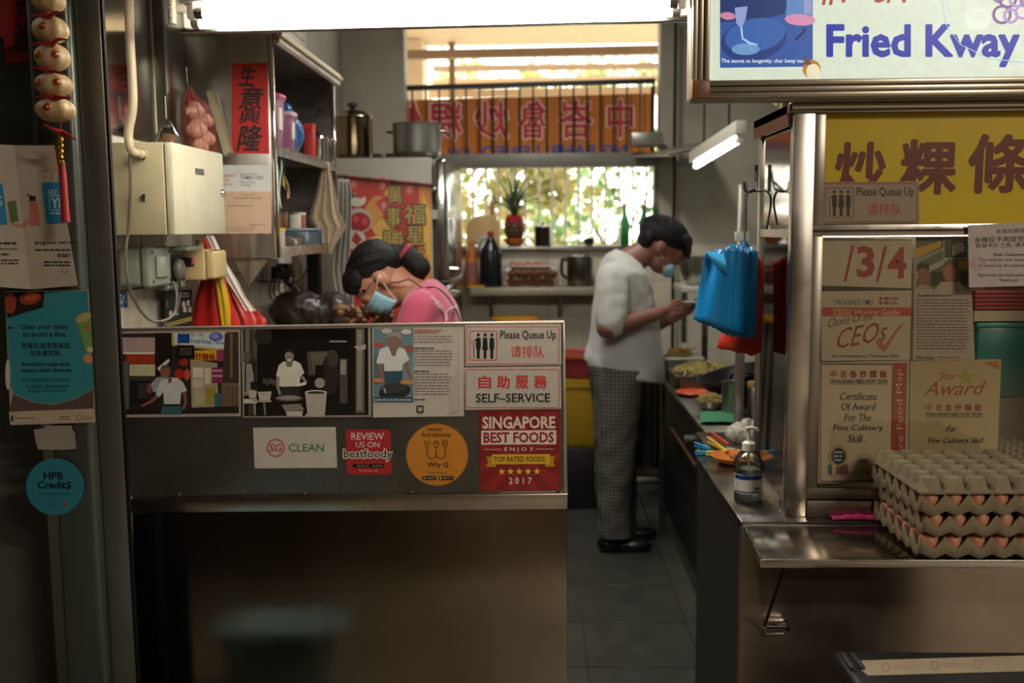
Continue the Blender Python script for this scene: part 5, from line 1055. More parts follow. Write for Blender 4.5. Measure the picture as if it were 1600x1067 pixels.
MB().obox(at(264, 215, 2.93), (.042, .03, .022), Euler((0, .15, 0)).to_matrix()).build('packet', M('packet_tan', '#a8836a', .4, var=.2, vscale=40), clb, bevel=.004); MB().ell(at(262, 199, 2.93), (.016, .014, .014), 12, 8).build('packet', M('packet_dark', '#3a2f28', .4), clb)
MB().tube([at(258, 150, 2.93), at(259, 170, 2.93), at(260, 186, 2.93)], .001, 5).build('string', WHITEP, clb)
# red, yellow and white bags below the fuse box
BAGZ = at(480, 508, 3.7).z-.06+.001
def drape(name, label, outline, Y, depth, col, group=None, mat=None, n=14, amp=.012, seed=1):
    """a limp hanging bag: rows of (y, xl, xr) pixels, puffed in depth with folds"""
    g = []
    for i, (y, xl, xr) in enumerate(outline):
        row = []
        for j in range(2*n):
            s = j/n if j < n else (2*n-j)/n; sgn = -1 if j < n else 1
            x = xl + (xr-xl)*s; p = at(x, y, Y); k_ = math.sin(PI*s)
            fold = math.sin(s*11 + i*.35 + seed)*amp*min(1, (xr-xl)/30)
            p.y += sgn*(depth*k_*min(1, (xr-xl)/40) + .002) + fold*(1 if sgn < 0 else .6); row.append(p)
        g.append(row)
    mb = MB(); mb.grid(g, closed_u=True); k_ = len(g); m_ = 2*n; mb.f += [tuple(range(m_-1, -1, -1)), tuple((k_-1)*m_+j for j in range(m_))]; mb.m += [0, 0]
    return tag(mb.build(name, mat or M('bagfilm_'+col[1:], col, .3, bump=.15, bscale=50), None, ang=70), label, 'bag', group)
drape('plastic_bag', 'red plastic bag bulging behind the counter under the fuse box', [(372, 312, 322), (390, 315, 332), (420, 318, 348), (450, 310, 355), (475, 303, 362), (495, 300, 372), (515, 300, 376)], 3.235, .045, '#a81d1c', seed=2)
drape('plastic_bag', 'translucent red bag spreading toward the right of the yellow one', [(430, 345, 362), (450, 352, 372), (470, 358, 390), (490, 362, 408), (500, 365, 417), (515, 368, 416), (ypx(390, 3.49, BAGZ), 368, 414)], 3.49, .03, '#b5352c', seed=5)
drape('plastic_bag', 'thin yellow plastic bag hanging between the red ones', [(395, 334, 338), (415, 335, 344), (440, 337, 350), (460, 340, 356), (485, 344, 360), (512, 348, 360)], 3.172, .012, '#b08f1c', seed=3, amp=.005)
drape('plastic_bag', 'white plastic bag strip hanging diagonally by the red bags', [(368, 322, 334), (390, 332, 344), (415, 344, 356), (440, 356, 372), (465, 372, 384), (486, 384, 400)], 3.275, .006, '#b5ada0', seed=4, amp=.004)
# ---- things in the wall cabinet
pinkt = M('pink_tub', '#a8456a', .3); 
def tapered_tub(name, label, px0, px1, py0, py1, Y, col, lid, sq=4):
    a, b = at(px0, py1, Y), at(px1, py1, Y); r_ = (b.x-a.x)/2; c = (a+b)/2; h = at(px0, py0, Y).z - a.z
    t = thing(name, label, 'container', c)
    MB().lathe([(r_*.80, 0), (r_*.84, .004), (r_*.97, h-.02), (r_, h-.02), (r_, h-.012), (r_*.9, h-.012), (r_*.78, .01), (0, .01)], c, 28, sq=sq).build('tub', M(name+col[1:], col, .25, alpha=.88), t)
    MB().lathe([(r_*1.04, h-.014), (r_*1.06, h-.008), (r_*1.04, h), (0, h+.002)], c, 28, sq=sq).build('lid', M('lid_'+lid[1:], lid, .3), t)
    MB().obox(c + V((r_*.3, -r_*.86, h*.45)), (.02, .002, h*.35)).build('label', WHITEP, t); return t
def shelf_z(px, Y): return zAm
def cabinet_tub(name, label, Y, r_, h, z, x, col, lid):
    t = thing(name, label, 'container', (x, Y, z))
    MB().lathe([(r_*.80, .0015), (r_*.84, .004), (r_*.97, h-.02), (r_, h-.02), (r_, h-.012), (r_*.9, h-.012), (r_*.78, .01), (0, .01)], (x, Y, z), 28, sq=4).build('tub', M(name+col[1:], col, .3), t, ang=60)
    MB().lathe([(r_*1.04, h-.014), (r_*1.06, h-.008), (r_*1.04, h), (0, h+.002)], (x, Y, z), 28, sq=4).build('lid', M('lid_'+lid[1:], lid, .3), t)
    MB().box((x+r_*.9, Y-r_*.5, z+h*.35), (x+r_*.99, Y-r_*.1, z+h*.75)).build('label', WHITEP, t); return t
cabinet_tub('storage_tub', 'tall pink lidded tub on the upper cabinet shelf', 3.46, .075, .185, zAm, xa-.085, '#9a6a78', '#a83a62')
cabinet_tub('storage_tub', 'smaller mauve tub behind the tall pink one', 3.64, .062, .145, zAm, xa-.075, '#8a5a74', '#b59aa8')
c = V((xa-.12, 3.86, zAm+.085)); tag(blob('plastic_bag', [('e', c, (.085, .10, .085)), ('e', c+V((.0, .02, .07)), (.05, .05, .06))], .006, M('blue_film', '#1d4f7c', .3), None, 2, .010, 30), 'blue plastic bag on the upper cabinet shelf', 'bag')
t = thing('red_carton', 'narrow red carton at the far end of the upper shelf', 'carton', (xa-.06, 4.04, zAm)); MB().box((xa-.08, 4.04, zAm), (xa-.04, 4.09, zAm+.13)).build('body', M('red_carton', '#a82820', .5), t, bevel=.003); MB().prism([(xa-.08, 4.04, zAm+.13), (xa-.04, 4.04, zAm+.13), (xa-.04, 4.09, zAm+.13), (xa-.08, 4.09, zAm+.13)], (0, .01, .02)).build('open_flap', M('red_carton'), t)
def mug(name, label, c, r_, h, mat, lid=True, handle=(1, 0), cat='mug'):
    t = thing(name, label, cat, c); c = V(c)
    MB().lathe([(r_*.97, .001), (r_, .004), (r_, h), (r_*1.03, h+.002), (r_*.96, h+.002), (r_*.95, .01), (0, .01)], c, 28).build('body', mat, t)
    if lid: 
        MB().lathe([(r_*1.02, h+.003), (r_*.95, h+.010), (r_*.4, h+.016), (0, h+.017)], c, 28).build('lid', mat, t); MB().lathe([(.004, h+.016), (.008, h+.022), (.009, h+.028), (0, h+.032)], c, 12).build('lid_knob', BLACKP, t)
    if handle:
        d = V((handle[0], handle[1], 0)).normalized(); MB().tube(curve([c+d*r_+V((0, 0, h*.85)), c+d*(r_+.03)+V((0, 0, h*.8)), c+d*(r_+.035)+V((0, 0, h*.45)), c+d*r_+V((0, 0, h*.2))]), .005, 8).build('handle', mat, t)
    return t
mug('steel_mug', 'steel lidded mug on the cabinet shelf edge', (xa-.055, 4.20, zAm), .042, .10, CHROME, True, (-.3, 1))
# lower shelf things
zB = zA0+.014
t = thing('lanyard', 'mint and white lanyard straps hanging inside the wall cabinet', 'lanyard', (xa-.02, 3.42, zAm-.1))
for i, (dx, l, cc) in enumerate(((0, .12, '#7db096'), (.008, .17, '#b5c4b8'), (-.010, .10, '#6a9c84'))):
    g = [[V((xa-.03+dx+.006*math.sin(z_*30+i), 3.42+dx*2+w_, zAm-.03-z_)) for w_ in (0, .015)] for z_ in [l*q/10 for q in range(11)]]
    MB().grid(g).build('strap', M('strap_'+cc[1:], cc, .7), t, solid=.0015)
MB().tube([(xa-.03, 3.43, zAm-.012), (xa-.03, 3.43, zAm-.035)], .0015, 6).build('hook', CHROME, t)
t = thing('key_ring', 'bunch of keys with a pink tag hanging in the wall cabinet', 'keys', (xa-.04, 3.50, zAm-.16))
MB().tube([V((xa-.03, 3.52+.018*math.cos(a_), zAm-.065+.018*math.sin(a_))) for a_ in [2*PI*i/16 for i in range(16)]], .0016, 6, closed=True).build('ring', CHROME, t)
for i in range(4): MB().obox((xa-.03+.004*i, 3.51+.008*i, zAm-.10-.01*i), (.0025, .012, .045), Euler((.3*(i-1.5), 0, 0)).to_matrix()).build('key', M('key_brass', '#9c8a5a', .3, .9), t)
MB().obox((xa-.028, 3.56, zAm-.135), (.003, .028, .055), Euler((.2, 0, 0)).to_matrix()).build('tag', M('tag_pink', '#b5705c', .5), t); MB().tube([(xa-.03, 3.52, zAm-.012), (xa-.03, 3.52, zAm-.05)], .0012, 6).build('hook', CHROME, t)
def jar(name, label, x, y, z, r_, h, body, lidc, sq=None):
    t = thing(name, label, 'jar', (x, y, z)); MB().lathe([(r_*.94, .001), (r_, .006), (r_, h*.86), (r_*.92, h*.9), (0, h*.9)], (x, y, z), 22, sq=sq).build('body', body, t); MB().lathe([(r_*1.03, h*.86), (r_*1.03, h), (0, h)], (x, y, z), 22, sq=sq).build('lid', M('jarlid_'+lidc[1:], lidc, .35), t); return t
t = jar('tin', 'copper coloured tin on the lower cabinet shelf', xa-.055, 3.52, zB+.085, .032, .055, M('copper_tin', '#8f6a48', .3, .8), '#3a3430')
jar('jar', 'clear jar with yellow lid on the lower cabinet shelf', xa-.06, 3.46, zB, .042, .085, M('jar_white', '#a8a090', .25), '#c09a1c')
t = thing('food_pack', 'clear punnet of dried food at the shelf edge', 'pack', (xa-.03, 3.60, zB)); MB().box((xa-.075, 3.55, zB+.001), (xa-.008, 3.68, zB+.05)).build('tray', M('punnet', '#5d5244', .2, alpha=.7), t, bevel=.006); o = MB()
for i in range(22): o.ell((xa-.042+random.uniform(-.025, .025), 3.615+random.uniform(-.05, .05), zB+.025+random.uniform(0, .022)), (.009, .007, .006), 8, 5)
o = o.build('dried_food', M('dried_food', '#8a5a38', .7, var=.3), t); o['kind'] = 'stuff'
t = thing('storage_box', 'clear blue-tinted storage box on the lower shelf', 'box', (xa-.06, 3.84, zB)); MB().box((xa-.12, 3.72, zB+.001), (xa-.008, 3.96, zB+.075)).build('body', M('bluebox', '#4f626a', .2, alpha=.65), t, bevel=.006); MB().box((xa-.124, 3.716, zB+.075), (xa-.004, 3.964, zB+.083)).build('rim', M('bluebox_rim', '#7a8c90', .25), t, bevel=.002)
for nm_, yy, hh, cc, lb_ in (('jar', 3.74, .05, '#b5ada0', 'white capped bottle on the clear blue box'), ('jar', 3.82, .06, '#8a4a40', 'reddish jar on the clear blue box'), ('jar', 3.90, .05, '#1f1d1b', 'black jar on the clear blue box')): jar(nm_, lb_, xa-.05, yy, zB+.083, .022, hh, M('body_'+cc[1:], cc, .3), '#c4beb0' if cc != '#1f1d1b' else '#2c2a28')
jar('tin', 'blue tin at the far end of the lower cabinet shelf', xa-.05, 4.03, zB, .036, .08, M('blue_tin', '#1d3d6a', .35), '#27507c')
# towels
def cloth(name, label, rows, Y, mat, amp=.01, n=18, seed=0, dy=0.0, cat='towel', hook=None):
    t = thing(name, label, cat, at(rows[-1][1], rows[-1][0], Y)); g = []
    for i, (y, xl, xr) in enumerate(rows):
        g.append([at(xl+(xr-xl)*j/n, y, Y + dy*i + amp*math.sin(j*1.15+seed+i*.12)*min(1, i/2+.3)) for j in range(n+1)])
    # refine rows
    G = []
    for i in range(len(g)-1):
        for q in range(3): G.append([g[i][j].lerp(g[i+1][j], q/3) for j in range(n+1)])
    G.append(g[-1]); MB().grid(G).build('cloth', mat, t, ang=180, solid=.0025)
    if hook: MB().tube(hook, .0018, 6).build('hook', CHROME, t)
    return t
def stripe_mat(name, c0, c1, freq, rot=0.0):
    m = M(name, c0, .9, sheen=.2); 
    if 'striped' in m: return m
    m['striped'] = 1; N = m.node_tree.nodes; L = m.node_tree.links; tc = N.new('ShaderNodeTexCoord'); mp = N.new('ShaderNodeMapping'); mp.inputs['Rotation'].default_value = (0, rot, 0); wv = N.new('ShaderNodeTexWave'); wv.bands_direction = 'Z'; wv.inputs['Scale'].default_value = freq; wv.inputs['Distortion'].default_value = .6
    rp = N.new('ShaderNodeValToRGB'); rp.color_ramp.elements[0].position = .0; rp.color_ramp.elements[0].color = (*hx(c1), 1); rp.color_ramp.elements[1].position = .35; rp.color_ramp.elements[1].color = (*hx(c0), 1)
    L.new(tc.outputs['Object'], mp.inputs[0]); L.new(mp.outputs[0], wv.inputs[0]); L.new(wv.outputs[1], rp.inputs[0]); L.new(rp.outputs[0], N['Principled BSDF'].inputs['Base Color']); return m
YT = 4.10
cloth('hand_towel', 'striped cream towel hanging by a corner from the cabinet', [(254, 504, 514), (270, 501, 517), (290, 497, 521), (310, 492, 525), (330, 485, 530), (342, 483, 534), (355, 491, 541), (368, 497, 532), (380, 503, 525), (390, 509, 521), (398, 514, 517)], YT, stripe_mat('towel_stripe', '#b3a084', '#8a6a52', 24, .35), .012, seed=1, hook=[at(496, 248, YT+.02), at(497, 262, YT), at(503, 262, YT-.01), at(508, 256, YT)])
cloth('wash_cloth', 'grey white cloth hanging behind the striped towel', [(280, 528, 546), (300, 527, 549), (330, 527, 549), (360, 526, 548), (390, 521, 547), (420, 518, 546), (450, 522, 549), (470, 530, 553), (480, 534, 552)], 4.34, M('grey_cloth', '#8f8a80', .9, var=.08, vscale=40, bump=.2, bscale=120), .014, seed=3, hook=[at(535, 272, 4.40), at(535, 282, 4.34)])
# outlet and tangled leads below
oz = at(455, 430, 4.0)
YO_ = 4.25; WPx = XW+.001
ob = thing('wall_outlet', 'white double socket on the left wall under the cabinet', 'socket', (WPx, YO_, 1.2))
p0, p1 = at(0, 445, YO_), at(0, 415, YO_)
MB().box((WPx, YO_-.13, p0.z), (WPx+.03, YO_+.12, p1.z+.02)).build('plate', WHITEP, ob, bevel=.004); MB().box((WPx+.03, YO_-.02, p0.z+.02), (WPx+.085, YO_+.045, p1.z)).build('plug', BLACKP, ob, bevel=.006); MB().box((WPx+.03, YO_-.10, p0.z+.02), (WPx+.075, YO_-.05, p1.z-.01)).build('plug', BLACKP, ob, bevel=.006)
rr = random.Random(12)
for i in range(5):
    c = V((WPx+.10, YO_-.18+.05*i, p0.z-.01)); pts = [c + V((.03*math.sin(q*1.3+i), .11*math.cos(q*.9+i*1.2), .075*math.sin(q*.9+i*.7)-.02*i*.4)) for q in range(9)]
    tag(MB().tube(curve(pts, 5), .0035, 6).build('power_lead', BLACKP), ['thick black lead looped highest under the cabinet', 'black lead coiled in front of the wall socket', 'black lead curling down below the wall socket', 'black lead looping out to the right of the socket', 'black lead hanging lowest behind the red bags'][i], 'cable', 'tangled black leads')
tag(MB().tube(curve([at(480, 420, 4.3), at(465, 440, 4.2), at(430, 440, 4.1), at(398, 438, 4.05), at(385, 430, 4.05)]), .004, 6).build('power_lead', BLACKP), 'long black lead stretching left from behind the towels', 'cable')
x = at(496, 450, 4.55).x; tag(MB().box((x-.035, 4.50, 0), (x+.02, 4.56, zA0-.01)).build('dark_gap_strip', BLACKM), 'black strip standing in for the dark gap beside the fridge', 'post')  # solid black strip gives the gap beside the fridge its darkness
tag(MB().box((at(462, 450, 4.52).x, 4.50, 0), (at(471, 450, 4.52).x, 4.54, zA0-.02)).build('wood_batten', M('batten', '#7a6248', .7)), 'thin wooden batten upright under the wall cabinet', 'batten')
ob2 = at(470, 505, 3.75)
t = thing('prep_table', 'low steel table behind the counter under the cabinet', 'table', (-.8, 4.0, 0)); tz = at(480, 508, 3.7).z-.06
MB().box((XW+.012, 3.42, tz-.02), (-.62, 4.44, tz)).build('tabletop', STEEL_D, t)
for xx in (XW+.03, -.66):
    for yy in (3.45, 4.38): MB().box((xx, yy, 0), (xx+.03, yy+.03, tz-.02)).build('leg', STEEL_D, t)
tag(blob('plastic_bag', [('e', V((-.98, 4.0, tz+.092)), (.13, .10, .08)), ('e', V((-.86, 4.02, tz+.087)), (.10, .09, .075))], .009, M('dark_bag', '#2c211c', .4), None, 2, .015, 18), 'dark bag slumped on the low table below the outlet', 'bag')
t = thing('biscuit_tray', 'tray of brown snacks on the low table before the woman', 'tray', (-.72, 3.62, tz)); c = at(570, 492, 3.72); 
MB().box((c.x-.10, 3.62, tz), (c.x+.11, 3.82, tz+.02)).build('tray', M('tray_dark', '#3a2c22', .5), t, bevel=.004); o = MB(); rr = random.Random(4)
for i in range(60): o.ell((c.x+rr.uniform(-.09, .10), 3.72+rr.uniform(-.08, .08), tz+.03+rr.random()*max(.005, c.z+.03-tz-.03)), rr.uniform(.012, .02), 8, 6)
o = o.build('snack', M('snack_brown', '#7d5a38', .6, var=.5, vscale=30), t); o['kind'] = 'stuff'

# ================================================================ FRIDGE
YFR = 4.62; fx0, fx1 = XW+.02, at(697, 400, YFR).x; fz1 = at(600, 247, YFR).z; YFE = 5.42
fg = thing('fridge', 'tall grey fridge standing against the left wall', 'fridge', (fx0, YFR, 0))
FRM = M('fridge_side', '#8a8578', .4, .15, var=.05, vscale=4)
MB().box((fx0, YFR, .03), (fx1-.06, YFE, fz1)).build('cabinet_body', FRM, fg, bevel=.006)
DRM = M('fridge_door_chrome', '#aeb0aa', .16, 1, var=.05)
zspl = at(710, 444, YFR).z
for z0_, z1_ in ((zspl+.008, fz1-.002), (.08, zspl-.008)):
    d_ = MB().box((fx1-.055, YFR-.003, z0_), (fx1+.012, YFE, z1_)).build('door', DRM, fg, bevel=.022, seg=4)
    zh_ = z0_+.03 if z0_ > .5 else z1_-.06
    MB().tube(curve([(fx1+.012, YFR+.05, zh_), (fx1+.045, YFR+.05, zh_+.004), (fx1+.05, YFR+.05, zh_+.03), (fx1+.012, YFR+.05, zh_+.035)]), .008, 8).build('handle', CHROME, d_)
for xx in (fx0+.03, fx1-.10):
    for yy in (YFR+.04, YFE-.06): MB().cyl((xx, yy, 0), (xx, yy, .035), .018, seg=10).build('foot', BLACKP, fg)
FP_ = front(YFR-.0005)
for i, (x, y) in enumerate(((682, 336), )):
    t, k = sheet('fridge_sticker', 'square white magnet on the side of the fridge', 'magnet', FP_, [(675, 328), (689, 328), (689, 342), (675, 342)], '#a8a498', .002); k.ring(682, 335, 4, 1, '#7a766a'); k.build(t, VIN)
t = thing('fridge_lock', 'small white child lock across the fridge door edge', 'latch', at(704, 350, 4.62)); MB().box(at(699, 341, 4.616), at(710, 329, 4.6185)).build('pad', WHITEP, t); MB().box(at(701, 362, 4.616), at(708, 343, 4.6185)).build('strap', M('strap_clear', '#a8a69c', .3), t)
# calendar scroll
cl_ = thing('wall_scroll', 'red and gold fortune scroll hung on the fridge side', 'scroll', at(610, 470, YFR-.01))
SP = front(YFR-.006)
MB().prism([SP.pt(x, y) for x, y in ((543, 278), (673, 286), (674, 440), (672, 512), (545, 512))], (0, .0015, 0)).build('sheet', M('scroll_paper', '#a83a28', .5), cl_)
k = Ink(SP, .0012); k.poly([(543, 278), (673, 286), (674, 512), (545, 512)], '#a8302a'); k.poly([(655, 290), (673, 290), (674, 512), (652, 512)], '#c4762a'); k.poly([(660, 300), (673, 330), (674, 420), (662, 380)], '#cfa23c')
k.ell(600, 360, 26, 14, '#c49a48', rot=.8); k.ell(590, 385, 20, 16, '#cfae58'); k.ell(610, 300, 20, 9, '#c08a40', rot=.5); k.ell(585, 330, 15, 26, '#b8823c', rot=.4)
for x, y in ((553, 288), (598, 290), (600, 322), (640, 296)): k.poly([(x-14, y-6), (x, y-14), (x+14, y-5), (x, y+14)], '#b03a34'); k.text('春', x-4.5, y-6, x+4.5, y+6, '#c98a80', .01)
k.ell(558, 312, 14, 11, '#c2b8a8'); k.ell(562, 305, 8, 5, '#a83a3a'); k.ell(560, 345, 22, 20, '#a89a8c'); k.ell(562, 347, 17, 15, '#8e2226'); k.ell(556, 342, 5, 6, '#b84444'); k.ell(570, 346, 5, 6, '#b84444'); k.ell(556, 375, 16, 15, '#b5aa9c'); k.poly([(549, 375), (556, 362), (566, 374), (558, 384)], '#8e2a28'); k.ell(550, 306, 5, 4, '#2f5a58'); k.rect(544, 316, 565, 320, '#b8b0a0')
for ch_, x0_, y0_, x1_, y1_ in (('萬', 607, 290, 628, 318), ('事', 604, 324, 626, 355), ('勝', 598, 360, 632, 388), ('福', 632, 320, 664, 350), ('星', 636, 354, 662, 382), ('高', 636, 388, 662, 420)):
    k.text(ch_, x0_-1, y0_-1, x1_+1, y1_+1, '#1c1a12', .05); k.text(ch_, x0_, y0_, x1_, y1_, '#a8924a', .012)
k.build(cl_, print_mat('scroll_print', .4))
a, b = at(527, 275, YFR-.014), at(678, 290, YFR-.014); MB().cyl(a, b, .008, seg=12).build('rod', M('scroll_rod', '#5d2420', .4), cl_)
for q in (.05, .3, .55, .8, .97): p = a.lerp(b, q); MB().cyl(p, p+(b-a).normalized()*.02, .0092, seg=12).build('rod_band', M('rod_band', '#2a2018', .4), cl_)
MB().ell(b+V((.002, -.002, -.018)), .013, 12, 8).build('finial', M('finial', '#8d8a80', .2, .6), cl_)
# pots on the fridge
def pot(name, label, c, r_, h, mat, lid, handles=True):
    t = thing(name, label, 'pot', c)
    MB().lathe([(r_*.9, .001), (r_*.98, .012), (r_, .03), (r_, h), (r_*1.04, h+.003), (r_*1.04, h+.006), (r_*.97, h+.004), (r_*.96, .015), (0, .012)], c, 36).build('body', mat, t)
    if lid: MB().lathe([(r_*1.03, h+.007), (r_*1.0, h+.014), (r_*.75, h+.032), (r_*.3, h+.042), (0, h+.043)], c, 36).build('lid', M('lid_steel', '#8f8574', .2, 1), t); MB().lathe([(.012, h+.042), (.014, h+.055), (.026, h+.06), (.026, h+.075), (0, h+.078)], c, 16).build('lid_knob', BLACKP, t)
    if handles:
        for s in (-1, 1): MB().tube(curve([V(c)+V((s*r_, -.03, h*.8)), V(c)+V((s*(r_+.025), -.02, h*.8)), V(c)+V((s*(r_+.025), .02, h*.8)), V(c)+V((s*r_, .03, h*.8))]), .005, 8).build('handle', mat, t)
    return t
c = at(553, 243, 4.85); c.z = fz1; r_ = 29*4.85/FPX; pot('cooking_pot', 'dark steel lidded pot on top of the fridge', c, r_, at(553, 186, 4.85).z-fz1, M('pot_dark', '#6f6048', .18, 1, var=.1), True, False)
c = at(652, 241, 4.80); c.z = fz1+.012; r_ = 37*4.80/FPX; pot('cooking_pot', 'wide grey aluminium pot on top of the fridge', c, r_, at(652, 196, 4.80).z-c.z, M('pot_alu', '#7d7b74', .42, 1, var=.12, vscale=9, bump=.1, bscale=60), False, True)
tag(MB().prism([(fx0+.0, 4.64, fz1), (fx1-.07, 4.64, fz1), (fx1-.07, 5.1, fz1), (fx0, 5.1, fz1)], (0, 0, .008)).build('board', M('dark_board', '#3c3128', .7), None, bevel=.002), 'dark board laid on the fridge under the pots', 'board')
for nm_, px, lb_ in (('small_block', 588, 'black block left on the fridge beside the lidded pot'), ('small_block', 609, 'black block on the fridge touching the aluminium pot')):
    c = at(px, 238, 5.0); tag(MB().box((c.x-.022, 5.0, fz1+.008), (c.x+.022, 5.06, fz1+.05)).build(nm_, BLACKP, None, bevel=.004), lb_, 'block')

# ================================================================ BACK SHELF
zsh = at(820, 449, 5.72).z; sx0, sx1 = fx1+.03, at(938, 450, 5.72).x
sh = thing('back_shelf', 'cream ledge along the back wall under the window', 'shelf', (.0, 5.9, zsh)); MB().box((sx0, 5.70, zsh-.045), (sx1+.12, YB-.009, zsh)).build('board', M('ledge_cream', '#8d8472', .4, .3, var=.06), sh, bevel=.004)
for xx in (sx0+.1, 0.1, sx1): MB().prism([(xx, YB-.009, zsh-.045), (xx, 5.75, zsh-.045), (xx, YB-.009, zsh-.2)], (.02, 0, 0)).build('bracket', fm, sh)
def on_shelf(px, Y): c = at(px, 450, Y); c.z = zsh; return c
def on_sill(px, Y): c = at(px, 380, Y); c.z = zs; return c
c = on_shelf(767, 5.80); t = thing('sauce_jug', 'large dark soy sauce jug with red cap on the ledge', 'jug', c); s_ = 5.8/FPX
MB().lathe([(17.5*s_*.95, .001), (17.5*s_, .01), (17.5*s_, 50*s_), (16*s_, 58*s_), (8*s_, 72*s_), (5*s_, 77*s_), (5*s_, 80*s_)], c, 24).build('body', M('soy_dark', '#14191a', .2), t); MB().lathe([(5.6*s_, 78*s_), (5.6*s_, 86*s_), (0, 86*s_)], c, 14).build('cap', M('cap_red', '#8e1c18', .4), t)
MB().tube(curve([c+V((-4*s_, -.01, 77*s_)), c+V((-14*s_, -.02, 75*s_)), c+V((-17*s_, -.02, 62*s_)), c+V((-15*s_, -.01, 52*s_))]), .009, 8).build('handle', M('jug_handle', '#8d938f', .3), t)
c = on_shelf(737, 5.82); t = thing('sauce_bottle', 'orange chilli sauce bottle beside the dark jug', 'bottle', c); MB().lathe([(9*s_, .001), (9.5*s_, .01), (9.5*s_, 48*s_), (7*s_, 56*s_), (5*s_, 64*s_), (0, 64*s_)], c, 18).build('body', M('chilli_orange', '#a8571c', .25), t); MB().lathe([(9.8*s_, 8*s_), (9.8*s_, 38*s_)], c, 18).build('label', M('bottle_label', '#8a5248', .5), t); MB().lathe([(5.4*s_, 62*s_), (5.4*s_, 70*s_), (0, 70*s_)], c, 12).build('cap', M('cap_orange', '#b5682c', .4), t)
c = on_shelf(745, 5.735); tag(MB().box((c.x-.05, 5.715, zsh), (c.x+.045, 5.755, zsh+.012)).build('sponge', M('sponge_yellow', '#a8881c', .9, bump=.3), None, bevel=.004), 'yellow sponge at the front of the ledge', 'sponge')
c = on_shelf(791, 5.74); tag(MB().lathe([(.010, .001), (.013, .006), (.012, .02), (.006, .025), (0, .026)], c, 12).build('bottle_cap', M('pink_cap', '#a86a60', .4)), 'little pink bottle cap between jug and egg basket', 'cap')
# paper shade bag by the window
c = on_sill(760, 5.93); g = []
for i, (y, xl, xr) in enumerate(((336, 752, 758), (345, 736, 776), (355, 728, 781), (368, 727, 782), (383, 729, 780))):
    pass
tag(drape('paper_bag', '', [(337, 744, 770), (343, 734, 777), (352, 729, 781), (366, 728, 782), (383.2, 729, 781)], 5.99, .05, '#b8a68a', mat=cloth_lit('', M('paper_bag_cream', '#c9b592', .6), .6), amp=.004, seed=2), 'cream paper bag standing on the sill by the fridge', 'bag')
# pineapple
c = on_sill(804, 5.95); s_ = 5.95/FPX; pn = thing('pineapple', 'pineapple with red ribbon and long crown on the sill', 'pineapple', c)
MB().lathe([(9*s_, .0), (14*s_, 4*s_), (17*s_, 12*s_), (15.5*s_, 12*s_), (11*s_, 3*s_), (0, 3*s_)], c, 24).build('bowl', M('orange_bowl', '#b5602a', .35), thing('fruit_bowl', 'small orange bowl under the pineapple on the sill', 'bowl', c))
body = MB(); bc = c+V((0, 0, 28*s_)); scales = []
MB().ell(bc, (16*s_, 16*s_, 23*s_), 20, 14).build('fruit', M('pine_core', '#3a2c18', .6), pn)
ey = MB()
for i in range(8):
    a_ = -1.15+2.3*i/7
    for j in range(12):
        th = 2*PI*(j+.5*(i % 2))/12; n_ = V((math.cos(a_)*math.cos(th), math.cos(a_)*math.sin(th), math.sin(a_))); p = bc + V((n_.x*16.2*s_, n_.y*16.2*s_, n_.z*23*s_)); ey.obox(p, (.010, .010, .005), rot_to(n_) @ Euler((0, 0, PI/4)).to_matrix())
o = ey.build('rind', M('pine_rind', '#8a6430', .6, var=.2), pn, bevel=.001, seg=1); o['kind'] = 'stuff'
rr = random.Random(6); top = bc+V((0, 0, 19*s_)); lm = M('pine_leaf', '#46623a', .5, var=.1)
for i in range(34):
    th = i*2.4; out = (.2 + .8*(1-i/34)); L_ = (50+20*(i/34))*s_*rr.uniform(.85, 1.15); d = V((math.cos(th), math.sin(th), 0)); sd = V((-d.y, d.x, 0)); pts = []
    for q in range(5):
        u = q/4; pos = top + V((0, 0, i*.0008)) + d*(L_*out*.95*u**1.2) + V((0, 0, L_*(u*(1.05-out*.35) - out*.35*u**3))); wd_ = .013*(1-u)**.6*(1 if u > 0 else .8)
        pts.append([pos-sd*wd_, pos+V((0, 0, -.003)), pos+sd*wd_])
    MB().grid(pts).build('leaf', lm, pn, ang=180, solid=.001)
rbm = M('ribbon_red', '#b0182a', .4)
MB().tube([bc+V((math.cos(a_)*13*s_, math.sin(a_)*13*s_, 13*s_)) for a_ in [2*PI*i/20 for i in range(20)]], .008, 8, closed=True).build('ribbon_band', rbm, pn)
for s in (-1, 1):
    MB().ell(bc+V((s*7*s_, -12*s_, 16*s_)), (6*s_, 3*s_, 3.6*s_), 12, 8, Euler((0, s*-.5, 0)).to_matrix()).build('ribbon_loop', rbm, pn); MB().tube([bc+V((0, -13*s_, 15*s_)), bc+V((s*8*s_, -15*s_, 6*s_)), bc+V((s*12*s_, -15*s_, 0))], .007, 6, r1=.003).build('ribbon_tail', rbm, pn)
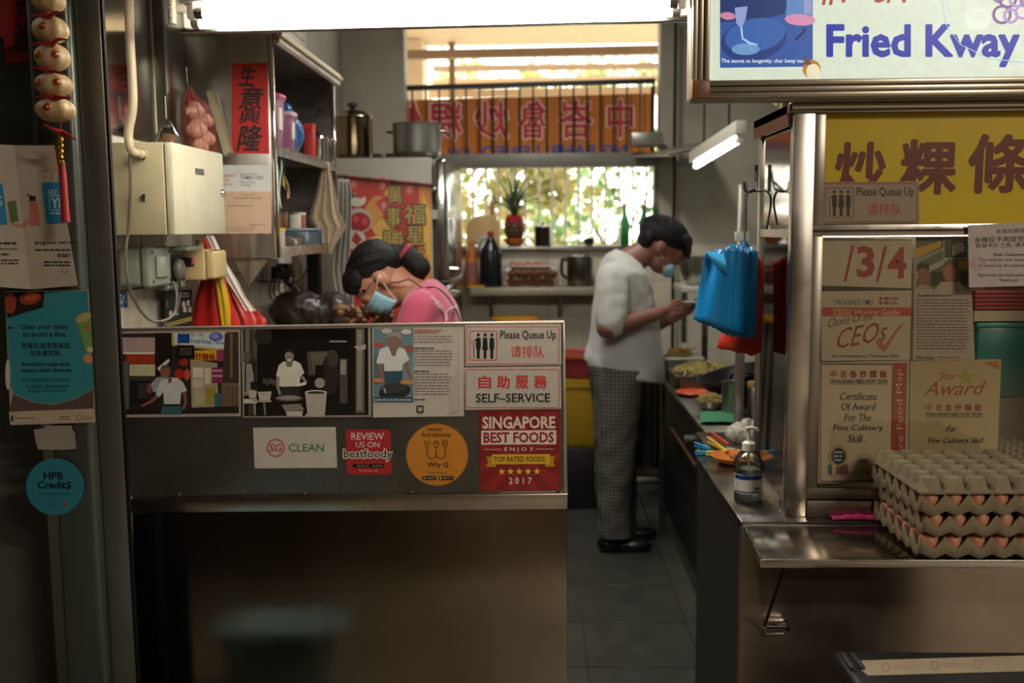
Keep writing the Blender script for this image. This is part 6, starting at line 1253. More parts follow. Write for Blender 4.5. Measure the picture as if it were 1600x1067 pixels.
# teapot, little pot, bottles
c = on_sill(848, 5.94); t = mug('teapot', 'tall steel tea jug with lid on the sill', c, 13.2*s_, 28*s_, M('jug_steel', '#77726a', .3, 1), True, (-1, -.1), 'jug')
c = on_sill(920, 5.94); t = thing('cup', 'small black cup with a spoon on the sill', 'cup', c); MB().lathe([(5*s_, .001), (8*s_, 3*s_), (8.5*s_, 11*s_), (7.5*s_, 11*s_), (0, 3*s_)], c, 18).build('bowl', BLACKP, t); MB().tube([c+V((0, 0, 4*s_)), c+V((-8*s_, 0, 28*s_))], .003, 6).build('spoon', CHROME, t); MB().tube([c+V((0, 0, 4*s_)), c+V((3*s_, 0, 24*s_))], .003, 6).build('straw', WHITEP, t)
def bottle(label, px, Y, h, r_, fill, lv_, capc):
    c = on_sill(px, Y); t = thing('glass_bottle', label, 'bottle', c, 'green bottles on the sill')
    prof = [(r_*.92, .001), (r_, .006), (r_, h*.58), (r_*.85, h*.66), (r_*.42, h*.80), (r_*.36, h*.96), (r_*.42, h*.97), (r_*.42, h*.985)]
    gm2 = cloth_lit('', M('green_glass', '#2f9a40', .08, coat=.5, alpha=.88), .5) if 'green_glass' not in MATS else M('green_glass'); MB().lathe(prof, c, 20).build('body', gm2, t)
    MB().lathe([(0, .004), (r_*.93, .004), (r_*.93, h*lv_), (0, h*lv_)], c, 18).build('oil', M('bottle_oil', fill, .2), t); MB().lathe([(r_*.45, h*.97), (r_*.45, h*1.03), (0, h*1.03)], c, 12).build('cap', M('bottlecap_'+capc[1:], capc, .4), t)
bottle('green bottle a third full, nearest the window middle', 976, 5.93, 60*s_, 7.2*s_, '#7a5a14', .30, '#b8423a')
bottle('green bottle full of yellow oil, middle of three', 1005, 5.94, 60*s_, 7.2*s_, '#8a6a14', .55, '#b8423a')
bottle('dark green bottle behind the man, rightmost of three', 1022, 5.95, 62*s_, 7.2*s_, '#1c3a1c', .50, '#c04a44')
# egg basket
c = on_shelf(829, 5.84); s_ = 5.84/FPX; W0, W1, D_, H_ = 35*s_, 42*s_, .11, 32*s_
bk = thing('egg_basket', 'clear plastic basket holding brown eggs on the ledge', 'basket', c)
bmesh_ = MB(); b0 = [V((-W0, -D_*.85, .002)), V((W0, -D_*.85, .002)), V((W0, D_*.85, .002)), V((-W0, D_*.85, .002))]; b1 = [V((-W1, -D_, H_)), V((W1, -D_, H_)), V((W1, D_, H_)), V((-W1, D_, H_))]
bkm = thin_glass('basket_film', '#eceae6', .2, .04); bmesh_.add([c+p for p in b0+b1], [(0, 1, 2, 3), (0, 1, 5, 4), (1, 2, 6, 5), (2, 3, 7, 6), (3, 0, 4, 7)]); bmesh_.build('tub', bkm, bk, smooth=False)
MB().tube([c+p for p in b1], .006, 6, closed=True).build('rim', M('basket_rim', '#8d8a84', .3), bk)
rr = random.Random(9); n_ = 0; names = ['far left', 'left', 'left of centre', 'middle', 'right of centre', 'right', 'far right']
for lay in range(3):
    for row in range(2 if lay < 2 else 1):
        for i in range(7 if lay < 2 else 6):
            if lay < 2 and row == 1 and i not in (0, 6, 3): continue
            x = (-.85 + 1.7*i/6)*(W0 if lay == 0 else W1*.9); y = (-.055 if row == 0 else .05) if lay < 2 else 0
            o = bpy.data.objects.new('egg', eggd); COL.objects.link(o); o.location = c + V((x + (.012 if lay == 1 else (.02 if lay == 2 else 0)), y, .026 + lay*.046 + rr.uniform(-.002, .004))); o.rotation_euler = (rr.uniform(.6, 1.6), rr.uniform(-.6, .6), rr.uniform(0, 6))
            tag(o, 'brown egg in the %s of the clear basket, %s' % (('bottom layer', 'middle layer', 'top heap')[lay], names[i] + (' at the back' if row else '')), 'egg', 'brown eggs in the clear basket')
c = on_shelf(906, 5.84); s_ = 5.84/FPX
t = mug('steel_jug', 'big steel jug with black handle beside the egg basket', c, 20*s_, 44*s_, M('jug_steel', '#77726a', .3, 1), True, None, 'jug'); MB().tube(curve([c+V((-20*s_, 0, 40*s_)), c+V((-27*s_, 0, 41*s_)), c+V((-28*s_, 0, 20*s_)), c+V((-20*s_, 0, 12*s_))]), .010, 8).build('handle', BLACKP, t)
# mustard stool and red tap under the ledge
c = at(805, 497, 5.6); t = thing('stool', 'mustard topped stool below the back ledge', 'stool', (c.x, 5.6, 0)); MB().lathe([(.13, c.z-.03), (.14, c.z-.02), (.14, c.z), (.12, c.z+.008), (0, c.z+.01)], (c.x, 5.6, 0), 28).build('seat', M('mustard', '#a8761c', .4), t)
for i in range(4): a_ = PI/4+i*PI/2; MB().cyl((c.x+.1*math.cos(a_), 5.6+.1*math.sin(a_), c.z-.03), (c.x+.15*math.cos(a_), 5.6+.15*math.sin(a_), 0), .012, seg=8).build('leg', STEEL_D, t)
# ================================================================ REAR RIGHT CORNER
t = thing('corner_shelf', 'pale sheet shelf below the railing in the rear right corner', 'shelf', at(1040, 238, 5.6))
MB().prism([at(985, 243, 5.9), at(1045, 241, 5.42), at(1098, 230, 5.42), at(1098, 221, 5.9)], (0, 0, -.012)).build('board', M('shelf_pale', '#9a978c', .35, .5), t); MB().prism([at(1045, 243, 5.42), at(1098, 233, 5.42), at(1098, 228, 5.42), at(1045, 238, 5.42)], (0, .01, 0)).build('edge', M('shelf_pale'), t)
a = at(985, 229, 5.85); b = at(1034, 207, 5.85); tag(MB().box((a.x, 5.80, a.z), (b.x, 5.92, b.z)).build('foil_box', M('foil_grey', '#8f8c82', .35, .7, bump=.3, bscale=40), None, bevel=.01), 'crumpled grey foil box on the corner shelf', 'box')
tube_lamp('tube_lamp', 'short lit fluorescent tube slanting in the rear right corner', at(1153, 220, 4.5), at(1088, 259, 5.22), .014, TUBE_SIDE, '#f2ffee', .05, .06, off=.02)
tl3 = [o_ for o_ in COL.objects if o_.name.startswith('tube_lamp') and o_.location.y > 4][0]
for q in (.2, .8):
    p = at(1153, 220, 4.5).lerp(at(1088, 259, 5.22), q); MB().cyl(p+V((0, 0, .05)), (p.x, p.y, ZC), .005, seg=8).build('hanger_rod', BLACKM, tl3)
p = at(1053, 300, 5.9); tag(MB().cyl((p.x, 5.90, .02), (p.x, 5.90, 2.7), .010, seg=10).build('gas_pipe', BLACKM), 'black vertical pipe in the rear corner', 'pipe')
for z_ in (1.5, 1.9): pass
# bowl on bracket
c = at(1082, 446, 5.2); t = thing('bracket_shelf', 'narrow white shelf on the rear wall behind the man', 'shelf', c); MB().box((at(1062, 450, 5.2).x, 5.1, c.z-.03), (at(1130, 450, 5.2).x, 5.45, c.z)).build('board', M('white_shelf', '#a8a69c', .4), t, bevel=.003); MB().box((at(1066, 450, 5.2).x, 5.2, c.z-.30), (at(1066, 450, 5.2).x+.025, 5.24, c.z-.03)).build('support', STEEL_D, t); MB().box((at(1110, 450, 5.2).x, 5.44, .0), (at(1110, 450, 5.2).x+.03, 5.47, c.z-.03)).build('support', STEEL_D, t)
cb_ = at(1086, 445, 5.22); s_ = 5.22/FPX; t = thing('mixing_bowl', 'steel mixing bowl on the rear white shelf', 'bowl', cb_); MB().lathe([(12*s_, .001), (18*s_, 8*s_), (24*s_, 24*s_), (26*s_, 44*s_), (27*s_, 45*s_), (25*s_, 44*s_), (17*s_, 9*s_), (0, 4*s_)], cb_, 30).build('bowl', M('bowl_steel', '#a5a299', .34, 1), t)
# ================================================================ STOVE BENCH
zq = ZK-.02; bx = at(1105, 664, 3.48).x
st = thing('stove_bench', 'dark steel cooking bench along the right side', 'bench', (bx+.3, 4.2, 0))
MB().box((bx, 3.48, zq-.02), (XFAR, 4.95, zq)).build('worktop', STEEL_D, st, bevel=.003)
MB().box((bx+.03, 3.52, .16), (XFAR, 3.54, zq-.02)).build('front_panel', M('bench_dark', '#24221e', .45, .6), st); MB().box((bx+.02, 3.52, .16), (bx+.035, 4.93, zq-.02)).build('side_panel', M('bench_dark'), st)
MB().box((bx-.004, 3.474, zq-.01), (XFAR, 3.482, zq+.004)).build('front_edge', CHROME, st)
for y in (3.50, 4.88):
    for x in (bx+.005, XFAR-.05): MB().box((x, y, 0), (x+.035, y+.035, zq-.02)).build('leg', STEEL_D, st)
for y, zz_ in ((3.62, zq-.10), (3.95, zq-.12)): MB().cyl((bx+.02, y, zz_), (bx-.012, y, zz_), .018, seg=16).build('knob', M('knob_grey', '#77756c', .3, .7), st)
MB().tube([(bx-.002, 3.70, zq-.17), (bx-.002, 4.4, zq-.17)], .008, 8).build('gas_rail', M('gas_copper', '#6d4a34', .4, .8), st)
def on_bench(px, py, dz=0): q = Plane((0, 0, zq), (0, 0, 1)).pt(px, py); q.z = zq+dz; return q
stk_ = thing('steel_post', 'square steel post rising from the rear of the side counter', 'post', at(1157, 665, 3.40)); p = at(1157, 500, 3.40)
MB().box((p.x-.014, 3.385, ZK), (p.x+.014, 3.413, at(1157, 288, 3.4).z)).build('upright', STEEL, stk_, bevel=.002); MB().box((p.x-.022, 3.380, at(1157, 372, 3.4).z-.01), (p.x+.022, 3.418, at(1157, 362, 3.4).z)).build('clamp', M('clamp_white', '#a8a69c', .4), stk_, bevel=.002)
# noodle tray
def noodles(name, c, rx, ry, h, n, seed, mat, parent):
    rr = random.Random(seed); mb = MB()
    for i in range(n):
        a_ = rr.uniform(0, 2*PI); q = math.sqrt(rr.random()); p = V((c.x+rx*q*math.cos(a_), c.y+ry*q*math.sin(a_), c.z + h*(1-q*q)*rr.uniform(.6, 1) + rr.uniform(0, .006))); d = V((rr.uniform(-1, 1), rr.uniform(-1, 1), rr.uniform(-.4, .4))).normalized()*.022
        mb.tube([p-d, p+V((rr.uniform(-.006, .006), rr.uniform(-.006, .006), .004)), p+d], .0026, 4)
    o = mb.build('noodles', mat, parent); o['kind'] = 'stuff'; return o
NM = M('noodle', '#9a8a52', .45, var=.1)
c = at(1098, 592, 4.50); c.z = zq+.055; t = thing('noodle_tray', 'wide steel tray heaped with flat noodles on the bench', 'tray', c)
MB().box((c.x-.13, 4.37, c.z-.055+.002), (c.x+.13, 4.63, c.z+.02)).build('pan', M('pan_steel', '#77746c', .3, 1), t, bevel=.012, seg=3); zc_ = at(1098, 568, 4.5).z-c.z
noodles('n', c+V((0, 0, .02)), .125, .12, max(.03, zc_-.02), 520, 1, NM, t); MB().box((c.x-.139, 4.362, c.z+.012), (c.x+.139, 4.638, c.z+.018)).build('rim', CHROME, t)
# wok
c = on_bench(1142, 640, 0); c = V((at(1156, 600, 4.12).x, 4.12, zq+.002)); R = Euler((0, -.25, 0)).to_matrix()
t = thing('wok', 'black iron wok tilted on the burner', 'wok', c); MB().lathe([(.0, .0), (.06, .008), (.12, .045), (.155, .10), (.160, .10), (.125, .05), (.06, .015), (0, .008)], c+V((.0, 0, .03)), 36, R).build('bowl', M('wok_iron', '#161412', .4, .6), t)
h0 = c+V((0, 0, .03)) + R @ V((0, -.15, .098)); MB().tube(curve([h0+V((-.04, 0, 0)), h0+V((-.035, -.035, .02)), h0+V((.035, -.035, .02)), h0+V((.04, 0, 0))]), .006, 8).build('handle', BLACKM, t); MB().lathe([(.09, 0), (.10, .03), (.095, .03), (.085, .002)], c, 24).build('burner_ring', BLACKM, t)
# ladle and orange plate, bowl, pot, cloth
c = on_bench(1084, 618); t = tag(MB().lathe([(0, .006), (.05, .006), (.078, .020), (.080, .018), (.052, .001), (0, .001)], c, 32).build('plate', M('coral_plate', '#b04a2a', .35)), 'empty coral orange plate on the cooking bench', 'plate')
c = on_bench(1109, 640); t = thing('noodle_bowl', 'small steel bowl filled with noodles on the bench', 'bowl', c); MB().lathe([(.028, .001), (.04, .01), (.050, .042), (.053, .043), (.047, .042), (.036, .012), (0, .008)], c, 26).build('bowl', M('bowl_steel', '#a5a299', .34, 1), t); noodles('n', c+V((0, 0, .036)), .042, .042, .022, 120, 3, NM, t)
c = on_bench(1146, 650); c.y += .02; pot('cooking_pot', 'small tall steel pot at the front of the bench', c, 17*c.y/FPX, .125, M('bowl_steel'), False, False)
c = on_bench(1183, 650); c.y += .02; jar('condiment_tin', 'steel canister with brass lid beside the small pot', c.x, c.y, zq, .035, .13, M('bowl_steel'), '#8a6a3a')
g = []
for i in range(9):
    g.append([on_bench(1094+j*5.6, 664-i*2.2, .006+.012*abs(math.sin(i*.9+j*.7))*math.sin(PI*max(.08, i/8))*math.sin(PI*max(.08, j/10))+.004) for j in range(11)])
tag(MB().grid(g).build('dish_cloth', M('green_cloth', '#2f6a4a', .9, bump=.2), None, ang=180, solid=.002), 'folded green cloth at the front edge of the bench', 'cloth')
# food tray by the man's belly
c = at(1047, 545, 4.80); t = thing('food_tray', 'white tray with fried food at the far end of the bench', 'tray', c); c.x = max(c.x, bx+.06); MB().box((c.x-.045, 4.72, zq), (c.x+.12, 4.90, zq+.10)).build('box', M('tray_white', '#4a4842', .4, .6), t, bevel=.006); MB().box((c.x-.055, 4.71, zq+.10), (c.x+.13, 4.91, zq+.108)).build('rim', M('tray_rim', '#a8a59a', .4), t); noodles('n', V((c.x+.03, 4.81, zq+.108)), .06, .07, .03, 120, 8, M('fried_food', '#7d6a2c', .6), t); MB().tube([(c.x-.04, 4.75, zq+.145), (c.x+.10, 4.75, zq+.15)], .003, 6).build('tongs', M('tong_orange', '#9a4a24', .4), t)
# stock pot on stool
c = at(1023, 728, 5.40); s_ = 5.40/FPX; t = thing('stock_stool', 'low steel stool under the tall stock pot', 'stool', (c.x, 5.40, 0)); MB().box((c.x-.14, 5.27, c.z-.03), (c.x+.14, 5.53, c.z)).build('top', STEEL_D, t, bevel=.003)
for sx in (-1, 1):
    for sy in (-1, 1): MB().box((c.x+sx*.12-.012, 5.40+sy*.11-.012, 0), (c.x+sx*.12+.012, 5.40+sy*.11+.012, c.z-.03)).build('leg', STEEL_D, t)
pot('stock_pot', 'tall steel stock pot behind the man on a stool', c, 33*s_, 152*s_, M('stock_steel', '#6a665c', .25, 1, var=.1), False, True)
# yellow bin, basin, pipe
c = at(908, 690, 5.45); zt_ = at(908, 592, 5.45).z-c.z; zbin = c.z; tag(MB().box((c.x-.16, 5.30, 0), (c.x+.16, 5.60, zbin-.001)).build('low_crate', BLACKP, None, bevel=.01), 'black crate under the yellow bin', 'crate'); t = thing('yellow_bin', 'mustard yellow plastic bin behind the man', 'bin', (c.x, 5.45, zbin)); MB().lathe([(.13, .001), (.14, .02), (.16, zt_-.02), (.17, zt_-.02), (.17, zt_), (.15, zt_), (.13, .03), (0, .03)], (c.x, 5.45, zbin), 32, sq=5).build('body', M('bin_yellow', '#9a7a16', .4), t); MB().lathe([(.168, zt_+.001), (.168, zt_+.012), (0, zt_+.016)], (c.x, 5.45, zbin), 32, sq=5).build('lid', M('bin_yellow2', '#8a6a12', .4), t)
zb_ = zbin+zt_+.017; t = thing('basin', 'red plastic basin with orange rim on the yellow bin', 'basin', (c.x, 5.45, zb_)); MB().lathe([(.09, 0), (.10, .005), (.15, .12), (.15, .13)], (c.x, 5.45, zb_), 30).build('bowl', M('basin_red', '#8e2f38', .4), t); MB().lathe([(.158, .115), (.162, .135), (.145, .135), (.08, .012), (0, .01)], (c.x, 5.45, zb_), 30).build('rim', M('basin_orange', '#b5552c', .4), t)
tag(MB().cyl((-.4, 5.75, .05), (.95, 5.75, .05), .028, seg=12).build('floor_pipe', M('pipe_white', '#8d8a78', .5)), 'pale pipe along the floor at the rear wall', 'pipe')
c = at(1125, 690, 5.0)

# ================================================================ BAG BUNDLES ON THE HOOK
hk = thing('bag_hook', 'black wire double hook on the side of the display case', 'hook', at(1180, 330, 2.62))
h0 = at(1181, 268, 2.74); MB().tube(curve([at(1163, 284, 2.70), at(1164, 296, 2.70), at(1171, 300, 2.70), at(1180, 294, 2.72), h0]), .0032, 8).build('upper_prong', BLACKM, hk)
MB().tube(curve([at(1181, 285, 2.72), at(1183, 298, 2.66), at(1195, 298, 2.64), at(1203, 305, 2.63), at(1204, 322, 2.63), at(1198, 358, 2.62)]), .0030, 8).build('side_prong', BLACKM, hk)
MB().tube(curve([at(1180, 296, 2.70), at(1168, 302, 2.68), at(1165, 318, 2.66), at(1164, 350, 2.64), at(1164, 376, 2.62), at(1170, 384, 2.62)]), .0026, 8).build('long_prong', BLACKM, hk)
MB().box(at(1179, 300, 2.745), at(1184, 258, 2.752)).build('hook_plate', BLACKM, hk)
def bundle(name, label, n, corner, Y0, dY, col, mat):
    t = thing(name, label, 'bag bundle', corner(0)[2] if False else at(corner(0)[2][0], corner(0)[2][1], Y0))
    for k_ in range(n):
        tl, tr, br, bl = corner(k_); g = []
        rr = random.Random(k_+n)
        for i in range(13):
            v = i/12; row = []
            for j in range(11):
                u = j/10
                # the top gathers at the hook: the left shoulder droops into a fold
                x = (tl[0]*(1-u)+tr[0]*u)*(1-v) + (bl[0]*(1-u)+br[0]*u)*v; y = (tl[1]*(1-u)+tr[1]*u)*(1-v) + (bl[1]*(1-u)+br[1]*u)*v
                d = dY*k_ + .004*math.sin(u*6+v*2.5+k_) + .010*(1-v)*math.sin(u*9+k_*1.3) - .012*u*(1-u)*4*v + rr.uniform(-.0008, .0008)
                row.append(at(x, y + 1.2*math.sin(u*14+k_), Y0 + d))
            g.append(row)
        MB().grid(g).build('bag', mat, t, ang=180, solid=.0012)
    return t
BL = M('blue_bag_film', '#0f6aa0', .28, bump=.25, bscale=35, var=.08, coat=.2); RD = M('red_bag_film', '#a82a1c', .32, bump=.3, bscale=45, var=.1)
def cblue(k_): return ((1102+7.5*k_, 397-2.2*k_), (1150+4.3*k_, 380+1.6*k_), (1146+4.4*k_, 516+1.4*k_), (1083+7.2*k_, 499+3.4*k_))
t = bundle('blue_bag_bundle', 'thick bundle of blue plastic carrier bags hanging on the hook', 9, cblue, 2.535, .0095, '', BL)
g = []
for i in range(9):
    v = i/8; g.append([at(1100+(1133-1100)*u + 4*v, 392 + (398-392)*u + 46*v*u*(1-.35*u) + 4*v, 2.522 - .02*math.sin(PI*v)*u) for u in [j/6 for j in range(7)]])
MB().grid(g).build('folded_corner', M('blue_bag_light', '#2f86b4', .3, bump=.2, bscale=40), t, ang=180, solid=.001)
c = at(1163, 384, 2.60); MB().lathe([(.012, -.03), (.009, -.01), (.004, .004), (.003, .02)], c, 12).build('gathered_neck', BL, t)
def cred(k_): return ((1168+4*k_, 396+2*k_), (1188+1.5*k_, 404+2*k_), (1176+3.5*k_, 556-1.5*k_), (1120+14*k_, 543+2.5*k_))
bundle('red_bag_bundle', 'bundle of red plastic bags hanging behind the blue ones', 5, cred, 2.628, .008, '', RD)

# ================================================================ PEOPLE
SKIN_M = M('skin_tan', '#71493a', .5, var=.06, vscale=20, sub=.15); SKIN_W = M('skin_light', '#94644c', .5, var=.05, vscale=20, sub=.15)
HAIR = M('black_hair', '#0b0908', .62, bump=.6, bscale=260, stretch=(.25, 1, 1), spec=.22); MASK = M('mask_blue', '#7fa9b5', .7, bump=.2, bscale=60, stretch=(.3, .3, 3))
def hand(prims, wrist, d, side, nrm, s=1.0, curl=.6):
    """palm plus four unequal fingers and a thumb; d along the hand, side across, nrm out of the palm"""
    d, side, nrm = V(d).normalized(), V(side).normalized(), V(nrm).normalized(); c = wrist + d*.045*s
    prims.append(('e', c, (.042*s, .024*s, .016*s), Matrix((d, side, nrm)).transposed()))
    for i, (o, l) in enumerate(((-.030, .066), (-.010, .074), (.010, .070), (.028, .055))):
        b = wrist + d*.080*s + side*o*s; m_ = b + (d*math.cos(curl*.5) + nrm*math.sin(curl*.5))*l*.52*s; e = m_ + (d*math.cos(curl*1.6) + nrm*math.sin(curl*1.6))*l*.48*s
        prims += [('c', b - d*.02*s, b, .0095*s, .0095*s), ('c', b, m_, .0092*s, .0085*s), ('c', m_, e, .0085*s, .0070*s)]
    b = wrist + d*.025*s - side*.026*s; m_ = b + (d*.6 - side*.55 + nrm*.45).normalized()*.035*s; e = m_ + (d*.9 - side*.05 + nrm*.3).normalized()*.032*s
    prims += [('c', b, m_, .012*s, .010*s), ('c', m_, e, .010*s, .008*s)]
def rings(rows, Y):
    out = []
    for (y, xl, xr, hd, dy, tilt) in rows:
        a, b = at(xl, y - tilt, Y+dy), at(xr, y + tilt, Y+dy); out.append(((a+b)/2, (b-a)/2, V((0, hd, 0))))
    return ('l', out)
def strands(parent, c, Rm, rad, starts, end, r, name='hair_strands'):
    mb = MB()
    for a in starts:
        a = V(a).normalized(); e = V(end(a) if callable(end) else end).normalized(); pts = []
        for i in range(9):
            d = a.slerp(e, i/8) if a.angle(e) < 3.1 else a; pts.append(c + Rm @ V((d.x*rad[0], d.y*rad[1], d.z*rad[2])))
        mb.tube(pts, r, 5, r1=r*.5)
    o = mb.build(name, HAIR, parent); o['kind'] = 'stuff'; return o
# ---- the man
YM = 4.70; mn = thing('person', 'cook in white T-shirt and checked trousers looking down at his hands', 'person', (at(965, 845, YM).x, YM, 0))
s_ = YM/FPX
fwd = (at(1063, 405, YM) - at(1027, 387, YM)).normalized(); hup = V((-fwd.z, 0, fwd.x)) if False else V((0, -1, 0)).cross(fwd).normalized()
hup = hup if hup.z > 0 else -hup
HR = Matrix((fwd, V((0, 1, 0)), hup)).transposed(); hc = at(1036, 378, YM)
pr = [('e', hc, (.108, .082, .098), HR), ('e', hc + fwd*.035 - hup*.075, (.066, .064, .068), HR), ('e', hc + fwd*.062 - hup*.105, (.032, .034, .026), HR),
      ('e', hc + fwd*.085 - hup*.02, (.028, .058, .05), HR), ('c', hc + fwd*.106 - hup*.018, hc + fwd*.124 - hup*.048, .010, .014), ('e', hc+fwd*.112-hup*.053, (.014, .02, .010), HR),
      ('e', hc + fwd*.096 - hup*.078, (.016, .026, .008), HR), ('e', hc + fwd*.094 - hup*.092, (.015, .024, .008), HR)]
for sy in (-1, 1):
    pr += [('e', hc + V((0, sy*.082, 0)) - hup*.028 - fwd*.008, (.022, .010, .034), HR), ('e', hc + fwd*.094 + V((0, sy*.032, 0)) - hup*.008, (.012, .020, .007), HR)]
nb_ = at(978, 412, YM); pr += [('c', nb_, hc - fwd*.035 - hup*.05, .068, .060), ('l', [(at(975, 415, YM), V((.06, 0, -.02)), V((0, .10, 0))), (at(975, 450, YM), V((.12, 0, -.03)), V((0, .17, 0))), (at(975, 520, YM), V((.13, 0, 0)), V((0, .16, 0))), (at(970, 585, YM), V((.14, 0, 0)), V((0, .16, 0)))])]
# near arm and far arm
nS, nE, nWr = at(958, 435, YM-.20), at(948, 513, YM-.25), at(1030, 489, YM-.20)
fS, fE, fWr = at(985, 440, YM+.20), at(1012, 512, YM+.22), at(1076, 482, YM+.14)
pr += [('c', nS, nE, .048, .045), ('c', nE, nWr, .047, .030), ('c', fS, fE, .046, .043), ('c', fE, fWr, .044, .028)]
hand(pr, nWr, at(1050, 482, YM-.17)-nWr, (0, .35, 1), (.3, .9, -.3), 1.05, .9)
hand(pr, fWr, at(1100, 470, YM+.10)-fWr, (0, -1, .1), (-.1, 0, 1), 1.0, .35)
# legs inside the trousers
for dy, dx in ((-.085, 0), (.085, 8)): pr += [('c', at(962+dx, 585, YM+dy), at(962+dx, 715, YM+dy), .085, .060), ('c', at(962+dx, 715, YM+dy), at(958+dx, 838, YM+dy), .055, .040)]
blob('body', pr, .0055, SKIN_M, mn, 5)
hp = [('e', hc + hup*.030 - fwd*.008, (.124, .094, .086), HR), ('e', hc - fwd*.070 - hup*.012, (.050, .082, .072), HR), ('e', hc + fwd*.075 + hup*.045, (.052, .080, .042), HR), ('e', hc + fwd*.108 + hup*.020, (.026, .066, .030), HR)]
for i in range(14):
    q = (i-6.5)/7; hp.append(('c', hc + fwd*.10 + hup*.04 + V((0, q*.07, 0)), hc + fwd*(.125+.012*math.sin(i*2.1)) - hup*(.004+.014*math.sin(i*1.3)) + V((0, q*.075, 0)), .014, .006))
blob('hair', hp, .005, HAIR, mn, 2, .002, 60)
rs = random.Random(3); crown = V((-.45, 0, .9)).normalized(); ss = []
for i in range(120):
    th = rs.uniform(0, 2*PI); ss.append(crown + V((math.cos(th), math.sin(th), 0))*rs.uniform(.15, .9))
strands(mn, hc + hup*.030 - fwd*.008, HR, (.126, .096, .088), ss, lambda a: a + V((a.x-crown.x, a.y-crown.y, -.35))*.9 if a.z > -.1 else a + V((.05, 0, -.1)), .0035)
mc = hc + fwd*.072 - hup*.098
mk = blob('face_mask', [('e', mc, (.040, .062, .038), HR), ('e', mc + fwd*.012 - hup*.018, (.030, .046, .026), HR)], .005, MASK, mn, 4)
for sy in (-1, 1):
    ear = hc + V((0, sy*.088, 0)) - hup*.020 - fwd*.014
    for dz in (.018, -.022): MB().tube(curve([mc + V((0, sy*.056, 0)) - fwd*.01 + hup*dz, (mc+ear)/2 + V((0, sy*.016, 0)) + hup*dz*.8, ear + hup*(.03 if dz > 0 else -.006)]), .0017, 6).build('mask_loop', WHITEP, mn)
sh_rows = [(395, 962, 990, .085, 0, 6), (406, 947, 1001, .17, 0, 6), (422, 938, 1011, .215, 0, 5), (448, 931, 1019, .215, 0, 3), (478, 926, 1025, .20, 0, 1), (510, 924, 1029, .19, 0, 0), (540, 919, 1034, .19, 0, 2), (562, 913, 1037, .195, 0, 8), (580, 912, 1037, .20, 0, 17)]
def sh_cut(co): return False
SHIRT = M('white_tshirt', '#a3a29c', .85, var=.05, vscale=12, sheen=.2)
blob('shirt', [rings(sh_rows, YM), ('c', at(957, 436, YM-.185), at(955, 503, YM-.235), .078, .070), ('c', at(985, 440, YM+.185), at(1006, 495, YM+.21), .076, .066)], .007, SHIRT, mn, 4, .010, 10)
def check_mat():
    m = M('checked_cotton', '#3a3733', .9); N = m.node_tree.nodes; L = m.node_tree.links; tc = N.new('ShaderNodeTexCoord'); last = None
    for ax, sc_ in (('X', 17), ('Y', 17), ('Z', 17)):
        wv = N.new('ShaderNodeTexWave'); wv.bands_direction = ax; wv.inputs['Scale'].default_value = sc_; wv.inputs['Distortion'].default_value = .8; wv.inputs['Detail Scale'].default_value = .4; L.new(tc.outputs['Object'], wv.inputs[0])
        r = N.new('ShaderNodeMapRange'); r.inputs[1].default_value = .0; r.inputs[2].default_value = .22; r.inputs[3].default_value = 1; r.inputs[4].default_value = 0; L.new(wv.outputs[1], r.inputs[0])
        if ax == 'Y': continue
        if last is None: last = r.outputs[0]
        else:
            mx = N.new('ShaderNodeMath'); mx.operation = 'MAXIMUM'; L.new(last, mx.inputs[0]); L.new(r.outputs[0], mx.inputs[1]); last = mx.outputs[0]
    x = N.new('ShaderNodeMix'); x.data_type = 'RGBA'; L.new(last, x.inputs[0]); x.inputs[6].default_value = (*hx('#66625a'), 1); x.inputs[7].default_value = (*hx('#1c1a18'), 1); L.new(x.outputs[2], N['Principled BSDF'].inputs['Base Color']); return m
tr = []
for dy, dx in ((-.09, 0), (.09, 8)):
    tr.append(rings([(572, 917, 1022, .12, dy, 6), (600, 920, 1006, .125, dy, 2), (645, 926, 1001, .115, dy, 0), (700, 930, 996, .10, dy, 0), (760, 932+dx*.4, 990+dx*.5, .09, dy, 0), (810, 932+dx, 986+dx, .085, dy, 0), (836, 930+dx, 988+dx, .088, dy, 2)], YM))
blob('trousers', tr, .007, check_mat(), mn, 5, .011, 8)
for dy, dx in ((-.095, 0), (.095, 10)):
    c = at(972+dx, 845, YM+dy); z0_ = .008
    blob('shoe', [('e', V((c.x-.05, YM+dy, .035)), (.07, .042, .035)), ('e', V((c.x+.06, YM+dy, .030)), (.085, .047, .030)), ('x', V((c.x+.01, YM+dy, .010)), (.22, .07, .016))], .006, M('black_shoe', '#0c0d0e', .35), mn, 3)
dsh = thing('dish', 'flat pale dish held in the hands of the cook', 'dish', at(1078, 480, YM-.02)); c = at(1079, 477, YM-.02)
MB().lathe([(0, .003), (.035, .003), (.055, .012), (.058, .012), (.036, 0), (0, 0)], c + V((0, .03, .004)), 28).build('rim', M('dish_white', '#a8a69e', .35), dsh)
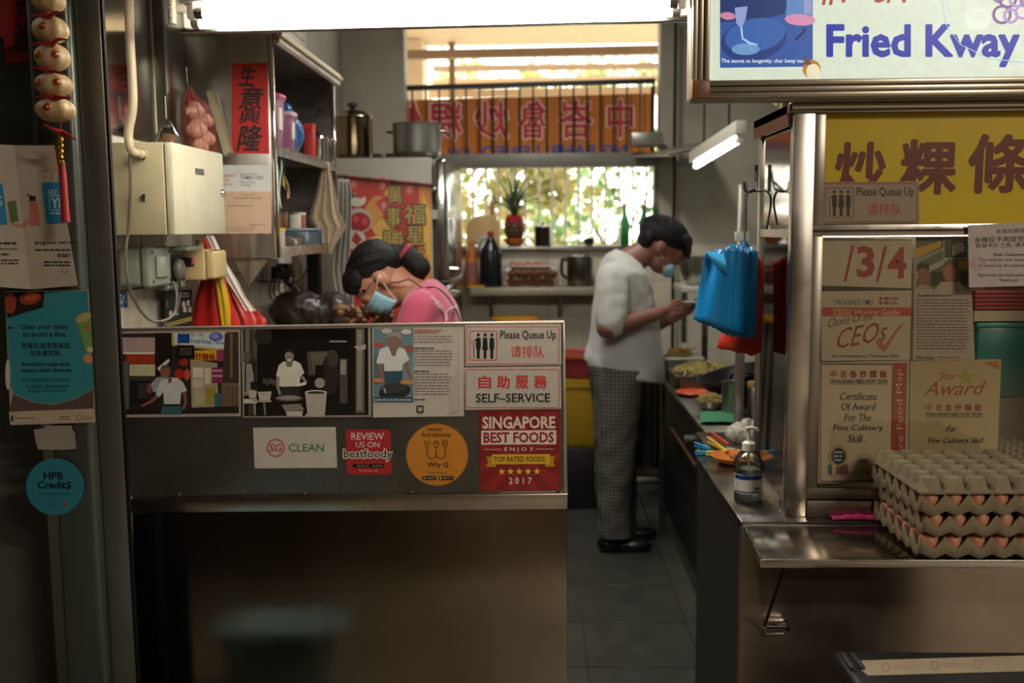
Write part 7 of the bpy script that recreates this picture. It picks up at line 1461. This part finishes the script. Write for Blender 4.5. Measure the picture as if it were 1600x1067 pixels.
# ---- the woman
YW = 3.42; wm = thing('person', 'woman in pink top and blue mask bending behind the counter', 'person', (at(680, 500, YW).x, YW, 0))
s_ = YW/FPX; f2 = V((-.50, -.10, -.86)).normalized(); u2 = V((-.86, -.12, .50)); u2 = (u2 - f2*u2.dot(f2)).normalized(); l2 = u2.cross(f2).normalized()
WR = Matrix((f2, l2, u2)).transposed(); wc_ = at(585, 429, YW)
pr = [('e', wc_, (.100, .074, .094), WR), ('e', wc_ + f2*.030 - u2*.068, (.060, .056, .066), WR), ('e', wc_ + f2*.055 - u2*.098, (.028, .030, .024), WR), ('e', wc_+f2*.078-u2*.02, (.026, .052, .048), WR), ('c', wc_+f2*.098-u2*.02, wc_+f2*.112-u2*.045, .009, .012)]
for sy in (-1, 1): pr += [('e', wc_ + l2*sy*.084 - u2*.030 - f2*.004, (.022, .012, .034), WR), ('e', wc_ + f2*.088 + l2*sy*.030 - u2*.010, (.010, .018, .006), WR)]
nk = at(650, 462, YW); pr += [('c', nk, wc_ - f2*.028 - u2*.055, .060, .052), ('c', at(628, 446, YW), at(600, 440, YW), .055, .05)]
pr.append(('l', [(at(662, 452, YW), V((.04, 0, -.02)), V((0, .07, 0))), (at(670, 475, YW), V((.07, 0, -.01)), V((0, .14, 0))), (at(672, 540, YW), V((.10, 0, 0)), V((0, .14, 0))), (at(675, 640, YW), V((.11, 0, 0)), V((0, .15, 0)))]))
for sy, px in ((-1, 655), (1, 665)):
    S, E_, W_ = at(px, 480, YW+sy*.17), at(px-15, 575, YW+sy*.20), at(px-75, 590, YW+sy*.12); pr += [('c', S, E_, .046, .038), ('c', E_, W_, .037, .026)]; hand(pr, W_, (-1, 0, -.1), (0, sy, 0), (0, 0, -1), .92, .6)
for sy in (-1, 1): pr += [('c', V((at(678, 640, YW).x, YW+sy*.08, .80)), V((at(680, 640, YW).x, YW+sy*.08, .44)), .075, .052), ('c', V((at(680, 640, YW).x, YW+sy*.08, .44)), V((at(684, 640, YW).x, YW+sy*.08, .05)), .048, .036), ('e', V((at(670, 640, YW).x, YW+sy*.08, .032)), (.11, .042, .032))]
blob('body', pr, .0055, SKIN_W, wm, 5)
tie = at(631, 396, YW)
rs = random.Random(4)
for i in range(16):
    a0 = wc_ + u2*(.06+rs.uniform(-.02, .02)) + f2*.05 + l2*rs.uniform(-.06, .06); e0 = at(rs.uniform(540, 575), rs.uniform(440, 470), YW + rs.uniform(-.08, .04))
    MB().tube(curve([a0, a0.lerp(e0, .45) + u2*.02, e0]), .0035, 5, r1=.0007).build('hair_strand', HAIR, wm)
hp = [('e', wc_ + u2*.026 - f2*.026, (.092, .078, .078), WR), ('e', wc_ + u2*.046 + f2*.035, (.068, .072, .048), WR), ('e', wc_ - f2*.068 - u2*.006, (.050, .070, .066), WR), ('c', wc_ - f2*.062 - u2*.0, tie, .056, .032),
      ('c', wc_ + f2*.02 + u2*.06, at(553, 452, YW-.05), .040, .020), ('c', wc_ + f2*.03 + u2*.05, at(548, 440, YW), .035, .014), ('c', wc_ + f2*.05 + u2*.04 + l2*.04, at(562, 462, YW+.02), .030, .008), ('c', wc_ + f2*.05 + u2*.04 - l2*.05, at(570, 456, YW-.07), .022, .006)]
blob('hair', hp, .005, HAIR, wm, 3, .0018, 60)
hcw = wc_ + u2*.026 - f2*.026; tl_ = WR.transposed() @ (tie-hcw); tl_ = V((tl_.x/.096, tl_.y/.08, tl_.z/.08))
strands(wm, hcw, WR, (.0945, .0805, .0805), [(rs.uniform(.45, 1.0), rs.uniform(-1, 1), rs.uniform(-.35, .75)) for _ in range(150)], tl_, .0026)
blob('hair_bun', [('c', at(637, 400, YW), at(655, 418, YW), .036, .040), ('c', at(655, 418, YW), at(656, 432, YW), .034, .018)], .005, HAIR, wm, 2, .002, 60)
MB().tube([tie + (Matrix(rot_to(at(655, 415, YW)-tie)) @ V((math.cos(a_)*.026, math.sin(a_)*.030, 0))) for a_ in [2*PI*i/16 for i in range(16)]], .011, 8, closed=True).build('hair_tie', M('maroon_tie', '#7a1424', .7), wm)
mc = at(601, 463, YW)
g = []
for i in range(13):                     # pleated mask wrapped round mouth and nose
    v = i/12; row = []
    for j in range(17):
        a_ = -1.25 + 2.5*j/16; cpos = wc_ + f2*.012 - u2*(.030 + .080*v); rad = (.098 + .010*math.sin(PI*v) - .018*v, .068 - .008*v)
        row.append(cpos + f2*(rad[0]*math.cos(a_) + (.0030*math.sin(v*22)*math.cos(a_))) + l2*(rad[1]*math.sin(a_)))
    g.append(row)
MB().grid(g).build('face_mask', MASK, wm, ang=180, solid=.0015)
for sy in (-1, 1):
    ear = wc_ + l2*sy*.090 - u2*.020
    near = V((0, -1, 0)) if ear.y < YW else V((0, 1, 0))
    for q in (g[0], g[-1]): e0 = min(q[0], q[-1], key=lambda p_: (p_-ear).length); MB().tube(curve([e0, (e0+ear)/2 + near*.012, ear + near*.006 + V((0, 0, .012))]), .0015, 6).build('mask_loop', WHITEP, wm)
PINK = M('pink_jersey', '#983a52', .85, var=.06, vscale=15, sheen=.2, bump=.1, bscale=200)
wr_ = [(438, 670, 682, .07, 0, 2), (446, 656, 694, .13, 0, 3), (458, 643, 704, .175, 0, 4), (478, 631, 715, .19, 0, 3), (505, 621, 723, .19, 0, 2), (560, 616, 728, .18, 0, 0), (640, 612, 730, .18, 0, 0), (700, 612, 732, .18, 0, 0)]
blob('top', [rings(wr_, YW), ('c', at(656, 482, YW-.165), at(642, 535, YW-.185), .062, .055), ('c', at(664, 482, YW+.165), at(650, 535, YW+.185), .062, .055)], .006, PINK, wm, 5, .006, 10)
blob('trousers', [('c', V((at(678, 640, YW).x, YW+sy*.08, .84)), V((at(681, 640, YW).x, YW+sy*.08, .10)), .095, .065) for sy in (-1, 1)], .009, M('dark_trousers', '#1d1c1f', .8), wm, 3)
lace = M('lace_cream', '#b59a94', .8)
def on_back(px, py, r=0.0):
    best = None
    for i in range(len(wr_)-1):
        if wr_[i][0] <= py <= wr_[i+1][0]:
            k_ = (py-wr_[i][0])/(wr_[i+1][0]-wr_[i][0]); xl = wr_[i][1]+(wr_[i+1][1]-wr_[i][1])*k_; xr = wr_[i][2]+(wr_[i+1][2]-wr_[i][2])*k_; hd = wr_[i][3]+(wr_[i+1][3]-wr_[i][3])*k_
            q = max(-1, min(1, (px-(xl+xr)/2)/((xr-xl)/2))); return at(px, py, YW - hd*math.sqrt(max(0, 1-q*q)) - r)
    return at(px, py, YW-.19)
for pts in ([(648, 455), (658, 456), (668, 462), (678, 470), (688, 478), (696, 487), (698, 503)], [(698, 486), (706, 482), (713, 480)]):
    rowp = [on_back(x, y, .004) for x, y in pts]; full = curve(rowp, 4)
    for off in (-.0035, .0035): MB().tube([p + V((off*.8, 0, off*.8 + .0022*math.sin(i*1.9))) for i, p in enumerate(full)], .0026, 6).build('lace_trim', lace, wm)
MB().tube(curve([at(603, 441, YW-.065), at(622, 441, YW-.08), at(640, 437, YW-.085), on_back(660, 449, .004), on_back(680, 449, .006), on_back(698, 462, .006), on_back(712, 484, .006), on_back(720, 503, .006)]), .0022, 6).build('lanyard_cord', BLACKP, wm)
gl = at(571, 463, YW-.03); MB().tube(curve([at(583, 436, YW-.078), at(575, 450, YW-.075), gl]), .0015, 6).build('glasses_arm', CHROME, wm); MB().tube([gl + V((math.cos(a_)*.016, -.02, math.sin(a_)*.012)) for a_ in [2*PI*i/14 for i in range(14)]], .0012, 6, closed=True).build('glasses_rim', CHROME, wm)
